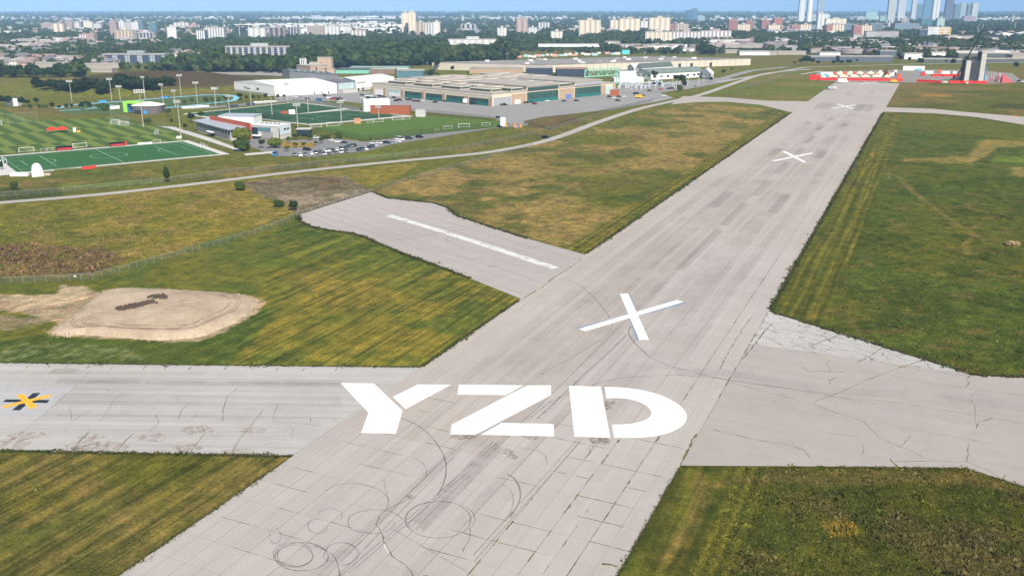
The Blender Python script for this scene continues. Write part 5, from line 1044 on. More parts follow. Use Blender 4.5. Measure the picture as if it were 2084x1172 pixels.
# right face: piers, big doors, upper glazing
B.onface('b', .01, .135, .4, 6.6, M_GRY, 'grey_shutter', .3); B.onface('b', .14, .245, .1, 8.2, M_BRK, 'brick_wall', .5); B.onface('b', .16, .2, .1, 3.4, M_WHT, 'white_door', .7)
for s0, s1, nm in ((.25, .50, 1), (.635, .865, 2)):
    mb = MB(); bx = [B.l(-.6, B.lb * s0), B.l(-.6, B.lb * s1), B.l(B.la * .42, B.lb * s1), B.l(B.la * .42, B.lb * s0)]; mb.prism(bx, 9.9, 13.2); part('raised_bay', mb, M_CREAM, B.t)
    mb = MB(); bx = [B.l(-1.2, B.lb * s0 - 1), B.l(-1.2, B.lb * s1 + 1), B.l(B.la * .43, B.lb * s1 + 1), B.l(B.la * .43, B.lb * s0 - 1)]; mb.prism(bx, 13.2, 13.9); part('bay_roof', mb, M_RFG, B.t)
    B.onface('b', s0 + .005, s1 - .005, .1, 8.4, M_GLD, 'hangar_door', .9); B.onface('b', s0 + .005, s1 - .005, .1, 2.7, M_TEAL, 'door_panel', 1.15); B.onface('b', s0 + .005, s1 - .005, 9.9, 12.4, M_GLD if nm == 1 else M_GRY, 'clerestory', .95)
    for i in range(9): B.onface('b', s0 + .005 + (s1 - s0 - .01) * i / 9, s0 + .009 + (s1 - s0 - .01) * i / 9, .1, 8.4, mat('door rib', (.06, .14, .12), .5), 'door_rib', 1.2)
B.onface('b', .51, .63, .1, 8.6, M_BRK, 'brick_wall', .5); B.onface('b', .56, .60, .1, 3.5, mat('blue entrance', (.1, .2, .5)), 'entrance', .8); B.onface('b', .87, .905, .1, 8.6, M_BRK, 'brick_wall', .5); B.onface('b', .91, .975, .1, 7, M_PALEG, 'window_wall', .4); B.onface('b', .975, 1, 0, 8.8, M_BRK, 'brick_wall', .5)
M_TANR = mat('tan roof sheet', (.36, .315, .265), .9, var=.12, scale=.1); M_MR = mat('monitor roof', (.66, .60, .50), .85, var=.08, scale=.1)
for r_, (b0, b1, n_, off, hh) in enumerate([(.05, .12, 4, .02, 2.0), (.15, .23, 7, .0, 2.2), (.27, .48, 7, .0, 2.4), (.515, .62, 7, .0, 2.3), (.66, .80, 7, .02, 2.4), (.84, .97, 6, .0, 2.4)]):
    for i in range(n_):
        a0 = (off + (i + .08) / n_) if r_ else (.06 + i * .23); a1 = a0 + (.80 / n_ if r_ else .16)
        if a1 > 1: continue
        if r_ in (1, 3) and a0 < .43 and False: continue
        if a0 < .44 and any(b0 < q1 + .01 and b1 > q0 - .01 for q0, q1 in ((.25, .5), (.635, .865))): continue
        z = B.roofz
        mb = MB(); B.onroof(a0, a1, b0, b1, hh, None, mb=mb, z=z); o = part('roof_monitor', mb, mat('monitor frame', (.56, .49, .40), .8), B.t)
        mb = MB(); B.onroof(a0 - .004, a1 + .004, b0 - .004, b1 + .004, .35, None, mb=mb, z=z + hh); part('monitor_roof', mb, M_MR, o); mb = MB(); B.onroof(a0 + .008, a1 - .008, b0 + .008, b1 - .008, .06, None, mb=mb, z=z + hh + .35); part('roof_sheet', mb, M_TANR, o)
        mb = MB(); q = [B.l(a0 * B.la + .6, b0 * B.lb - .1), B.l(a1 * B.la - .6, b0 * B.lb - .1), B.l(a1 * B.la - .6, b0 * B.lb - .25), B.l(a0 * B.la + .6, b0 * B.lb - .25)]; mb.prism(q, z + .6, z + hh - .55); part('monitor_glass', mb, M_GLD, o)
        mb = MB(); q = [B.l(a0 * B.la - .1, b0 * B.lb + .6), B.l(a0 * B.la - .1, b1 * B.lb - .6), B.l(a0 * B.la - .25, b1 * B.lb - .6), B.l(a0 * B.la - .25, b0 * B.lb + .6)]; mb.prism(q, z + .6, z + hh - .55); part('monitor_glass', mb, M_GLD, o)
# white sports hall and its neighbours
B = Bld('white_hall', 'large white sports hall with a low pitched roof behind the young trees', (477.6, 186), (560, 196), (686, 190), 8.6, M_WALLW, M_RFW, 'sports hall', parapet=.3)
mb = MB(); a_, b_ = B.la, B.lb; E0, E1, E2, E3 = B.l(0, 0), B.l(a_, 0), B.l(a_, b_), B.l(0, b_); M0, M1 = B.l(a_ / 2, 0), B.l(a_ / 2, b_); z0 = 9.0; mb.face([(*E0, z0), (*E3, z0), (*M1, z0 + 3), (*M0, z0 + 3)]); mb.face([(*E1, z0), (*M0, z0 + 3), (*M1, z0 + 3), (*E2, z0)]); mb.face([(*E0, z0), (*M0, z0 + 3), (*E1, z0)]); mb.face([(*E3, z0), (*E2, z0), (*M1, z0 + 3)]); part('pitched_roof', mb, M_RFW, B.t)
for s0, s1 in ((.60, .70), (.38, .43), (.73, .75)): B.onface('a', s0, s1, 3.6, 5.6, M_DKG)
B.onface('a', 0, 1, 0, 1.8, M_GRY, 'plinth', .1)
for s0 in (.62, .74, .85): B.onface('b', s0, s0 + .018, .1, 2.2, M_DKG, 'door', .15)
B.onface('b', .79, .86, 5.6, 6.5, M_GRY, 'louvre'); B.row('b', 5, 7.0, 7.15, M_GRY, 'panel_joint', 1.0, d=.05)
B = Bld('glazed_lobby', 'grey and glass lobby with outside stairs between the two white halls', (655, 186), (688, 190), (723, 187), 9.5, M_GRY, mat('dark grey roof', (.16, .165, .175), .7), 'lobby', parapet=.9); B.onface('b', .05, .95, 3.2, 8.6, M_PALEG, 'glass_front', .3); B.row('b', 6, 3.2, 8.6, M_GRY, 'mullion', .08, d=.45); mb = MB(); mb.prism([B.l(-6, 2), B.l(0, 2), B.l(0, B.lb - 1), B.l(-6, B.lb - 1)], 0, 2.8); part('stair_block', mb, mat('concrete stair', (.5, .48, .45)), B.t)
B = Bld('white_hall', 'second white hall with a pale front right of the glazed lobby', (700, 178), (724, 186), (803, 177), 9.5, M_WALLW, M_RFW, 'sports hall', parapet=.3); B.onface('b', 0, 1, 0, 2.6, mat('beige plinth', (.55, .52, .47)), 'plinth', .1)
for s0 in (.05, .16): B.onface('b', s0, s0 + .04, .1, 2.6, M_DKG, 'door', .3)
B.onface('b', .03, .25, 6.8, 8, M_GRY, 'louvre')
B = Bld('dark_roof_wing', 'long dark roofed wing with rooftop plant behind the white sports hall', (575, 162), (590, 166), (690, 175), 10.5, M_GRY, mat('slate roof', (.15, .16, .17), .8), 'building'); 
for i in range(7): B.onroof(.2, .7, .08 + i * .13, .12 + i * .13 + random.random() * .04, 1.4, mat('plant unit', (.5, .55, .57), .5, .3), 'roof_unit')
# brick heating plant with four white chimneys
B = Bld('heating_plant', 'tan brick heating plant with four white chimneys and a taller tower block', (605, 157), (633, 160), (668, 157), 13, mat('pink tan brick', (.44, .33, .26), .85, var=.06), M_RFG, 'power plant')
def block(name, label, P, wpx, ytop, d, wall, roof, cat='building', rz=0.0, parapet=.4, parent=None, pent=False):
    g = G(*P); s = PXM(*P); w = wpx / s; h = H(P[0], P[1], ytop); 
    if parent is None: t_ = thing(name, label, cat, (g.x, g.y, g.z), rz)
    else: t_ = parent
    ox, oy = (0, 0) if parent is None else (g.x - parent.location.x, g.y - parent.location.y)
    mb = MB(); mb.box(ox - w / 2, ox + w / 2, oy, oy + d, -2, h); part('wall' if parent is None else name, mb, wall, t_)
    mb = MB(); mb.box(ox - w / 2 - .3, ox + w / 2 + .3, oy - .3, oy + d + .3, h, h + parapet); part('roof', mb, roof, t_)
    if pent: mb = MB(); mb.box(ox - w * .12, ox + w * .15, oy + d * .3, oy + d * .7, h + parapet, h + parapet + 4); part('penthouse', mb, wall, t_)
    return t_, w, h
block('tower_block', '', (662, 152), 28, 118, 12, MATS['pink tan brick'], M_RFG, parent=B.t); block('tower_block', '', (642, 153), 22, 128, 10, M_CREAM, M_RFG, parent=B.t); block('annex', '', (654, 159), 16, 140, 9, M_BRK, M_RFG, parent=B.t); block('annex', '', (675, 159), 12, 141, 9, MATS['pink tan brick'], M_RFG, parent=B.t)
for x in (613, 617, 621, 624.5):
    g = G(x, 156) - B.t.location; mb = MB(); mb.cone((g.x, g.y), .55, .55, 10, H(x, 156, 119), 8); part('chimney', mb, M_WHT, B.t)
B.onface('b', .30, .36, 0, 12, M_DKG, 'slot_window', .2)
for nm, lb_, P, w_, yt, d_, wl, rf in [
 ('works_hall', 'low hall with mint green window band behind the second white hall', (730, 150), 95, 143, 40, mat('mint panel', (.20, .52, .42), .6, var=.08), M_RFD), ('works_hall', 'long flat hall with pale green roof edge beyond the mint hall', (770, 143), 120, 138.5, 30, mat('pale green wall', (.42, .62, .52), .7), mat('green roof', (.30, .42, .38), .8)),
 ('works_hall', 'brown and glass hall with a mural front behind the cream hangar roof', (835, 160), 54, 144.5, 25, M_GLS, M_RFG), ('works_hall', 'dark windowed hall with rusty cladding left of the mural hall', (778, 151), 50, 142, 25, mat('rusty cladding', (.24, .16, .12), .8), M_RFG),
 ('works_hall', 'navy blue screened block behind the cream hangar', (1098, 153), 54, 139, 30, mat('navy screen', (.035, .050, .085), .7), M_RFG), ('works_hall', 'larger navy block with rusty roof edge left of the green truss', (1165, 156), 64, 141, 30, MATS['navy screen'], mat('rusty roof edge', (.36, .24, .17), .8)),
 ('works_hall', 'white low building right of the green truss behind the pipes', (1300, 160), 78, 148, 22, M_WALLW, M_RFW), ('works_hall', 'flat white annex below the green roofed hall', (1280, 169), 60, 160, 18, M_WALLW, M_RFW), ('works_hall', 'brick hall with cream upper band behind the cream hangar', (1010, 150), 110, 140, 30, M_BRK, M_RFG), ('shed', 'cream shed on the big grey factory roof edge', (1010, 143), 16, 134, 10, M_CREAM, M_RFG)]:
    block(nm, lb_, P, w_, yt, d_, wl, rf)
# huge flat factory
B = Bld('factory', 'huge flat grey roofed factory with a long cream wall behind the hangars', (880, 142), (1110, 148), (1527, 133), 8.5, mat('cream factory wall', (.58, .52, .43), .8, var=.06, scale=.05), mat('patchy factory roof', (.28, .262, .245), .9, var=.22, scale=.012), 'factory', parapet=.5)
for i in range(26): a, b = random.uniform(.04, .9), random.uniform(.03, .95); B.onroof(a, a + random.uniform(.01, .03), b, b + random.uniform(.004, .012), random.uniform(1.2, 2.4), M_WHT if i % 3 else M_GRY, 'roof_unit')
for i in range(30): B.onface('b', .02 + i * .032, .0225 + i * .032, 0, 8.3, mat('wall joint', (.42, .38, .32)), 'wall_joint', .15)
for s0 in (.55, .62, .68, .78): B.onface('b', s0, s0 + .012, .1, 5.2, M_DKG, 'loading_door', .3)
# green steel truss gate
tg = thing('green_truss', 'mint green steel truss bridge standing at the right end of the hangar', 'steel truss', tuple(G(1190, 176))); A = G(1188, 176); Bp = G(1258, 171); d = (Bp - A); L = d.length; ex = d.normalized(); M_MINT = mat('mint steel', (.22, .48, .36), .6, var=.05); zt, zb = H(1188, 176, 143), H(1188, 176, 157)
for nm, z in (('top_chord', zt), ('bottom_chord', zb)): mb = MB(); mb.bar((0, 0, z), (d.x, d.y, z), 1.1); part(nm, mb, M_MINT, tg)
for i in range(9):
    a, b = ex * (L * i / 8), ex * (L * min(8, i + 1) / 8); mb = MB(); mb.bar((a.x, a.y, zb), (a.x, a.y, zt), .6); part('post', mb, M_MINT, tg)
    if i < 8: mb = MB(); mb.bar((a.x, a.y, zb if i % 2 else zt), (b.x, b.y, zt if i % 2 else zb), .5); part('brace', mb, M_MINT, tg)
for k_ in (.93, 1.0):
    a = ex * L * k_; mb = MB(); mb.bar((a.x, a.y, 0), (a.x, a.y, zt), 1.2); part('leg', mb, M_MINT, tg)
mb = MB(); mb.bar((0, 0, 0), (0, 0, zt), 1.2); part('leg', mb, M_MINT, tg)
# gabled green-roof halls right of the hangar
def gable(name, label, L, N, Rr, h, rise, wall, roof, cat='building', wins=True):
    B = Bld(name, label, L, N, Rr, h, wall, roof, cat, parapet=.15); a_, b_ = B.la, B.lb; z0 = h + .16; mb = MB()
    e = .8; q = lambda a, b: B.l(a, b)
    mb.face([(*q(-e, -e), z0), (*q(-e, b_ + e), z0), (*q(a_ / 2, b_ + e), z0 + rise), (*q(a_ / 2, -e), z0 + rise)]); mb.face([(*q(a_ + e, -e), z0), (*q(a_ / 2, -e), z0 + rise), (*q(a_ / 2, b_ + e), z0 + rise), (*q(a_ + e, b_ + e), z0)]); part('pitched_roof', mb, roof, B.t)
    mb = MB(); mb.face([(*q(0, 0), z0), (*q(a_ / 2, 0), z0 + rise * .96), (*q(a_, 0), z0)]); part('gable_wall', mb, wall, B.t); mb = MB(); mb.face([(*q(0, b_), z0), (*q(a_, b_), z0), (*q(a_ / 2, b_), z0 + rise * .96)]); part('gable_wall', mb, wall, B.t)
    if wins: B.row('b', 8, 2, 4, M_DKG, fill=.4); B.row('a', 3, 3.5, 5, M_DKG, fill=.3)
    return B
M_GRN = mat('grey green roof', (.17, .21, .185), .8, var=.08, scale=.1)
gable('green_roof_hall', 'long white walled hall with grey green roof behind the lamp lit car park', (1295, 160), (1325, 163), (1432, 157), 6.5, 4.5, M_WALLW, M_GRN); gable('green_roof_hall', 'darker green roofed hall with a white gable behind the long green roofed hall', (1295, 152), (1306, 153), (1368, 149), 8, 5, M_WALLW, mat('dark green roof', (.09, .12, .115), .8))
gable('white_gable_hall', 'white hall with curved white roof beside the green truss', (1277, 150), (1290, 152), (1330, 148), 7.5, 4, M_WALLW, M_RFW); gable('white_chapel', 'small white and grey gabled building at the end of the access road', (1425, 157), (1447, 163), (1452, 160), 6.5, 4, M_WALLW, M_RFW)
# tangle of silver vessels
tt = thing('pipe_plant', 'low silver tanks and pale pipework between the hangar and the trees', 'pipe plant', tuple(G(1300, 176))); M_SILV = mat('silver pipe', (.62, .68, .72), .35, .4)
for i in range(46):
    g = G(random.uniform(1258, 1352), random.uniform(171, 181)) - tt.location; mb = MB(); 
    if i % 3 == 0: mb.cone((g.x, g.y), 1.4, 1.4, 0, random.uniform(2, 5), 8); part('tank', mb, M_SILV, tt)
    else: a_ = random.uniform(-.4, .4); mb.bar((g.x, g.y, random.uniform(1, 3)), (g.x + 9 * math.cos(a_), g.y + 9 * math.sin(a_), random.uniform(1, 5)), .5); part('pipe', mb, M_SILV, tt)
# clubhouse
B = Bld('clubhouse', 'long low clubhouse with grey sloping roof and tall red wall beside the turf pitch', (401.5, 267.5), (470, 287), (505, 281), 6.2, mat('light grey block', (.50, .49, .47), .8, var=.05), mat('pale metal roof', (.52, .55, .60), .4, .3, .03), 'clubhouse', parapet=.5)
B.onroof(-.03, 1.04, -.15, 1.05, .35, MATS['pale metal roof'], 'overhanging_roof'); B.row('a', 12, 3.2, 5.7, M_DKG, fill=.62, d=.15); B.row('a', 11, 3.4, 5.5, M_GLS, fill=.3, d=.25)
B.onface('a', .42, .60, 2.6, 2.9, M_WHT, 'entrance_canopy', 3.5); B.onface('a', .46, .56, .1, 2.4, M_DKG, 'door', .3); B.row('b', 3, 3, 5.5, M_DKG, fill=.6)
rw_ = MB(); o_ = B.N; a_, b_ = G(429, 266) - o_, G(511, 284) - o_; dd_ = (b_ - a_).normalized(); nn_ = Vector((-dd_.y, dd_.x, 0)) * .8; hh_ = H(511, 287, 254)
rw_.hexa([(a_.x, a_.y, 0), (b_.x, b_.y, 0), (b_.x + nn_.x, b_.y + nn_.y, 0), (a_.x + nn_.x, a_.y + nn_.y, 0)], [(a_.x, a_.y, hh_), (b_.x, b_.y, hh_), (b_.x + nn_.x, b_.y + nn_.y, hh_), (a_.x + nn_.x, a_.y + nn_.y, hh_)]); part('red_wall', rw_, mat('red clad wall', (.44, .10, .055), .7, var=.05), B.t)
B2 = Bld('clubhouse_gym', 'white and grey boxy gym block at the right end of the clubhouse', (512, 281), (568, 285), (593, 279), 7.8, MATS['light grey block'], M_RFW, 'gym block', parapet=.5)
B2.onface('b', .03, .98, 2.6, 7.6, mat('ice blue panel', (.58, .66, .72), .4), 'metal_cladding', .2); B2.onface('b', .42, .58, 5.0, 6.2, M_DKG, 'window', .35); B2.onface('b', .66, .82, 5.0, 6.2, M_DKG, 'window', .35); B2.onface('b', .02, .05, .5, 7, M_DKG, 'slot_window', .35)
B2.onface('a', .28, .72, 4.6, 6.9, M_GLS, 'window', .3); B2.onface('a', .74, .98, 1.5, 6.6, M_DKG, 'window', .3); B2.onface('a', .2, .62, .2, 4.2, mat('mid grey wall', (.30, .29, .30)), 'grey_wall', .25); B2.onface('a', .60, .98, 1.9, 2.3, M_WHT, 'entrance_canopy', 4)
for i in range(5): B2.onroof(.1 + i * .15, .16 + i * .15, .3, .42, .9, M_GALV, 'roof_unit')
block('clubhouse_attic', 'white rooftop hall standing behind the red wall of the clubhouse', (482, 262), 74, 237, 14, M_WALLW, MATS['pale metal roof'])[0].rotation_euler = (0, 0, -.12)
block('covered_stand', 'dark open shelter with cars right of the clubhouse gym', (618, 277), 28, 264, 6, M_DKG, mat('shelter roof', (.5, .5, .48)))
# pavilion with lime green portal
g = G(*c5(1175, 408)); t_ = thing('pavilion', 'round dark grey pavilion with white roof beside the lime green portal', 'pavilion', (g.x, g.y, 0)); mb = MB(); s = PXM(*c5(1175, 408)); W_ = 62 / s; hp = H(*c5(1175, 408), c5(0, 345)[1])
ov = [(W_ / 2 * math.copysign(abs(math.cos(a)) ** .7, math.cos(a)), 9 + 10 * math.copysign(abs(math.sin(a)) ** .7, math.sin(a))) for a in np.linspace(0, 6.283, 21)[:-1]]; mb.prism(ov, 0, hp); part('wall', mb, mat('dark timber wall', (.13, .115, .12), .8), t_)
mb = MB(); mb.hexa([(x * 1.04, 9 + (y - 9) * 1.05, hp) for x, y in ov], [(x * .25, 9 + (y - 9) * .25, hp + 2.2) for x, y in ov]); part('roof', mb, M_WHT, t_); mb = MB(); mb.box(-W_ * .3, -W_ * .08, -1.3, -.9, .1, 2.8); part('door', mb, M_DKG, t_); mb = MB(); mb.box(0, W_ * .13, -1.4, -1.0, .1, 2.6); part('door', mb, M_BLU, t_)
g = G(*c5(1010, 396)); t_ = thing('green_portal', 'lime green portal frame beside the blue track', 'portal', (g.x, g.y, 0), -.1); M_LIME = mat('lime panel', (.30, .62, .08), .5); hp = H(*c5(1010, 396), c5(0, 308)[1]); s = PXM(*c5(1010, 396)); W_ = 33 / s
for nm, b_ in (('side_panel', (-.3, 2.8, 0, 9, 0, hp)), ('side_panel', (W_ - 2, W_, 0, 9, hp * .45, hp)), ('lintel', (2.8, W_ - 2, 0, 9, hp - 1.6, hp))): mb = MB(); mb.box(*b_); part(nm, mb, M_LIME, t_)
mb = MB(); mb.box(2.85, 3.3, -.1, 8, 0, hp - 1.7); part('blue_panel', mb, M_BLU, t_)
for i, P in enumerate([c5(905, 372), c5(925, 370), c5(945, 368), c5(965, 366)]): boxthing(P, 2, 1, 2.4, M_WHT, 'white_banner', 'small white banner in the row of four left of the lime green portal', 'banner')
for o in [o for o in bpy.data.objects if o.name.startswith('white_banner')]: o['group'] = 'white banners'
boxthing(c5(118, 340), 9, 8, 6, M_WHT, 'white_shed', 'white shed half hidden by dark trees at the far left', 'shed', .1, roofm=M_RFD); boxthing(c5(840, 315), 6, 4, 1.6, M_BLU, 'landing_mat', 'blue landing mat on the inner side of the running track', 'mat', .1); boxthing(c5(1342, 283), 6, 4, 1.6, M_BLU, 'landing_mat', 'blue landing mat at the far straight right of the portal', 'mat', .1)
# ---- trees of the sports ground
TG = 'trees around the sports ground'
for P, w_, h_, mi, k_, lb_ in [(c5(545, 378), 10, 13, 0, 'r', 'small dark tree left of the blue track bend, leftmost'), (c5(585, 372), 9, 12, 0, 'r', 'small dark tree next to the leftmost track tree'), (c5(672, 375), 12, 15, 0, 'r', 'round dark tree in front of the blue track'), (c5(733, 385), 14, 19, 0, 'c', 'tall pointed dark tree left of the lime green portal'),
    (c5(430, 380), 12, 17, 0, 'r', 'round tree left of the blue track end'), (c5(485, 378), 9, 11, 3, 'r', 'grey green shrub at the blue track end'), (c5(380, 385), 9, 13, 1, 'r', 'young tree in the row left of the track, third'), (c5(350, 385), 8, 13, 1, 'r', 'young tree in the row left of the track, second'), (c5(322, 385), 8, 14, 1, 'r', 'young tree in the row left of the track, first'),
    (c5(250, 380), 9, 12, 0, 'r', 'dark small tree at the foot of the hill, left of the track row'), (c5(225, 345), 13, 13, 0, 'r', 'dark tree above the left end of the striped lawn'), (c5(140, 322), 12, 12, 3, 'r', 'dark tree behind the white shed'), (c5(650, 365), 8, 10, 1, 'r', 'small tree hugging the near edge of the blue track'), (c5(700, 350), 10, 12, 0, 'r', 'dark tree on the near side of the track, middle'), (c5(880, 375), 9, 11, 0, 'r', 'small dark tree just left of the white banners'),
    (c5(800, 378), 12, 12, 1, 'r', 'bushy tree left of the white banners'), (c5(850, 385), 18, 13, 1, 'w', 'wide hedge like trees below the white banners'), (c5(60, 350), 20, 22, 0, 'r', 'broad dark tree left of the white shed'), (c5(10, 345), 14, 20, 3, 'r', 'dark tree at the left picture edge by the white shed'), (c5(180, 350), 18, 18, 0, 'r', 'dark tree right of the white shed'),
    (c5(300, 335), 14, 14, 3, 'r', 'dark shrub at the foot of the grassy hill'), (c5(1505, 345), 10, 13, 1, 'r', 'young light tree right of the pavilion, first'), (c5(1565, 335), 9, 14, 1, 'r', 'young light tree near the track bend, second'), (c5(1683, 335), 12, 16, 1, 'r', 'young tree before the blue track, third'), (c5(1730, 330), 10, 14, 1, 'r', 'young tree before the blue track, fourth'), (c5(1785, 330), 9, 14, 1, 'r', 'young tree before the blue track, fifth'),
    (c5(1840, 318), 10, 16, 0, 'r', 'dark slim tree left of the white hall'), (c5(1953, 300), 13, 16, 3, 'r', 'dark tree standing at the left corner of the white hall'), (c5(1960, 320), 9, 11, 1, 'r', 'low bright tree under the dark tree by the white hall'), (c5(2010, 310), 9, 14, 1, 'r', 'light tree before the left wall of the white hall'), (c6(545, 350), 9, 15, 1, 'r', 'light green tree at the left wall of the white hall, second'),
    (c6(592, 350), 10, 15, 2, 'r', 'yellow green tree at the near corner of the white hall'), (c6(648, 342), 11, 15, 1, 'r', 'round young tree before the white hall front'), (c6(697, 335), 8, 11, 1, 'r', 'small tree before the white hall front'), (c6(745, 338), 9, 12, 2, 'r', 'yellowish small tree before the white hall front'), (c6(795, 330), 8, 10, 1, 'r', 'last small tree before the white hall front'),
    (c6(1125, 325), 9, 10, 1, 'r', 'small tree beside the white truck on the lot'), (c6(40, 520), 17, 20, 3, 'r', 'dark round tree at the back turf pitch corner'), (c6(122, 492), 13, 15, 0, 'r', 'dark bush right of the dark round tree by the back pitch'), (c5(1370, 430), 14, 16, 1, 'r', 'bushy tree right behind the pavilion'), (c5(1205, 500), 18, 14, 1, 'r', 'shrub at the foot of the wide headed mast'), (c5(1400, 500), 8, 14, 3, 'c', 'reddish dark slim tree before the footpath'),
    (c5(1510, 545), 10, 15, 3, 'r', 'small dark tree beside the clubhouse corner'), (c6(455, 692), 44, 28, 2, 'w', 'large yellow green tree in front of the clubhouse'), (c6(615, 730), 17, 19, 0, 'r', 'round dark tree right of the big yellow green tree'), (c6(718, 728), 34, 18, 2, 'w', 'broad yellow green hedge before the gym block'), (c6(450, 755), 38, 19, 1, 'w', 'wide dull green shrubbery below the yellow green tree'),
    (c6(830, 690), 11, 14, 1, 'r', 'small tree at the right end of the gym block'), (c6(890, 660), 16, 13, 1, 'r', 'bush right of the gym block'), (c6(892, 725), 11, 11, 1, 'r', 'small bush in the orange planting bed, left'), (c6(955, 722), 10, 11, 1, 'r', 'small bush in the orange planting bed, right'), (c6(1100, 690), 12, 13, 1, 'r', 'small tree on the car park island, left'), (c6(1055, 708), 9, 10, 2, 'r', 'yellowish small tree on the car park island'), (c6(1135, 650), 26, 13, 2, 'w', 'yellow green bushes between car park and band mown lawn'), (c6(1240, 650), 18, 10, 1, 'w', 'green bushes at the left corner of the lawn fence'),
    (c6(820, 755), 13, 12, 2, 'r', 'small yellow tree at the car park entrance'), (c6(1010, 665), 14, 12, 1, 'r', 'green bush beside the covered stand'), (c6(1505, 690), 6, 14, 1, 'c', 'slim tree at the upper row of parked cars'), (c6(1910, 620), 6, 11, 2, 'c', 'slim yellow tree on the verge below the lawn fence'), (c6(2010, 622), 7, 12, 2, 'c', 'slim yellow tree farther right on the same verge'), (c5(1940, 655), 6, 10, 1, 'c', 'thin young tree by the footpath end')]:
    ptree(P, w_ * 1.1, h_ * 1.1, mi, k_, label=lb_, group=TG)
for i, (P, w_, h_, mi, k_, lb_) in enumerate([(z3(1055, 365), 18, 17, 3, 'r', 'broad dark tree before the long green roofed hall'), (z3(940, 350), 7, 11, 1, 'c', 'slim tree against the white gable of the green roofed hall'), (z3(1130, 340), 8, 8, 3, 'r', 'small dark tree right of the broad dark tree'), (z3(1225, 345), 14, 12, 3, 'r', 'round dark tree before the middle of the green roof'), (z3(1425, 330), 12, 14, 3, 'r', 'dark tree rising into the green roof'), (z3(1360, 400), 18, 14, 0, 'r', 'large tree above the red car'), (z3(1440, 460), 18, 24, 0, 'r', 'tall green tree at the car park lamps'), (z3(1470, 515), 14, 22, 0, 'c', 'tall pointed tree right of the parked cars'), (z3(1410, 530), 14, 10, 1, 'w', 'bright shrubs under the tall pointed tree'), (z3(1045, 460), 9, 9, 0, 'r', 'small round tree behind the black car'), (z3(1125, 465), 8, 8, 0, 'r', 'small round tree left of the red car'),
    (z3(1545, 325), 12, 8, 0, 'w', 'low trees at the right end of the green roof'), (z3(1640, 330), 14, 8, 0, 'w', 'low trees before the white chapel'), (z3(1855, 400), 11, 10, 3, 'r', 'dark shrub below the white chapel'), (z3(1630, 475), 5, 4, 3, 'r', 'small shrub on the verge right of the lot'), (z3(60, 190), 22, 10, 0, 'w', 'clump of trees standing before the factory wall'), (c7(600, 172), 13, 22, 3, 'r', 'tall dark tree between the works halls'), (c7(375, 160), 12, 9, 0, 'r', 'low tree beside the far apron road'), (c7(907, 195), 15, 11, 0, 'r', 'tree before the brown walled part of the factory'), (c7(725, 190), 10, 12, 0, 'r', 'tree right of the tall dark tree'), (c7(545, 225), 20, 11, 0, 'w', 'wide trees right of the mural hall'), (c7(600, 225), 10, 8, 1, 'r', 'small light tree right of the mural hall'), (c8(1790, 258), 6, 6, 0, 'r', 'lone small tree in the grass beside the access road'), (z3(2030, 270), 10, 6, 0, 'w', 'shrubs at the far bend of the access road')]):
    ptree(P, w_ * 1.1, h_ * 1.1, mi, k_, label=lb_, group='trees near the hangars')
HB = [(300, 190, 1.2), (345, 205, 1.0), (400, 205, 1.2), (450, 200, 1.1), (490, 215, 1.4), (550, 215, 1.2), (600, 220, 1.3), (640, 232, 1.6), (680, 215, 1.2), (720, 200, 1.5), (770, 190, 1.2), (820, 225, 1.2), (850, 240, 1.6), (890, 200, 1.2), (960, 175, 1.2), (1000, 170, 1.3), (1040, 190, 1.5), (1080, 200, 1.6), (1120, 210, 1.6), (1170, 190, 1.3), (1210, 205, 1.5), (1240, 215, 1.6), (1320, 180, 1.1), (1380, 175, 1.1), (1280, 175, 1.0)]
for i, (x, y, s_) in enumerate(HB):
    P = c5(x, y + 6); ptree(P, 26 * s_, 17 * s_, 3, 'r', label='dark tree in the dense belt half way up the grassy hill', group='dark tree belt on the grassy hill', trunk=.08)
for o in [o for o in bpy.data.objects if o.get('group') == 'dark tree belt on the grassy hill']: pass
# ================================================================ VEHICLES
def carbody(L, W, h, hc, c0, c1, c2, c3):
    """profile along y: bonnet, screen, roof, tail"""
    mb = MB(); w = W / 2
    lo = [(-L / 2, .28), (-L / 2, h * .62), (-L / 2 + .15, h * .9), (c0, h), (c3, h), (L / 2 - .1, h * .92), (L / 2, h * .6), (L / 2, .28)]
    mb.face([(-w, y, z) for y, z in lo]); mb.face([(w, y, z) for y, z in lo][::-1])
    for a, b in zip(lo, lo[1:] + lo[:1]): mb.face([(-w, *a), (w, *a), (w, *b), (-w, *b)])
    k = w - .16; mb.hexa([(-k + .05, c1 - .05, hc - .06), (k - .05, c1 - .05, hc - .06), (k - .05, c2 + .05, hc - .06), (-k + .05, c2 + .05, hc - .06)], [(-k + .08, c1, hc), (k - .08, c1, hc), (k - .08, c2, hc), (-k + .08, c2, hc)])
    gl = MB(); gl.hexa([(-w + .04, c0, h), (w - .04, c0, h), (w - .04, c3, h), (-w + .04, c3, h)], [(-k, c1, hc - .05), (k, c1, hc - .05), (k, c2, hc - .05), (-k, c2, hc - .05)]); return mb, gl
M_GLZ = mat('car glass', (.015, .02, .025), .08, var=0, spec=.6); M_TYR = mat('tyre', (.018, .018, .018), .8, var=.05)
wm = MB(); n_ = 10; wm.hexa([(-.11, .33 * math.cos(a), .33 * math.sin(a)) for a in np.linspace(0, 6.283, n_ + 1)[:-1]], [(.11, .33 * math.cos(a), .33 * math.sin(a)) for a in np.linspace(0, 6.283, n_ + 1)[:-1]]); WHEEL = wm.mesh('wheel', M_TYR)
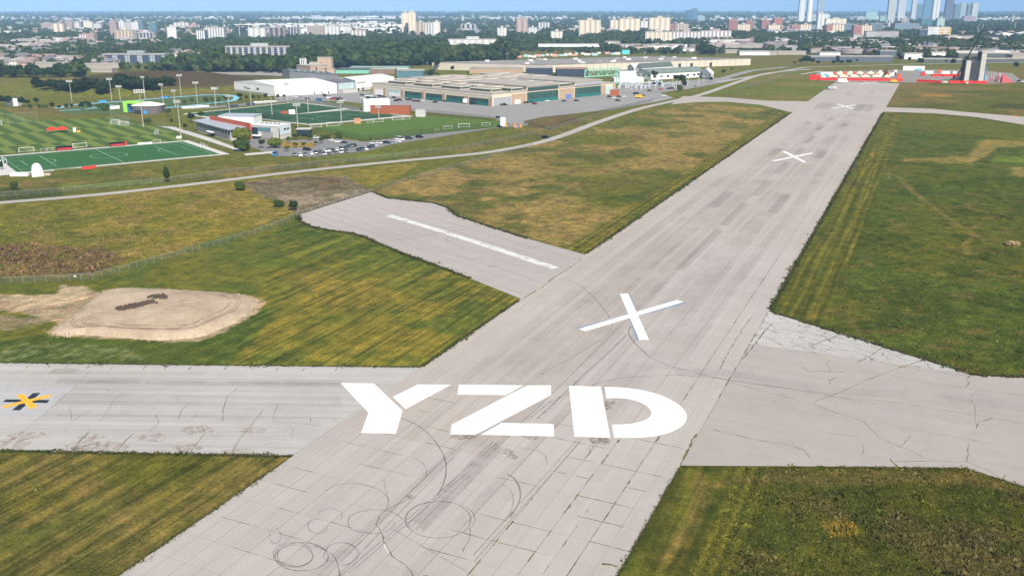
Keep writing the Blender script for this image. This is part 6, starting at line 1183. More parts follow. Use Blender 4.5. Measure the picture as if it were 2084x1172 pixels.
CC = {'white': (.78, .78, .78), 'black': (.012, .012, .014), 'dark grey': (.05, .055, .06), 'silver': (.38, .39, .40), 'navy': (.015, .03, .09), 'red': (.42, .02, .02), 'blue': (.03, .20, .42), 'maroon': (.12, .015, .02), 'orange': (.75, .28, .03)}
BODY = {}
def carmesh(kind, c):
    if (kind, c) in BODY: return BODY[(kind, c)]
    m = mat('car paint ' + c, CC[c], .22, 0, var=.01, spec=.6)
    if kind == 'car': b, g_ = carbody(4.5, 1.8, .95, 1.45, -1.0, -.35, 1.1, 1.75)
    elif kind == 'suv': b, g_ = carbody(4.7, 1.9, 1.1, 1.75, -1.1, -.6, 1.7, 2.1)
    else: b, g_ = carbody(5.6, 2.0, 1.3, 2.35, -2.4, -1.7, 2.5, 2.7)
    BODY[(kind, c)] = (b.mesh('body', m), g_.mesh('windows', M_GLZ)); return BODY[(kind, c)]
def car(P, c, kind, rz, label, group=None, cat='car', name='parked_car', z=.06):
    g = G(*P) if len(P) == 2 else P; t_ = thing(name, label, cat, (g.x, g.y, z), rz, group); b, gl = carmesh(kind, c); link('body', b, t_); link('windows', gl, t_)
    L = {'car': 1.4, 'suv': 1.45, 'van': 1.8}[kind]
    for sx in (-1, 1):
        for sy in (-1, 1): link('wheel', WHEEL, t_, (sx * .84, sy * L, .33))
ORD = ['first', 'second', 'third', 'fourth', 'fifth', 'sixth', 'seventh', 'eighth', 'ninth', 'tenth', 'eleventh', 'twelfth', 'thirteenth', 'fourteenth', 'fifteenth', 'sixteenth', 'seventeenth', 'eighteenth', 'nineteenth', 'twentieth']
def carrow(pts, f, cols, rz, where, group, kinds='csc'):
    for i, (p, c) in enumerate(zip(pts, cols)):
        k_ = {'c': 'car', 's': 'suv', 'v': 'van'}[kinds[i % len(kinds)]]; car(f(*p), c, k_, rz + random.uniform(-.06, .06), f'{c} {k_ if k_ != "suv" else "off-roader"} {ORD[i]} from the left {where}', group, k_ if k_ != 'suv' else 'car')
W, K, D, S_, N_, RD = 'white', 'black', 'dark grey', 'silver', 'navy', 'red'
carrow([(880, 790), (925, 792), (968, 788), (1018, 780), (1055, 776), (1088, 768), (1125, 760), (1158, 758), (1190, 754), (1225, 749), (1260, 743), (1298, 732), (1320, 722), (1345, 717), (1370, 712)], c6, [K, W, N_, W, K, D, W, K, K, W, N_, K, N_, D, K], .35, 'in the upper row of the clubhouse car park', 'cars in the clubhouse car park')
carrow([(1085, 786), (1122, 784), (1165, 780), (1220, 772), (1258, 768), (1302, 765), (1400, 750), (1430, 746), (1462, 742), (1485, 730), (1515, 722), (1545, 712)], c6, [N_, K, D, K, N_, K, K, D, W, K, N_, S_], .35, 'in the lower row along the grass bank', 'cars in the clubhouse car park')
carrow([(1190, 672), (1240, 682), (1285, 690), (1050, 650), (970, 632)], c6, [W, W, D, W, K], 1.2, 'in the short row beyond the planting bed', 'cars in the clubhouse car park')
for p, c, k_, rz, lb_ in [(c6(722, 790), 'blue', 'van', .05, 'blue van at the left end of the clubhouse car park'), (c6(982, 748), K, 'suv', 1.2, 'black off-roader driving in the car park lane above the rows'), (c6(1525, 697), W, 'suv', 1.1, 'white off-roader at the car park exit beside a slim tree'), (c6(1562, 694), W, 'car', 1.1, 'white car just right of the white off-roader at the exit'), (c6(1632, 690), K, 'car', 1.2, 'black car on the lane right of the car park exit'),
    (c6(1718, 680), W, 'car', 1.0, 'nearer of two white cars side by side on the lane'), (c6(1738, 665), W, 'van', 1.0, 'white van behind a white car on the lane below the lawn'), (c6(1812, 656), D, 'suv', 1.2, 'dark off-roader parked on the lane below the slim yellow tree'), (c6(1898, 645), K, 'suv', 1.2, 'black off-roader farthest right on the lane below the lawn'), (c7(1100, 568), D, 'suv', 1.3, 'dark off-roader alone near the lot entrance'), (c7(1108, 640), N_, 'car', .6, 'navy car waiting beside the gate hut'),
    (c7(1482, 728), K, 'suv', 1.05, 'black off-roader driving on the perimeter road'), (c6(930, 320), S_, 'car', 1.3, 'silver car by the front fence of the white hall'), (c6(985, 330), K, 'car', 1.3, 'black car below the white hall front'), (c6(885, 318), W, 'car', 1.3, 'white car left of the silver one at the white hall'), (c6(1080, 345), 'blue', 'van', 1.4, 'bright blue van behind the screened fence'), (c6(1155, 322), W, 'van', 1.4, 'white van with bulky body beside a small tree on the lot'),
    (c6(1190, 334), RD, 'suv', 1.3, 'red off-roader with white roof line right of the white van'), (c6(1216, 328), 'maroon', 'car', 1.3, 'maroon car right of the red off-roader'), (c6(1252, 328), 'maroon', 'car', 1.3, 'dark maroon car at the end of the short far row'), (c6(1238, 344), K, 'car', 1.3, 'black car in front of the short far row'), (c6(1268, 346), W, 'car', 1.3, 'white car in front of the short far row')]:
    car(p, c, k_, rz, lb_)
carrow([(1430, 300), (1480, 308), (1500, 305), (1535, 318), (1575, 310), (1605, 315), (1690, 322), (1925, 325), (1955, 330), (2003, 338)], c6, [N_, W, W, S_, N_, 'maroon', K, W, K, K], 1.25, 'in the far row before the hangar', 'cars on the hangar lot')
carrow([(1440, 326), (1480, 325), (1535, 327), (1565, 330), (1620, 342), (1662, 344), (1706, 346), (1735, 342), (1758, 340), (1790, 338), (1822, 340), (1862, 350), (1890, 350), (1915, 346)], c6, [W, K, N_, S_, K, W, K, 'maroon', W, K, D, 'maroon', K, W], 1.25, 'in the near row before the hangar', 'cars on the hangar lot')
for p, c, k_, rz, lb_ in [(c6(2028, 358), K, 'car', 1.3, 'black car alone in front of the third teal door'), (c7(665, 430), D, 'car', 1.3, 'dark car before the teal door left of the white trailer'), (c7(1112, 462), D, 'suv', 1.4, 'dark off-roader at the near corner of the cream hangar'), (c7(1148, 460), K, 'suv', 1.4, 'black off-roader touching the dark one at the hangar corner'), (c7(1325, 443), K, 'car', 1.4, 'black car left before the first tall teal door'), (c7(1368, 438), D, 'car', 1.4, 'dark car second before the first tall teal door'), (c7(1395, 452), 'maroon', 'car', 1.4, 'maroon car in front of the first tall teal door'), (c7(1500, 430), W, 'car', 1.4, 'white car before the right half of the first tall door'),
    (c7(1635, 430), N_, 'car', 1.4, 'navy car before the brick pier between the tall doors'), (c7(1735, 427), K, 'car', 1.4, 'black car before the second tall teal door'), (z3(420, 620), D, 'suv', 1.4, 'dark grey off-roader left in the group right of the hangar'), (z3(478, 632), W, 'car', 1.4, 'white car in front of the dark group right of the hangar'), (z3(553, 612), K, 'car', 1.4, 'black car in the group right of the hangar'), (z3(622, 612), W, 'car', 1.4, 'white car at the right of the group by the hangar'), (z3(538, 670), D, 'suv', 1.5, 'dark off-roader alone in the middle of the lot'),
    (z3(800, 580), N_, 'van', 1.3, 'navy van with white front on the lot'), (z3(885, 600), K, 'suv', 1.0, 'black off-roader behind the orange truck'), (z3(985, 530), 'maroon', 'suv', 1.4, 'maroon off-roader under the lot lamps'), (z3(1145, 508), RD, 'car', 1.4, 'bright red car under the trees of the lot'), (z3(1305, 497), K, 'suv', 1.4, 'black off-roader by the tall tree at the lot edge'), (z3(1190, 600), W, 'car', 1.3, 'white car on the access road at the lot corner'), (z3(1255, 500), K, 'car', 1.4, 'black car between the red car and the black off-roader')]:
    car(p, c, k_, rz, lb_)
def truck(P, rz, cab, box_, label, Lb=6.5, hb=3.0, name='box_truck', cat='truck', z=.06):
    g = G(*P); t_ = thing(name, label, cat, (g.x, g.y, z), rz); mb = MB(); mb.box(-1.2, 1.2, -Lb / 2 + 1, Lb / 2 + 1, .9, .9 + hb); part('cargo_box', mb, mat('cargo ' + '%.2f%.2f' % box_[:2], box_, .5, var=.03), t_)
    mb = MB(); y = -Lb / 2 + .9; mb.hexa([(-1.1, y - 1.9, .5), (1.1, y - 1.9, .5), (1.1, y, .5), (-1.1, y, .5)], [(-1.05, y - 1.3, 2.5), (1.05, y - 1.3, 2.5), (1.05, y, 2.5), (-1.05, y, 2.5)]); part('cab', mb, mat('cab %.2f%.2f' % cab[:2], cab, .35, var=.02), t_)
    mb = MB(); mb.box(-1.0, 1.0, y - 1.75, y - 1.5, 1.5, 2.3); part('windscreen', mb, M_GLZ, t_)
    for sx in (-1, 1):
        for sy in (y - 1, Lb / 2 - .4, Lb / 2 - 1.6): w_ = link('wheel', WHEEL, t_, (sx * 1.05, sy, .48)); w_.scale = (1.3, 1.45, 1.45)
WH = (.8, .8, .8)
truck(z2(650, 430), 1.57, WH, WH, 'white box truck on the left corner at the far runway end', 9, 3.6); truck(z2(450, 545), 1.9, WH, (.35, .37, .40), 'truck with grey flatbed load and white cab at the left runway edge', 8, 2.2, 'flatbed_truck'); truck(z2(1555, 425), 1.57, (.7, .35, .03), (.75, .40, .04), 'yellow truck at the right corner of the far runway end', 6, 2.2)
truck(z3(845, 628), 1.3, (.8, .45, .06), (.75, .42, .05), 'orange and white truck on the hangar lot', 5, 2.2); truck(c7(880, 448), 1.4, WH, WH, 'white box trailer truck parked before the third teal door', 12, 3.0)
boxthing(c7(950, 455), 15, 2.6, 4.2, mat('black container', (.02, .025, .03), .5), 'black_container', 'black container parked right of the white trailer truck at the hangar', 'container', -.12, z=.05); boxthing(z3(488, 590), 8, 4, 5, M_RUST, 'rusty_container', 'rusty box standing at the right corner of the hangar', 'container', -.1, z=.05)
# lot lamps
for i, (B_, T_) in enumerate([((1072, 500), 300), ((1148, 480), 330), ((1310, 480), 350), ((1335, 490), 400), ((1362, 500), 390), ((1412, 430), 335), ((735, 520), 440), ((805, 515), 460), ((865, 520), 440), ((1680, 430), 300), ((1525, 450), 330), ((1752, 400), 310), ((540, 525), 470), ((975, 480), 380)]):
    P = z3(*B_); g = G(*P); h = H(P[0], P[1], z3(0, T_)[1]); t_ = thing('street_lamp', f'slender white lamp post {"on the lot" if i < 6 else "by the pipe plant and road"} right of the hangar', 'street lamp', (g.x, g.y, .05), 0, 'lamp posts right of the hangar')
    mb = MB(); mb.bar((0, 0, 0), (0, 0, h), .32, n=6); part('pole', mb, M_WHT, t_); mb = MB(); mb.bar((-1.3, 0, h), (1.3, 0, h + .1), .3); part('lamp_head', mb, M_LAMP, t_)
for i, (x, y0, y1) in enumerate([(1032, 150, 110), (1075, 145, 120), (870, 142, 128), (1310, 148, 108), (1405, 128, 106), (1458, 128, 100), (1530, 125, 105), (1816, 118, 105), (1860, 121, 104), (2003, 130, 108)]):
    x_, a, b = x * 1.0, y0, y1; g = G(x_ if x_ < 900 else x_, a); 
    t_ = thing('light_pole', 'thin grey light pole in front of the woodland' if x < 1100 else 'thin grey light pole by the industrial estate', 'light pole', tuple(g), 0, 'thin light poles by the woodland' if x < 1100 else 'thin light poles of the industrial estate'); mb = MB(); mb.bar((0, 0, 0), (0, 0, H(x_, a, b)), .45, n=5); part('pole', mb, M_GALV, t_); q_ = MB(); q_.bar((-1.2, 0, H(x_, a, b)), (1.2, 0, H(x_, a, b)), .4); part('lamp_head', q_, M_LAMP, t_)

# ================================================================ RED CONTAINER YARD
cm = MB(); cm.box(-6.05, 6.05, -1.22, 1.22, 0, 2.6); CT = cm.mesh('shell', M_RED); cm = MB()
for i in range(15): cm.box(-5.8 + i * .8, -5.5 + i * .8, -1.28, -1.22, .15, 2.45)
CR = cm.mesh('corrugation', mat('dark red rib', (.45, .02, .015), .5))
def container(P, rz, label, z=0.0):
    g = G(*P); t_ = thing('shipping_container', label, 'container', (g.x, g.y, z + .02), rz, 'red shipping containers round the yard'); link('shell', CT, t_); link('corrugation', CR, t_, kind='stuff')
a, b = G(*z2(235, 378)), G(*z2(1780, 398)); n_ = 0; d = (b - a); L = d.length; e_ = d.normalized(); an = math.atan2(e_.y, e_.x); s = 6.2
while s < L - 6:
    if not (.44 < s / L < .47):
        c_ = a + e_ * s; t_ = thing('shipping_container', f'red container {ORD[min(n_, 19)]} from the left in the wall closing the runway end', 'container', (c_.x, c_.y, .05), an, 'red shipping containers round the yard'); link('shell', CT, t_); link('corrugation', CR, t_); n_ += 1
    s += 12.35
for z_ in (0, 2.62): container(z2(155, 372), an, 'red container at the left end of the wall, ' + ('lower of two' if z_ == 0 else 'stacked on top'), z_)
for (p, q_, nm) in [(z1(220, 745), z1(640, 765), 'right of the yard entrance'), (z1(760, 768), z1(1440, 772), 'below the unfinished tower'), (z1(480, 650), z1(990, 650), 'in the back row left of the tower')]:
    a, b = G(*p), G(*q_); d = b - a; L = d.length; e_ = d.normalized(); an2 = math.atan2(e_.y, e_.x); n_ = max(1, round(L / 12.35))
    for i in range(n_): c_ = a + d * ((i + .5) / n_); t_ = thing('shipping_container', f'red container {ORD[i]} from the left {nm}', 'container', (c_.x, c_.y, .05), an2, 'red shipping containers round the yard'); link('shell', CT, t_); link('corrugation', CR, t_)
M_TENT = mat('cream tent cloth', (.78, .70, .50), .7, var=.03)
def tent(P, w, label, d=9, eave=2.6, peak=4.8, m=None):
    g = G(*P); t_ = thing('peaked_tent', label, 'tent', (g.x, g.y, .05), an, 'cream peaked tents in the red yard'); mb = MB(); h_ = w / 2; q_ = [(-h_, -d / 2), (h_, -d / 2), (h_, d / 2), (-h_, d / 2)]
    for i in range(4):
        p0, p1 = q_[i], q_[(i + 1) % 4]; m0, m1 = (p0[0] * .35, p0[1] * .35), (p1[0] * .35, p1[1] * .35); zm = eave + (peak - eave) * .55
        mb.face([(*p0, eave), (*p1, eave), (*m1, zm), (*m0, zm)]); mb.face([(*m0, zm), (*m1, zm), (0, 0, peak)]); mb.face([(*p0, eave - .6), (*p1, eave - .6), (*p1, eave), (*p0, eave)])
    part('canopy', mb, m or M_TENT, t_)
    for p in q_: mb = MB(); mb.bar((p[0] * .97, p[1] * .97, 0), (p[0] * .97, p[1] * .97, eave), .15); part('pole', mb, M_WHT, t_)
for i, x in enumerate([290, 470, 665, 855, 1045, 1240]): tent(z2(x, 352), 9.5 if i else 6, f'cream tent {ORD[i]} from the left in the front row behind the red wall')
for i, x in enumerate([600, 780, 950, 1140, 1305]): tent(z2(x, 318), 8.5, f'cream tent {ORD[i]} from the left in the second row behind the red wall', eave=4, peak=6.5)
tent(z2(1425, 352), 6, 'small cream tent right of the bare autumn tree'); tent(z1(1080, 735), 8.5, 'cream tent at the foot of the unfinished tower')
mO = mat('orange booth', (.70, .10, .04), .6)
for i, (x, y, w_) in enumerate([(512, 325, 2.2), (690, 325, 3), (862, 325, 2.6), (1035, 330, 5), (1240, 330, 5), (1640, 340, 4), (1415, 320, 7), (500, 345, 4)]): boxthing(z2(x, y), w_, 3, 6 if w_ < 4 else 4.2, mO, 'red_booth', f'red booth {ORD[i]} from the left between the cream tents', 'booth', an)
for x, y, w_, h_, c_, lb_ in [(308, 285, 11, 5, WH, 'white box trailer at the back left of the yard'), (420, 285, 11, 5, WH, 'white box trailer second from left at the back'), (520, 285, 4, 4.6, WH, 'narrow white unit at the back of the yard'), (600, 285, 8, 4.6, (.74, .68, .6), 'pale booth left of the brown roofed sheds'), (690, 282, 11, 4.8, (.76, .66, .52), 'cream shed with brown roof, left'), (795, 282, 12, 4.8, (.76, .66, .52), 'cream shed with brown roof, right'), (298, 330, 15, 6, (.10, .42, .68), 'bright blue structure behind the left end of the red wall'),
                           (980, 280, 5, 3, WH, 'small white tent top in the yard middle'), (1310, 240, 4, 4, WH, 'white box standing far behind the yard'), (1270, 300, 18, 3, WH, 'long white tent behind the last cream tents'), (1490, 300, 7, 5, WH, 'white van like unit right of the autumn tree'), (1545, 300, 5, 6, WH, 'white unit next to the poles in the yard'), (1580, 245, 5, 5, WH, 'white box at the back of the yard left of the big white trailer')]:
    boxthing(z2(x, y), w_ * .6, 3, h_ * .62, mat('booth %.2f%.2f' % c_[:2], c_, .5, var=.03), 'yard_unit', lb_, 'trailer' if 'trailer' in lb_ else 'booth', an, roofm=mat('brown booth roof', (.22, .12, .09)) if 'brown' in lb_ else None)
for p, w_, h_, c_, lb_ in [(z1(160, 545), 44, 8.5, WH, 'very long white trailer hall at the back of the yard'), (z1(255, 550), 11, 4, (.12, .42, .62), 'light blue awning before the long white trailer hall'), (z1(430, 600), 16, 5, WH, 'white tent right of the long white hall'), (z1(325, 640), 8, 6, (.62, .04, .03), 'red box between the white tent and the back row'), (z1(620, 585), 7, 5, (.75, .16, .04), 'orange unit on the back row'), (z1(715, 605), 16, 5, WH, 'white tent on the back row left of the crane'), (z1(870, 600), 7, 4, WH, 'small white unit at the foot of the crane'),
                           (z1(945, 715), 5.5, 8, (.75, .52, .36), 'cream upright unit left of the unfinished tower'), (z1(710, 760), 9, 3, (.55, .52, .36), 'pale green unit in the gap of the red wall'), (z1(1085, 770), 4, 2.4, WH, 'small white box in front of the red wall below the tower'), (z1(1090, 640), 3, 3, (.3, .3, .3), 'grey unit hidden behind the tower base')]:
    boxthing(p, w_ * .58, 3, h_ * .62, mat('booth %.2f%.2f' % c_[:2], c_, .5, var=.03), 'yard_unit', lb_, 'unit', an)
# unfinished tower: two concrete shafts with a lattice of scaffold between
g0 = G(*z1(1180, 745)); tt = thing('unfinished_tower', 'unfinished concrete tower of two shafts with dark scaffold between in the red yard', 'tower', tuple(g0)); M_CONC = mat('raw concrete', (.46, .45, .42), .85, var=.08, scale=.2); pm = PXM(*z1(1180, 745))
hL = H(*z1(1060, 745), z1(0, 375)[1]); hR = H(*z1(1300, 745), z1(0, 235)[1]); X_ = lambda x: (z1(x, 745)[0] - z1(1180, 745)[0]) / pm
for nm, x0, x1, y0, y1, z0_, z1_ in [('shaft', X_(1015), X_(1095), -3, 5, 0, hL), ('shaft', X_(1262), X_(1345), -3, 5, 0, hR), ('cap', X_(1255), X_(1445), -3.5, 5.5, hR, hR + 1.6), ('shaft_edge', X_(1000), X_(1013), -2.5, 5, 0, hL + 1.5), ('shaft_edge', X_(1248), X_(1260), -2.5, 5, 0, hR)]:
    mb = MB(); mb.box(x0, x1, y0, y1, z0_, z1_); part(nm, mb, M_CONC if nm != 'shaft_edge' else mat('dark formwork', (.06, .06, .065)), tt)
M_SCF = mat('scaffold steel', (.06, .065, .08), .7); lv = 10
for i in range(lv):
    z = hL * (i + .5) / lv * 1.06; mb = MB(); mb.box(X_(1096), X_(1260), -2, 1.5, z, z + .22); part('scaffold_deck', mb, M_SCF, tt)
mb = MB(); mb.box(X_(1096), X_(1247), 3.6, 4.4, 0, hL * 1.06); part('painted_shade_backing', mb, mat('painted interior shade', (.09, .095, .105), .9, var=.3, scale=.3), tt)  # dark sheet added behind the decks, paints the shade inside the tower
for i in range(7):
    x = X_(1098 + i * 26)
    for y in (-2, 4.6): mb = MB(); mb.bar((x, y, 0), (x, y, hL * 1.06), .35); part('scaffold_post', mb, M_SCF, tt)
for i in range(lv - 1):
    for j in range(3): mb = MB(); x = X_(1100 + 50 * j); mb.bar((x, -2.2, hL * (i + .5) / lv * 1.06), (X_(1148 + 50 * j), -2.2, hL * (i + 1.5) / lv * 1.06), .13); part('scaffold_brace', mb, mat('pale brace', (.40, .42, .46)), tt)
g0 = G(*z1(910, 690)); tc = thing('crawler_crane', 'black lattice boom crane leaning right in front of the unfinished tower', 'crane', tuple(g0)); zt = H(*z1(910, 690), 55); xt = (1990 - z1(910, 690)[0]) / pm
M_BOOM = mat('crane boom', (.02, .02, .022), .5); A, B_ = Vector((0, 0, 2)), Vector((xt, 0, zt))
for dx, dy in ((-.5, -.5), (.5, -.5), (.5, .5), (-.5, .5)): mb = MB(); mb.bar(A + Vector((dx, dy, 0)), B_ + Vector((dx * .6, dy * .6, 0)), .28); part('boom_chord', mb, M_BOOM, tc)
for i in range(22): a_, b_ = A.lerp(B_, i / 22), A.lerp(B_, (i + 1) / 22); s_ = 1 if i % 2 else -1; mb = MB(); mb.bar(a_ + Vector((.6 * s_, -.7, 0)), b_ + Vector((-.6 * s_, -.7, 0)), .2); part('boom_brace', mb, M_BOOM, tc)
mb = MB(); mb.box(-3, 3, -2.5, 2.5, 1.0, 3.6); part('cab', mb, mat('crane cab', (.25, .04, .03)), tc); mb = MB(); mb.box(-3.5, 3.5, -3, -2, 0, 1); mb2 = MB(); mb2.box(-3.5, 3.5, 2, 3, 0, 1); part('track', mb, M_TYR, tc); part('track', mb2, M_TYR, tc)
# fairground ironwork right of the tower, a bare tree
for i in range(16):
    g = G(*z1(random.uniform(1440, 1700), random.uniform(690, 755))); t_ = thing('steel_frame', 'pale steel frame in the jumble right of the unfinished tower', 'steel frame', tuple(g), random.uniform(0, 3), 'steel frames right of the tower'); m_ = mat('pale frame', (.55, .55, .60), .5) if i % 3 else mat('pink red frame', (.55, .12, .14), .5)
    for j in range(3): mb = MB(); mb.bar((random.uniform(-4, 4), 0, 0), (random.uniform(-4, 4), 1, random.uniform(3, 9)), .4); part('strut', mb, m_, t_)
g = G(*z1(1680, 760)); t_ = thing('slide_ride', 'slanting red ride at the right end of the red yard', 'ride', tuple(g))
for y in (0, 3): mb = MB(); mb.hexa([(1, y, 0), (14, y, 0), (14, y + .5, 0), (1, y + .5, 0)], [(1, y, 9), (3, y, 8), (3, y + .5, 8), (1, y + .5, 9)]); part('side_frame', mb, mat('pink red frame', (.55, .12, .14), .5), t_)
g = G(*z1(1388, 740)); t_ = thing('blue_mast', 'slim bright blue mast right beside the unfinished tower', 'mast', tuple(g)); mb = MB(); mb.bar((0, 0, 0), (0, 0, 16), .9); part('pole', mb, M_BLU, t_); mb = MB(); mb.box(-.8, .8, -.8, .8, 0, 1); part('base', mb, M_BLU, t_)
for i in range(5): P = z1(1930 + i * 35, 740 + random.uniform(-15, 10)); car(P, ['silver', 'white', 'black', 'silver', 'white'][i], 'suv', 1.2, f'{ORD[i]} vehicle of the cluster at the right edge beyond the ride', 'vehicles beyond the ride')
for x, y, w_, h_ in [(1400, 350, 12, 22), (1570, 350, 5, 16)]:
    P = z2(x, y); t_ = ptree(P, w_, h_, 2, 'c', label='brown autumn tree among the cream tents' if x < 1500 else 'thin brown tree right of the tents', trunk=.1)
    t_.children[0].data = crown_mesh('crown', 77, mat('autumn leaves', (.22, .10, .045), .9, var=.3), nleaf=300, leaf=.12, shape=(.62, .62, 1.25), conic=.4)
ptree(z1(1950, 490), 15, 10, 3, 'w', label='single dark tree on the open field right of the tower')
for i, (x, w_, h_) in enumerate([(1629, 12, 14), (1640, 18, 20), (1652, 14, 16), (1664, 10, 10), (1696, 12, 10), (1712, 14, 11), (1728, 14, 12), (1744, 8, 8), (1832, 12, 16), (1850, 9, 12), (1617, 8, 8), (1940, 8, 8), (1925, 6, 6)]): ptree((x, 133 if x < 1740 else 128), w_, h_, 3 if i % 2 else 0, 'r', label='dark tree in the clump between the runway end and the glass halls', group='dark trees by the glass halls')

# ================================================================ THE CITY BEYOND
TW = []
def clear(px, py, top):
    """True where a tree of that height leaves the buildings behind it in view"""
    ok = np.ones(np.shape(px), bool)
    for x0, x1, yt, yb in TW: ok &= ~((px > x0 - 4) & (px < x1 + 4) & (py > yb) & (top < yb - .22 * (yb - yt)))
    return ok
def tower(x0, x1, yt, yb, wall, label, glass=(.05, .07, .09), rz=0.0, d=None, cat='tower block', pent=True, stacks=0, sm=None, fh=3.0, fw=3.6, ww=.55, wh=.5, side=None, name='apartment_tower'):
    TW.append((x0, x1, yt, yb)); yb += 2.5 if yb < 90 else 1.0
    P = ((x0 + x1) / 2, yb); g = G(*P); s = PXM(*P); w = (x1 - x0) / s; h = H(P[0], yb, yt); d = d or min(18, w * .8 + 6)
    if rz: w = max(6, (w - d * abs(math.sin(rz))) / math.cos(rz))
    wm_ = wall if isinstance(wall, bpy.types.Material) else facade('wall %.2f %.2f %.2f %.2f' % (*wall, ww), wall, glass, fw, fh, ww, wh)
    t_ = thing(name, label, cat, (g.x, g.y, g.z), rz); mb = MB(); mb.box(-w / 2, w / 2, 0, d, -3, h); part('wall', mb, wm_, t_)
    mb = MB(); mb.box(-w / 2 - .3, w / 2 + .3, -.3, d + .3, h, h + 1.2); part('roof', mb, M_RFG, t_)
    if pent: mb = MB(); mb.box(-w * .12, w * .14, d * .3, d * .7, h + 1.2, h + 5.5); part('penthouse', mb, wm_, t_)
    for i in range(stacks):
        x = -w / 2 + w * (i + .5) / stacks; mb = MB(); k = w / stacks * .27; mb.box(x - k, x + k, -1.4, 0.05, 0, h - .5); part('balcony_stack', mb, sm or mat('off white balcony', (.66, .655, .64), .6), t_)
    return t_
CRM, WHI, PNK, GRB, BRK = (.66, .57, .44), (.60, .60, .60), (.42, .30, .27), (.46, .42, .38), (.36, .15, .12)
mS = mat('cream balcony', (.72, .63, .50), .7); mD = mat('brown balcony brick', (.34, .27, .22), .8); mK = mat('dark balcony', (.07, .08, .10), .5); mW = mat('white pier', (.78, .78, .78), .6)  # mD is a plain brown brick tone, mK a near black one
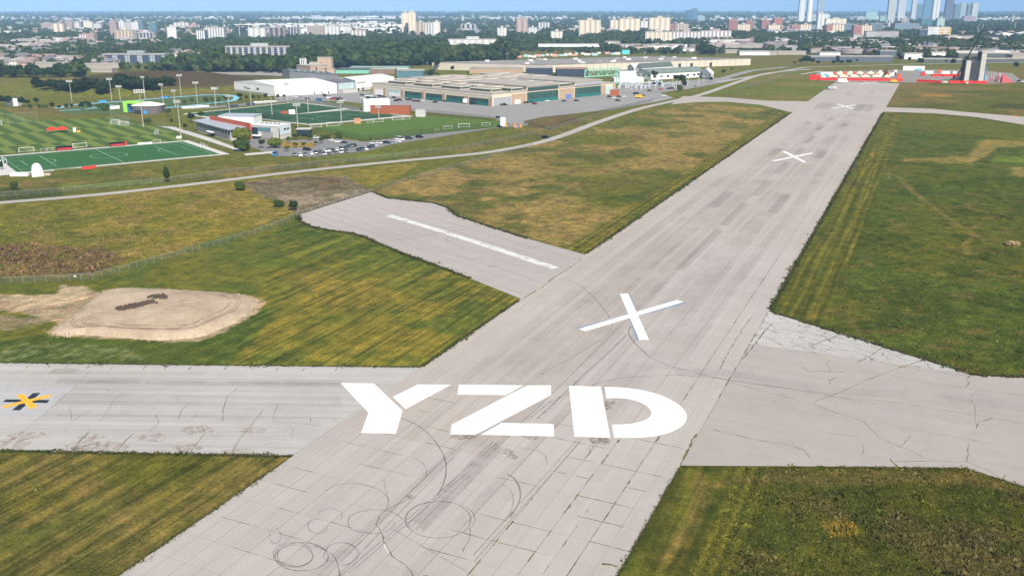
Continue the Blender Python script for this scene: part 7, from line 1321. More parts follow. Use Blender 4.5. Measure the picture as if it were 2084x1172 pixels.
for a_ in [(86, 112, 49, 59, PNK, 'pinkish slab block at the far left skyline', dict(stacks=3, sm=mD)), (110, 132, 49, 68, (.50, .38, .33), 'pinkish stepped block right of the far left slab', dict(stacks=2, sm=mS)), (131, 148, 48, 61, PNK, 'brown pink block between two paler ones far left', {}), (149, 163, 47, 60, WHI, 'small white block behind the pink ones far left', dict(stacks=2)), (171, 189, 45, 60, (.66, .66, .62), 'pale tower left of the white pair far left', dict(stacks=3, sm=mS)), (191, 206, 49, 60, WHI, 'low white tower next to the pale one far left', {}),
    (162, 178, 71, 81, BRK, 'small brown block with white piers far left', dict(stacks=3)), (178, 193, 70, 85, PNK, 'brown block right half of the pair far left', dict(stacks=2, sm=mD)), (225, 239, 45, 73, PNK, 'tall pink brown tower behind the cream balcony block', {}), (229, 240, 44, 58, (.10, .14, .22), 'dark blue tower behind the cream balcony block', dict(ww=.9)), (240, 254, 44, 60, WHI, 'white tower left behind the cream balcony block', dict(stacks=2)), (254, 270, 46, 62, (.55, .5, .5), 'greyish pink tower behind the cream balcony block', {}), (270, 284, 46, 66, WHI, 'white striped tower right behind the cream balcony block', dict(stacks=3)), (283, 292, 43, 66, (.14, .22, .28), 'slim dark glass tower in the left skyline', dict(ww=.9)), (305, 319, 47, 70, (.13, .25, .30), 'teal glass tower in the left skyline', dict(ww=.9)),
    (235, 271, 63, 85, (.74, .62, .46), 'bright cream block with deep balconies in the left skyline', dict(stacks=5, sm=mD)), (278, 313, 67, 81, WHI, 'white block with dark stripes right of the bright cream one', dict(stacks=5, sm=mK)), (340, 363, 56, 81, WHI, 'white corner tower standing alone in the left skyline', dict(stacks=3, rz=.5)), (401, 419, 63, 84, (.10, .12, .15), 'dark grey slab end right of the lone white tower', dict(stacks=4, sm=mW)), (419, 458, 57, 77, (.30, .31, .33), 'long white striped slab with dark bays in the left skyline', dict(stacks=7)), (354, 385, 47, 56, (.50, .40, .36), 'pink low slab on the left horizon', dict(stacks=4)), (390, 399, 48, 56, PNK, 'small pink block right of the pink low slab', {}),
    (460, 592, 96, 115, (.60, .60, .60), 'long white slab with black bays in front of the woods', dict(stacks=11, sm=mK, ww=.75, d=18)), (210, 336, 112, 128, (.34, .37, .41), 'long grey block with dark glazed bays above the hill', dict(stacks=5, sm=mat('dark blue bays', (.05, .075, .12), .4), d=22)), (505, 541, 58, 74, WHI, 'white rounded slab left of the brown towers', dict(stacks=3)), (548, 580, 57, 74, PNK, 'dark brown tower pair with red end', dict(stacks=3, sm=mK)), (586, 610, 56, 69, (.55, .50, .46), 'pale striped tower right of the brown pair', dict(stacks=4, sm=mK)), (626, 660, 54, 69, GRB, 'grey beige slab, left half of the long group', dict(stacks=7, sm=mD)), (661, 691, 54, 69, (.60, .57, .52), 'pale right half of the long grey beige slab', dict(stacks=4)), (714, 745, 63, 72, PNK, 'low brown slab with white piers among trees', dict(stacks=4)),
    (818, 833, 28, 69, (.74, .66, .54), 'tallest cream tower in the centre, left half', dict(stacks=1, sm=mS, rz=0)), (832, 847, 26, 70, (.78, .69, .54), 'tallest cream tower in the centre, brighter right half', dict(stacks=2, sm=mS)), (847, 864, 46, 69, (.70, .61, .50), 'cream stepped block right of the tallest tower', dict(stacks=2, sm=mD)), (865, 881, 47, 72, (.24, .25, .27), 'black striped block in the central group', dict(stacks=3)), (881, 896, 46, 72, (.74, .68, .60), 'white cream block right end of the central group', dict(stacks=1)), (938, 968, 50, 63, WHI, 'small white block with dark bays right of centre', dict(stacks=3, sm=mK)), (985, 990, 44, 52, (.05, .08, .14), 'tiny dark tower on the central horizon', dict(ww=.9)), (1012, 1031, 58, 75, (.62, .60, .58), 'grey white tower left of the pink brown tower', dict(stacks=3)), (912, 1010, 81, 94, (.72, .72, .71), 'long white slab behind the woodland edge', dict(stacks=7, ww=.7, d=16)),
    (1051, 1074, 39, 71, PNK, 'tall pinkish brown tower right of centre', dict(stacks=2, sm=mat('pink pier', (.48, .36, .33)))), (1075, 1093, 57, 69, WHI, 'low white block at the foot of the pink brown tower', dict(stacks=3)), (1095, 1119, 47, 58, (.15, .18, .22), 'dark striped towers behind the small cream block', dict(stacks=4)), (1121, 1145, 65, 80, (.70, .64, .53), 'small square cream block above the factory', dict(stacks=3)), (1178, 1222, 42, 73, CRM, 'cream tower block, leftmost of the three big ones', dict(stacks=4, sm=mS)), (1241, 1258, 42, 63, CRM, 'narrow cream block left of the middle big one', dict(stacks=2, sm=mS)), (1259, 1302, 39, 68, CRM, 'cream tower block, middle of the three big ones', dict(stacks=4, sm=mS)), (1303, 1318, 44, 60, (.62, .56, .54), 'pale narrow block behind the middle big one', dict(stacks=2)), (1320, 1363, 37, 66, CRM, 'cream tower block, rightmost of the three big ones', dict(stacks=4, sm=mS)),
    (1363, 1374, 51, 65, BRK, 'brick red end of the low block right of the big cream ones', {}), (1374, 1400, 50, 66, (.70, .60, .48), 'cream low block joined to a brick red end', dict(stacks=4, sm=mD)), (1397, 1407, 21, 43, (.06, .16, .27), 'left dark blue glass tower on the horizon', dict(ww=.9, pent=False)), (1407, 1418, 18, 43, (.08, .20, .31), 'right dark blue glass tower on the horizon', dict(ww=.9, pent=False)), (1420, 1434, 34, 45, (.36, .52, .55), 'pale glass block right of the dark blue twin towers', dict(ww=.8)), (1313, 1368, 66, 82, (.70, .63, .53), 'long cream slab with balconies behind the trees', dict(stacks=6, sm=mS, d=16)), (1368, 1425, 66, 79, (.46, .41, .40), 'greyish slab with white balconies, left part', dict(stacks=8)), (1425, 1488, 64, 78, (.44, .38, .37), 'greyish slab with white balconies, right part', dict(stacks=8)),
    (1482, 1500, 41, 66, BRK, 'dark red tower left of the small cream block', {}), (1500, 1526, 51, 64, (.66, .56, .48), 'small cream block between two dark red towers', dict(stacks=5, sm=mS)), (1518, 1534, 43, 60, BRK, 'dark red tower right of the small cream block', {}), (1549, 1566, 42, 64, BRK, 'dark red tower beside the second cream block', {}), (1563, 1587, 52, 65, (.68, .56, .47), 'second small cream block before a red tower', dict(stacks=5, sm=mS)), (1574, 1591, 38, 62, (.42, .16, .11), 'brightest red brick tower of the red group', {}), (1610, 1628, 52, 64, (.40, .17, .13), 'red end of the third red and cream block', {}), (1628, 1650, 51, 64, (.62, .46, .36), 'cream end of the third red and cream block', dict(stacks=4, sm=mS)), (1681, 1693, 52, 66, (.42, .17, .13), 'red end of the fourth red and cream block', {}), (1693, 1717, 51, 66, (.62, .46, .36), 'cream end of the fourth red and cream block', dict(stacks=4, sm=mS)), (1736, 1752, 53, 72, (.40, .17, .14), 'red end of the fifth and nearest red and cream block', {}), (1752, 1773, 53, 71, (.62, .46, .36), 'cream end of the fifth and nearest red and cream block', dict(stacks=4, sm=mS)),
    (1624, 1636, 1, 46, (.64, .66, .70), 'slim white high-rise, leftmost of the tall skyline', dict(stacks=1, pent=False)), (1641, 1652, -9, 46, (.46, .50, .60), 'grey blue high-rise second in the tall skyline', dict(stacks=1, sm=mW)), (1662, 1675, 0, 40, (.42, .48, .52), 'rounded glass high-rise third in the tall skyline', dict(ww=.8)), (1650, 1662, 30, 46, (.46, .60, .60), 'pale green low glass block between the tall ones', dict(ww=.8)), (1662, 1676, 28, 58, (.62, .68, .70), 'white and glass block under the rounded high-rise', dict(stacks=2)), (1676, 1687, 30, 48, (.70, .74, .74), 'white glass block right of the rounded high-rise', {}), (1680, 1722, 39, 51, (.74, .66, .54), 'wide cream low block under the skyline', dict(stacks=4, sm=mS)), (1761, 1784, 25, 42, (.40, .62, .60), 'pale green glass office on the right horizon', dict(ww=.85, pent=False)), (1790, 1812, 34, 43, (.40, .58, .58), 'low pale glass office right of the green one', dict(ww=.85)),
    (1805, 1820, -18, 44, (.52, .54, .52), 'beige grey high-rise fourth in the tall skyline', {}), (1825, 1840, -16, 41, (.56, .58, .57), 'beige grey high-rise fifth in the tall skyline', {}), (1853, 1862, -10, 42, (.54, .56, .58), 'narrow grey high-rise left of the blue one', {}), (1861, 1875, 9, 41, (.12, .24, .34), 'flat topped blue glass tower', dict(ww=.9, pent=False)), (1878, 1894, -16, 38, (.10, .26, .42), 'bright blue glass high-rise in the skyline', dict(ww=.9)), (1895, 1909, -18, 44, (.60, .62, .66), 'white grey striped high-rise right of the blue one', dict(stacks=2)), (1921, 1937, -12, 44, (.14, .13, .20), 'dark purple grey high-rise in the skyline', dict(ww=.8)), (1940, 1952, 9, 42, (.14, .24, .27), 'dark glass half of the left twin tower', dict(ww=.8, pent=False)), (1951, 1964, 7, 40, (.34, .42, .42), 'lighter half of the left twin tower', dict(pent=False)), (1966, 1976, 9, 42, (.16, .26, .28), 'dark glass half of the right twin tower', dict(ww=.8, pent=False)), (1975, 1987, 7, 45, (.52, .56, .56), 'pale half of the right twin tower', dict(pent=False)), (1960, 1985, 34, 46, (.36, .30, .34), 'brownish podium under the twin towers', {}),
    (1873, 1896, 38, 54, (.04, .20, .20), 'dark teal glass block below the skyline', dict(ww=.9, pent=False)), (1906, 1921, 38, 55, (.44, .58, .54), 'pale green narrow block right of the teal one', {}), (1835, 1848, 39, 48, (.62, .56, .48), 'small beige block below the skyline', dict(stacks=2, sm=mD)), (1820, 1870, 49, 61, (.24, .30, .38), 'wide grey blue office below the skyline', dict(ww=.9)), (1870, 1887, 61, 75, (.04, .07, .10), 'black glass block left of the white and yellow building', dict(ww=.9, pent=False)), (1886, 1931, 56, 74, (.80, .80, .78), 'white framed building with yellow facade panels', dict(pent=False, ww=.7)), (1762, 1782, 65, 77, (.62, .60, .58), 'white banded office left of a dark stair tower', dict(ww=.95, wh=.45, pent=False)), (1782, 1828, 65, 77, (.55, .50, .48), 'long white and dark banded office block', dict(ww=.95, wh=.45, pent=False)), (1640, 1658, 52, 60, (.22, .30, .36), 'small blue grey block between red and cream ones', {}), (1717, 1738, 50, 60, (.16, .24, .30), 'dark blue office behind the fifth red block', dict(ww=.8)), (1770, 1797, 49, 62, (.15, .19, .22), 'dark office block right of the nearest red and cream block', dict(ww=.8))]:
    tower(*a_[:5], a_[5], **a_[6])
t_ = [o for o in bpy.data.objects if str(o.get('label', '')).startswith('white framed building')][0]
for i in range(3):
    for j in range(5): mb = MB(); mb.box(-8 + i * 18 - 6, -8 + i * 18 + 6, -.9, -.05, 3 + j * 4.6, 5.6 + j * 4.6); part('facade_panel', mb, mat('yellow panel', (.70, .52, .14), .6) if i != 0 else mW, t_)
for i, (P, r_) in enumerate([((2044, 80), 19), ((2082, 78), 17), ((2110, 77), 16)]):
    g = G(*P); s = PXM(*P); t_ = thing('storage_tank', ['large white storage tank, left of the pair at the right edge', 'white storage tank cut by the right edge', 'white storage tank just beyond the right edge'][i], 'storage tank', tuple(g)); R_ = r_ / s; h_ = H(P[0], P[1], P[1] - 10)
    mb = MB(); mb.cone((0, 0), R_, R_, 0, h_, 24); part('shell', mb, M_WHT, t_); mb = MB(); mb.cone((0, 0), R_ * 1.01, R_ * .1, h_, h_ + 4, 24); part('roof', mb, M_WHT, t_)
for x, yt, yb, w_, c_, lb_ in [(2059, 33, 54, 3.5, (.66, .62, .56), 'pale concrete chimney at the right skyline'), (1989, 50, 73, 1.0, (.5, .55, .6), 'thin lattice mast left of the storage tanks'), (1998, 50, 73, 1.0, (.5, .55, .6), 'second thin mast left of the storage tanks'), (2064, 45, 68, 1.0, (.5, .55, .6), 'thin mast above the storage tanks'), (1808, 44, 62, 3, (.76, .72, .7), 'slim white steeple right of centre below the skyline'), (1648, 79, 90, 3, (.74, .68, .52), 'short cream silo among the industrial roofs'), (488, 49, 73, 1.2, (.66, .66, .64), 'thin white crane mast in the left skyline, left'), (515, 49, 73, 1.2, (.66, .66, .64), 'thin white crane mast in the left skyline, right')]:
    g = G(x, yb); s = PXM(x, yb); t_ = thing('chimney_mast', lb_, 'mast', tuple(g)); h_ = H(x, yb, yt); mb = MB(); mb.cone((0, 0), w_ / 2 / s * 1.1, w_ / 2 / s * .85, 0, h_, 8); part('shaft', mb, mat('mast %.2f' % c_[2], c_), t_)
    if 'crane' in lb_: mb = MB(); mb.bar((-14, 0, h_ - 2), (26, 0, h_ - 2), 1.6); part('jib', mb, M_WHT, t_)
    else: mb = MB(); mb.cone((0, 0), w_ / 2 / s * 1.0, w_ / 2 / s * .2, h_, h_ + w_ / s, 8); part('tip', mb, M_RFG, t_)
# ---- industrial estate and long low buildings, each one described
LB = [(1095, 1220, 88, 95, (.42, .46, .48), 'long grey low hall behind the festival meadow'), (1232, 1262, 83, 90, WHI, 'white box hall above the factory roof'), (1262, 1306, 88, 97, (.60, .54, .5), 'pale low hall right of the white box hall'), (1308, 1335, 89, 98, (.42, .24, .20), 'brick red low hall behind the factory'), (1336, 1390, 89, 96, (.6, .58, .56), 'whitish low hall right of the brick red one'), (1390, 1412, 97, 104, (.42, .16, .12), 'low red roofed shed behind the factory corner'),
    (1446, 1464, 78, 88, (.70, .58, .40), 'cream rounded hall at the left of the estate'), (1464, 1534, 79, 86, (.74, .66, .52), 'long cream hall in the upper estate'), (1466, 1484, 86, 91, WHI, 'small white hall below the long cream hall'), (1476, 1560, 90, 97, (.22, .25, .30), 'long dark roofed hall in the left estate'), (1505, 1566, 102, 112, (.50, .56, .60), 'long pale blue hall with white front in the left estate'), (1566, 1582, 103, 112, WHI, 'white cube at the end of the pale blue hall'), (1476, 1503, 101, 108, (.36, .42, .45), 'grey hall left of the pale blue hall'), (1583, 1640, 103, 111, (.28, .23, .22), 'dark brown long hall with parked trucks'), (1578, 1602, 77, 84, WHI, 'white stepped hall in the upper estate'), (1560, 1600, 84, 91, (.5, .5, .5), 'grey hall below the white stepped hall'),
    (1650, 1672, 99, 107, (.60, .30, .18), 'orange brick shed left of the brown hall'), (1668, 1710, 104, 114, (.66, .63, .56), 'white hall with pipes on its roof above the glass hall'), (1650, 1736, 112, 124, (.13, .16, .18), 'low dark glazed hall, left of the two by the runway end'), (1708, 1816, 110, 126, (.15, .19, .23), 'long dark glazed hall, right of the two by the runway end'), (1700, 1760, 99, 108, (.30, .22, .20), 'brown flat hall behind the glazed halls'), (1790, 1824, 98, 116, (.56, .50, .47), 'pinkish cube hall right of the glazed halls'), (1840, 1880, 104, 120, (.74, .70, .68), 'white hall with red mark right of the pinkish cube'), (1880, 1945, 118, 127, (.62, .57, .50), 'long beige terrace behind the open field'), (1945, 1965, 119, 128, (.42, .36, .30), 'brown hall left of the unfinished tower'), (1893, 1925, 104, 113, (.70, .46, .28), 'orange beige hall in the right estate'), (1945, 2000, 100, 113, (.60, .56, .52), 'beige long hall left behind the unfinished tower'), (1950, 2084, 106, 116, (.32, .40, .47), 'wide grey blue roofed shed at the right'), (2000, 2140, 117, 127, (.62, .60, .58), 'white and pink row building at the right edge'), (2020, 2060, 109, 115, (.68, .74, .76), 'pale sawtooth roofed hall at the right'), (2060, 2150, 109, 120, (.55, .62, .66), 'white gabled shed at the right edge'), (2070, 2150, 102, 108, (.35, .08, .06), 'dark red roof at the right edge'),
    (1868, 1900, 90, 97, (.42, .34, .32), 'brownish low block in the upper right estate'), (1795, 1812, 92, 97, WHI, 'small white peaked hall in the middle of the estate'), (1866, 1880, 87, 94, (.72, .48, .16), 'orange yellow hall in the upper right estate'), (1880, 1893, 85, 91, WHI, 'white hall right of the orange yellow one'), (1930, 1952, 70, 77, WHI, 'white annex right of the yellow panelled building'), (1952, 1980, 72, 79, (.72, .60, .38), 'cream annex left of the storage tanks'), (1737, 1760, 69, 76, WHI, 'white podium below the nearest red and cream block'), (0, 60, 124, 131, (.56, .44, .34), 'row of tan terraces at the far left'), (60, 150, 125, 137, (.58, .46, .36), 'tan terraced rows above the left woods'), (170, 245, 127, 138, (.46, .26, .22), 'long brick red terrace beyond the hill'), (186, 228, 139, 147, (.62, .60, .52), 'flat cream roofed hall with mint front beyond the hill'), (40, 55, 138, 146, (.55, .28, .20), 'small orange brick hall left behind the hill'), (122, 150, 112, 122, WHI, 'white flat building among trees at the left'), (80, 86, 112, 119, WHI, 'tiny white tower house among trees at the left'), (35, 78, 78, 84, (.66, .68, .70), 'long white low hall at the far left'), (110, 140, 75, 84, (.62, .26, .20), 'red brown pyramid like hall at the far left'), (355, 366, 112, 119, (.40, .26, .20), 'small brown square building right of the grey bays block'), (395, 412, 125, 134, (.66, .58, .5), 'cream house group left of the white slab'), (912, 920, 118, 123, (.4, .3, .26), 'tiny brown pavilion by the festival meadow') ]
for x0, x1, yt, yb, c_, lb_ in LB:
    yt += (yb - yt) * .38
    t_ = tower(x0, x1, yt, yb, c_, lb_, cat='low building', pent=False, d=random.uniform(12, 22), fw=6, fh=4, ww=.6, wh=.35, rz=0, name='industrial_hall')
    t_.children[1].data.materials[0] = random.choice([M_RFG, M_RFW, M_RFD, M_RFG]) if 'glazed' not in lb_ else mat('dark blue roof', (.10, .12, .16))
# festival booths on the meadow
for i in range(26):
    x = 1050 + i * 9 + random.uniform(-3, 3); boxthing((x, 118 - i * .35 + random.uniform(-2, 2)), random.uniform(5, 10), 4, random.uniform(2.5, 4), mat('stall %d' % (i % 4), [(.75, .75, .75), (.70, .35, .28), (.35, .60, .62), (.75, .70, .62)][i % 4], .6), 'market_stall', 'small coloured stall in the string along the far meadow', 'stall', z=float(G(x, 118).z))
for o in [o for o in bpy.data.objects if o.name.startswith('market_stall')]: o['group'] = 'stalls on the far meadow'
boxthing((1273, 111), 13, 6, 7, mat('cyan stage', (.12, .55, .62), .5), 'cyan_stage', 'bright cyan stage behind the big factory', 'stage')
# ---- houses: brick walls, pitched roofs
HM = []
for i, (wl, rf) in enumerate([((.42, .24, .18), (.20, .15, .14)), ((.50, .36, .27), (.26, .20, .18)), ((.60, .55, .50), (.20, .20, .22)), ((.36, .20, .16), (.32, .22, .20)), ((.66, .62, .58), (.34, .30, .29)), ((.46, .30, .24), (.15, .15, .17))]):
    w_, d_, h_, r_ = 9 + i, 9, 5.5, 2.8; mb = MB(); mb.box(-w_ / 2, w_ / 2, -d_ / 2, d_ / 2, -1, h_); a = mb.mesh('wall', facade('house wall %d' % i, wl, fw=3, fh=2.8, ww=.35, wh=.4)); mb = MB(); x, y = w_ / 2 + .5, d_ / 2 + .5
    for pts in ([(-x, -y, h_), (x, -y, h_), (x * .6, 0, h_ + r_), (-x * .6, 0, h_ + r_)], [(x, y, h_), (-x, y, h_), (-x * .6, 0, h_ + r_), (x * .6, 0, h_ + r_)], [(-x, y, h_), (-x, -y, h_), (-x * .6, 0, h_ + r_)], [(x, -y, h_), (x, y, h_), (x * .6, 0, h_ + r_)]): mb.face(pts)
    HM.append((a, mb.mesh('roof', mat('house roof %d' % i, rf, .9, var=.1))))
HF = []
for i, (wl, rf) in enumerate([((.62, .58, .54), M_RFW), ((.42, .26, .21), M_RFG), ((.50, .50, .52), M_RFD), ((.72, .72, .70), M_RFG), ((.55, .45, .36), M_RFW), ((.30, .30, .33), M_RFG), ((.66, .50, .42), M_RFD)]):
    w_, d_, h_ = 16 + 3 * i, 14, 4.5; mb = MB(); mb.box(-w_ / 2, w_ / 2, -d_ / 2, d_ / 2, -1, h_); a = mb.mesh('wall', facade('flat wall %d' % i, wl, fw=4, fh=4.4, ww=.5, wh=.3)); mb = MB(); mb.box(-w_ / 2 - .2, w_ / 2 + .2, -d_ / 2 - .2, d_ / 2 + .2, h_, h_ + .5); mb.box(-w_ / 4, 0, -2, 2, h_ + .5, h_ + 1.8); HF.append((a, mb.mesh('roof', rf)))
def houses(poly, n, group, lab, s0=1.0, seed=1, HM=HM):
    r = np.random.default_rng(seed); xs = [p[0] for p in poly]; ys = [p[1] for p in poly]; k = 0
    while k < n:
        x, y = r.uniform(min(xs), max(xs)), r.uniform(min(ys), max(ys))
        if not inpoly(np.array([x]), np.array([y]), poly)[0]: continue
        g = G(x, y); i = int(r.integers(len(HM))); rz = float(.3 * math.sin(g.x * .002) + .2 + (1.57 if r.uniform() > .6 else 0)); t_ = thing('house', lab, 'house', tuple(g), rz, group); s_ = s0 * r.uniform(.8, 1.4); t_.scale = (s_ * r.uniform(.9, 1.7), s_, s_ * r.uniform(.8, 1.1)); link('wall', HM[i][0], t_); link('roof', HM[i][1], t_); k += 1
houses([(-20, 88), (260, 82), (380, 90), (370, 96), (250, 100), (100, 112), (-20, 122)], 90, 'houses of the left suburb', 'small pitched roof house among trees in the left suburb', 1.2, 1)
houses([(-20, 120), (150, 118), (250, 128), (240, 136), (60, 138), (-20, 134)], 55, 'terraced houses beyond the hill', 'tan or brick terraced house in the rows just beyond the hill', 1.1, 2)
houses([(350, 112), (460, 112), (460, 120), (420, 132), (350, 122)], 14, 'houses left of the white slab', 'house between trees left of the long white slab', 1.3, 3)
houses([(1600, 82), (2090, 86), (2090, 112), (1830, 110), (1600, 98)], 90, 'small buildings of the right estate', 'small low building in the right industrial estate', 1.1, 4, HF)
houses([(1230, 90), (1420, 92), (1420, 106), (1250, 102)], 26, 'small buildings behind the factory', 'small building between the trees behind the big factory', .9, 5, HF)
# ---- trees of the city: the nearest as single trees, the rest as woodland
def belt(poly, n, group, lab, size=12, mi=(0, 3), seed=1, h=None):
    r = np.random.default_rng(seed); xs = [p[0] for p in poly]; ys = [p[1] for p in poly]; k = 0
    while k < n:
        x, y = r.uniform(min(xs), max(xs)), r.uniform(min(ys), max(ys))
        if not inpoly(np.array([x]), np.array([y]), poly)[0]: continue
        g = G(x, y); s_ = size * r.uniform(.7, 1.3)
        if not clear(np.array([x]), np.array([y]), np.array([y - s_ * 1.1 * PXM(x, y)]))[0] and r.uniform() < .97: continue
        z0 = float(ground_z(g.x, g.y)); t_ = thing('tree', lab, 'tree', (g.x, g.y, z0), float(r.uniform(0, 6)), group); hh = (h or s_) * r.uniform(.9, 1.2)
        c_ = link('crown', CROWNS[(int(r.choice(mi)), int(r.integers(3)), 'r')], t_, (0, 0, hh * .55)); c_.scale = (s_ * .5, s_ * .5, hh * .5); k_ = link('trunk', TRUNK, t_); k_.scale = (.5, .5, hh * .5); k += 1
belt([(-20, 140), (70, 142), (180, 150), (250, 150), (240, 156), (90, 160), (-20, 158)], 60, 'front trees of the left woods', 'dark tree in the front edge of the left woods beyond the hills', 13, (0, 3), 1)
belt([(330, 146), (470, 138), (600, 142), (590, 150), (400, 148)], 45, 'front trees behind the pale apron', 'green tree of the wood edge behind the pale old apron', 13, (0, 1, 3), 2)
belt([(650, 134), (780, 132), (1040, 116), (1050, 124), (800, 139), (680, 142)], 60, 'front trees of the central wood', 'tall tree in the front edge of the central wood', 15, (0, 1, 3), 3)
belt([(1170, 106), (1460, 110), (1460, 114), (1180, 110)], 20, 'trees behind the factory', 'dark tree standing behind the far edge of the factory roof', 13, (0, 3), 4)
belt([(1840, 122), (2000, 126), (2090, 128), (2090, 131), (1850, 127)], 20, 'trees along the right field edge', 'low dark tree on the far edge of the right field', 9, (0, 3), 5)
TV = [crown_geo(200 + i, nleaf=30, leaf=.30, nb=4, core=.62) for i in range(4)]
TV = [(v, np.array([f if len(f) == 4 else (*f, f[2]) for f in q_]), q_) for v, q_ in TV]
def woods(name, poly, n, size, seed, label, dens=None, cols=((.034, .062, .016), (.068, .098, .022)), lowh=.55, gap=0.0, gs=.004):
    r = np.random.default_rng(seed); xs = [p[0] for p in poly]; ys = [p[1] for p in poly]; P = []
    y_ = r.uniform(0, 1, n * 6); x = r.uniform(min(xs), max(xs), n * 6); d0 = G(1042, max(ys)).y; d1 = G(1042, min(ys)).y; Yd = d0 * (d1 / d0) ** (y_ ** .75)
    xx = (x - 1042) / FPX * (Yd * math.cos(PITCH) + CAMH * math.sin(PITCH)); px, py = proj(xx, Yd, -drop(xx ** 2 + Yd ** 2)); ok = inpoly(px, py, poly)
    sz = size * r.uniform(.7, 1.4, len(xx)) * (1 + Yd / 9000.0); ok &= clear(px, py, py - sz * FPX / Yd * (lowh + .42))
    if gap: ok &= fbm(xx * gs, Yd * gs, seed) > gap
    xx, Yd, sz = xx[ok][:n], Yd[ok][:n], sz[ok][:n]; N = len(xx); V, F3, F4, C3 = [], [], [], []; off = 0; zz = ground_z(xx, Yd)
    A4, A3, VV, CC_ = [], [], [], []
    for vi, (v, q4, q_) in enumerate(TV):
        idx = np.arange(N) % 4 == vi; m_ = idx.sum()
        if not m_: continue
        s = sz[idx]; a = r.uniform(0, 6.28, m_); ca, sa = np.cos(a)[:, None], np.sin(a)[:, None]
        vx = (v[:, 0] * ca - v[:, 1] * sa) * s[:, None] * .5 + xx[idx][:, None]; vy = (v[:, 0] * sa + v[:, 1] * ca) * s[:, None] * .5 + Yd[idx][:, None]; vz = v[:, 2] * s[:, None] * .5 * r.uniform(.8, 1.15, (m_, 1)) + s[:, None] * lowh + zz[idx][:, None] - 1
        VV.append(np.stack([vx, vy, vz], -1).reshape(-1, 3)); t3 = np.array([f for f in q_ if len(f) == 3] + [(f[0], f[1], f[2]) for f in q_ if len(f) == 4] + [(f[0], f[2], f[3]) for f in q_ if len(f) == 4])
        A3.append((t3[None] + (np.arange(m_) * len(v))[:, None, None]).reshape(-1, 3) + off); off += m_ * len(v); u_ = r.uniform(0, 1, (m_, 1)); tone = r.uniform(.75, 1.35, (m_, 1)); CC_.append(np.repeat((np.array([cols[0]]) * (1 - u_) + np.array([cols[1]]) * u_) * tone, len(v), 0))
    o = bigmesh(name, np.concatenate(VV), np.concatenate(A3), leafmat('woodland leaves', None, None, attr=True), np.concatenate(CC_), kind='stuff'); return o
woods('woodland', [(-60, 150), (70, 151), (250, 153), (330, 146), (470, 122), (600, 112), (1040, 102), (1050, 124), (780, 138), (650, 140), (600, 146), (330, 149), (250, 157), (-60, 160)], 2600, 15, 1, '')
woods('woodland', [(370, 90), (700, 82), (1160, 84), (1180, 100), (1050, 104), (600, 116), (380, 118)], 2400, 10, 2, '')
woods('suburb_trees', [(-60, 76), (380, 74), (480, 100), (460, 126), (330, 146), (-60, 146)], 3000, 9, 3, '', gap=.42, gs=.012)
woods('suburb_trees', [(1050, 72), (1560, 70), (1600, 100), (1460, 113), (1170, 110), (1050, 104)], 1800, 9.5, 4, '', gap=.40, gs=.01)
woods('suburb_trees', [(1440, 74), (2150, 74), (2150, 127), (1850, 124), (1640, 112), (1480, 106)], 2800, 9, 5, '', gap=.40, gs=.012)
woods('distant_woodland', [(-100, 42), (2200, 42), (2200, 74), (-100, 78)], 8500, 10, 6, '', gap=.36, gs=.0022)
woods('distant_woodland', [(1930, 50), (2150, 50), (2150, 72), (1990, 72), (1930, 66)], 900, 13, 7, '')
woods('horizon_woodland', [(-100, 28.5), (2200, 28.5), (2200, 42), (-100, 42)], 5000, 15, 8, '', gap=.38, gs=.0009)
# far roofs too small to pick apart
def farboxes(name, poly, n, seed, sx=(20, 90), hh=(5, 12), cols=((.72, .72, .72), (.5, .46, .42), (.42, .28, .24))):
    r = np.random.default_rng(seed); xs = [p[0] for p in poly]; ys = [p[1] for p in poly]; x = r.uniform(min(xs), max(xs), n * 3); y = r.uniform(min(ys), max(ys), n * 3); ok = inpoly(x, y, poly) & (fbm(x * .01, y * .12, seed) > .42); x, y = x[ok][:n], y[ok][:n]; V, F_, C_ = [], [], []
    for a, b in zip(x, y):
        g = G(a, b); w_, d_, h_ = r.uniform(*sx), r.uniform(15, 50), r.uniform(*hh); k = len(V); V += [(g.x + i * w_ / 2, g.y + j * d_ / 2, g.z + z) for z in (-2, h_) for i, j in ((-1, -1), (1, -1), (1, 1), (-1, 1))]
        F_ += [(k, k + 1, k + 5, k + 4), (k + 1, k + 2, k + 6, k + 5), (k + 2, k + 3, k + 7, k + 6), (k + 3, k, k + 4, k + 7), (k + 4, k + 5, k + 6, k + 7)]; C_ += [np.array(cols[int(r.integers(len(cols)))]) * r.uniform(.7, 1.1)] * 8
    t = MATS.get('far masonry')
    if t is None: t_ = NT('far masonry', .8); at = t_.n('ShaderNodeAttribute', attribute_name='col').outputs['Color']; t_.color(t_.mix(t_.math('MULTIPLY', t_.noise(t_.coord(), .08, 3), .4), at, (.1, .1, .1))); t = MATS['far masonry'] = t_.m
    bigmesh(name, np.array(V), np.array(F_), t, np.array(C_), kind='stuff')
farboxes('distant_buildings', [(-60, 42), (2150, 42), (2150, 72), (1600, 74), (700, 66), (-60, 74)], 1500, 1, (12, 40), (5, 12), ((.70, .70, .70), (.46, .42, .38), (.40, .27, .23), (.3, .32, .35))); farboxes('distant_buildings', [(-60, 36), (520, 36), (1000, 34), (1500, 32), (2150, 38), (2150, 46), (1200, 44), (-60, 46)], 620, 2, (60, 260), (8, 16), ((.66, .67, .68), (.55, .55, .55), (.42, .42, .43))); farboxes('distant_buildings', [(520, 54), (820, 50), (820, 68), (600, 70)], 120, 3, (60, 180), (8, 16), ((.8, .8, .8), (.6, .58, .55)))
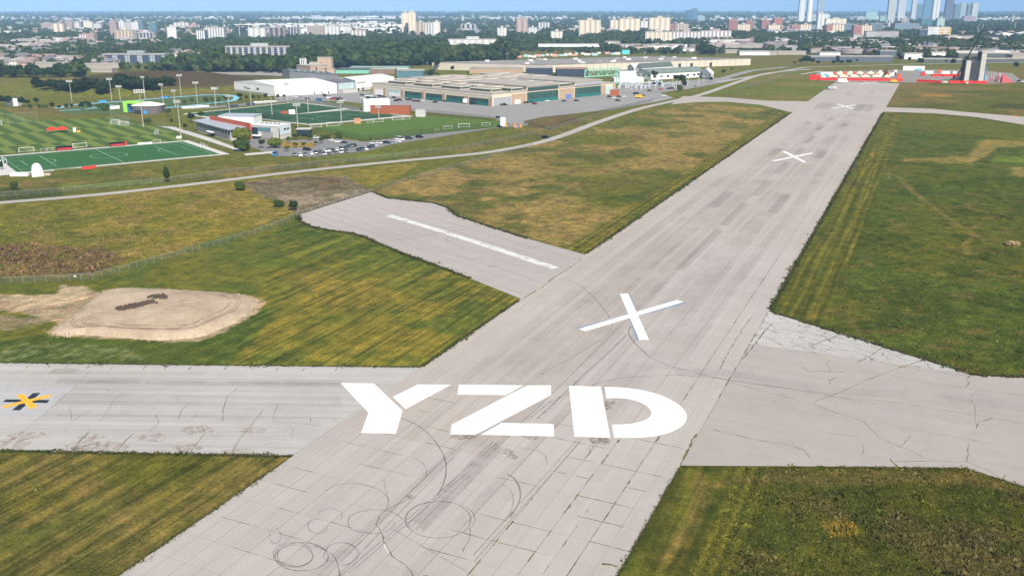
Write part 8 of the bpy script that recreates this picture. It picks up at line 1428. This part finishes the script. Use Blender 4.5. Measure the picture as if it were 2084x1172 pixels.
farboxes('distant_buildings', [(-20, 76), (420, 74), (380, 96), (100, 112), (-20, 116)], 330, 4, (14, 34), (5, 8), ((.36, .22, .19), (.5, .40, .36), (.28, .24, .24), (.62, .58, .56))); farboxes('distant_buildings', [(1400, 76), (2150, 78), (2150, 112), (1840, 112), (1420, 100)], 360, 5, (14, 55), (4, 9), ((.40, .34, .32), (.30, .30, .32), (.66, .64, .62), (.42, .26, .22)))

NUM = ORD + ['twenty-first', 'twenty-second', 'twenty-third', 'twenty-fourth', 'twenty-fifth', 'twenty-sixth', 'twenty-seventh', 'twenty-eighth', 'twenty-ninth', 'thirtieth']
for grp, txt in [('dark tree belt on the grassy hill', 'dark tree {} from the left in the belt on the grassy hill'), ('trees along the right field edge', 'low dark tree {} from the left on the far edge of the right field'), ('dark trees by the glass halls', 'dark tree {} from the left before the glazed halls beyond the runway'), ('trees behind the factory', 'dark tree {} from the left behind the far factory roof edge'),
                 ('white banners', 'small white banner {} from the left beside the lime green portal'), ('stalls on the far meadow', 'small stall {} from the left in the string on the far meadow'), ('thin light poles of the industrial estate', 'thin light pole {} from the left by the industrial estate'), ('thin light poles by the woodland', 'thin light pole {} from the left in front of the woodland'), ('lamp posts right of the hangar', 'slender white lamp post {} from the left beyond the hangar'),
                 ('steel frames right of the tower', 'steel frame {} from the left in the jumble right of the tower'), ('houses left of the white slab', 'house {} from the left among trees beside the long white slab'), ('small buildings behind the factory', 'small flat building {} from the left behind the big factory')]:
    L = sorted([o for o in bpy.data.objects if o.get('group') == grp], key=lambda o: proj(o.location.x, o.location.y, o.location.z)[0])
    for i, o in enumerate(L): o['label'] = txt.format(NUM[i])
# ================================================================ AIR
hz = MB(); hz.box(-45000, 45000, -500, 47500, -215, 420)
hm = bpy.data.materials.new('haze'); hm.use_nodes = True; ht = hm.node_tree; ht.nodes.clear()
ho = ht.nodes.new('ShaderNodeOutputMaterial'); hv = ht.nodes.new('ShaderNodeVolumePrincipled')
hv.inputs['Color'].default_value = (*HAZE_COLOR, 1); hv.inputs['Density'].default_value = HAZE_DENSITY; hv.inputs['Anisotropy'].default_value = HAZE_ANISO
ht.links.new(hv.outputs[0], ho.inputs['Volume'])
link('haze', hz.mesh('haze', hm), kind='stuff')
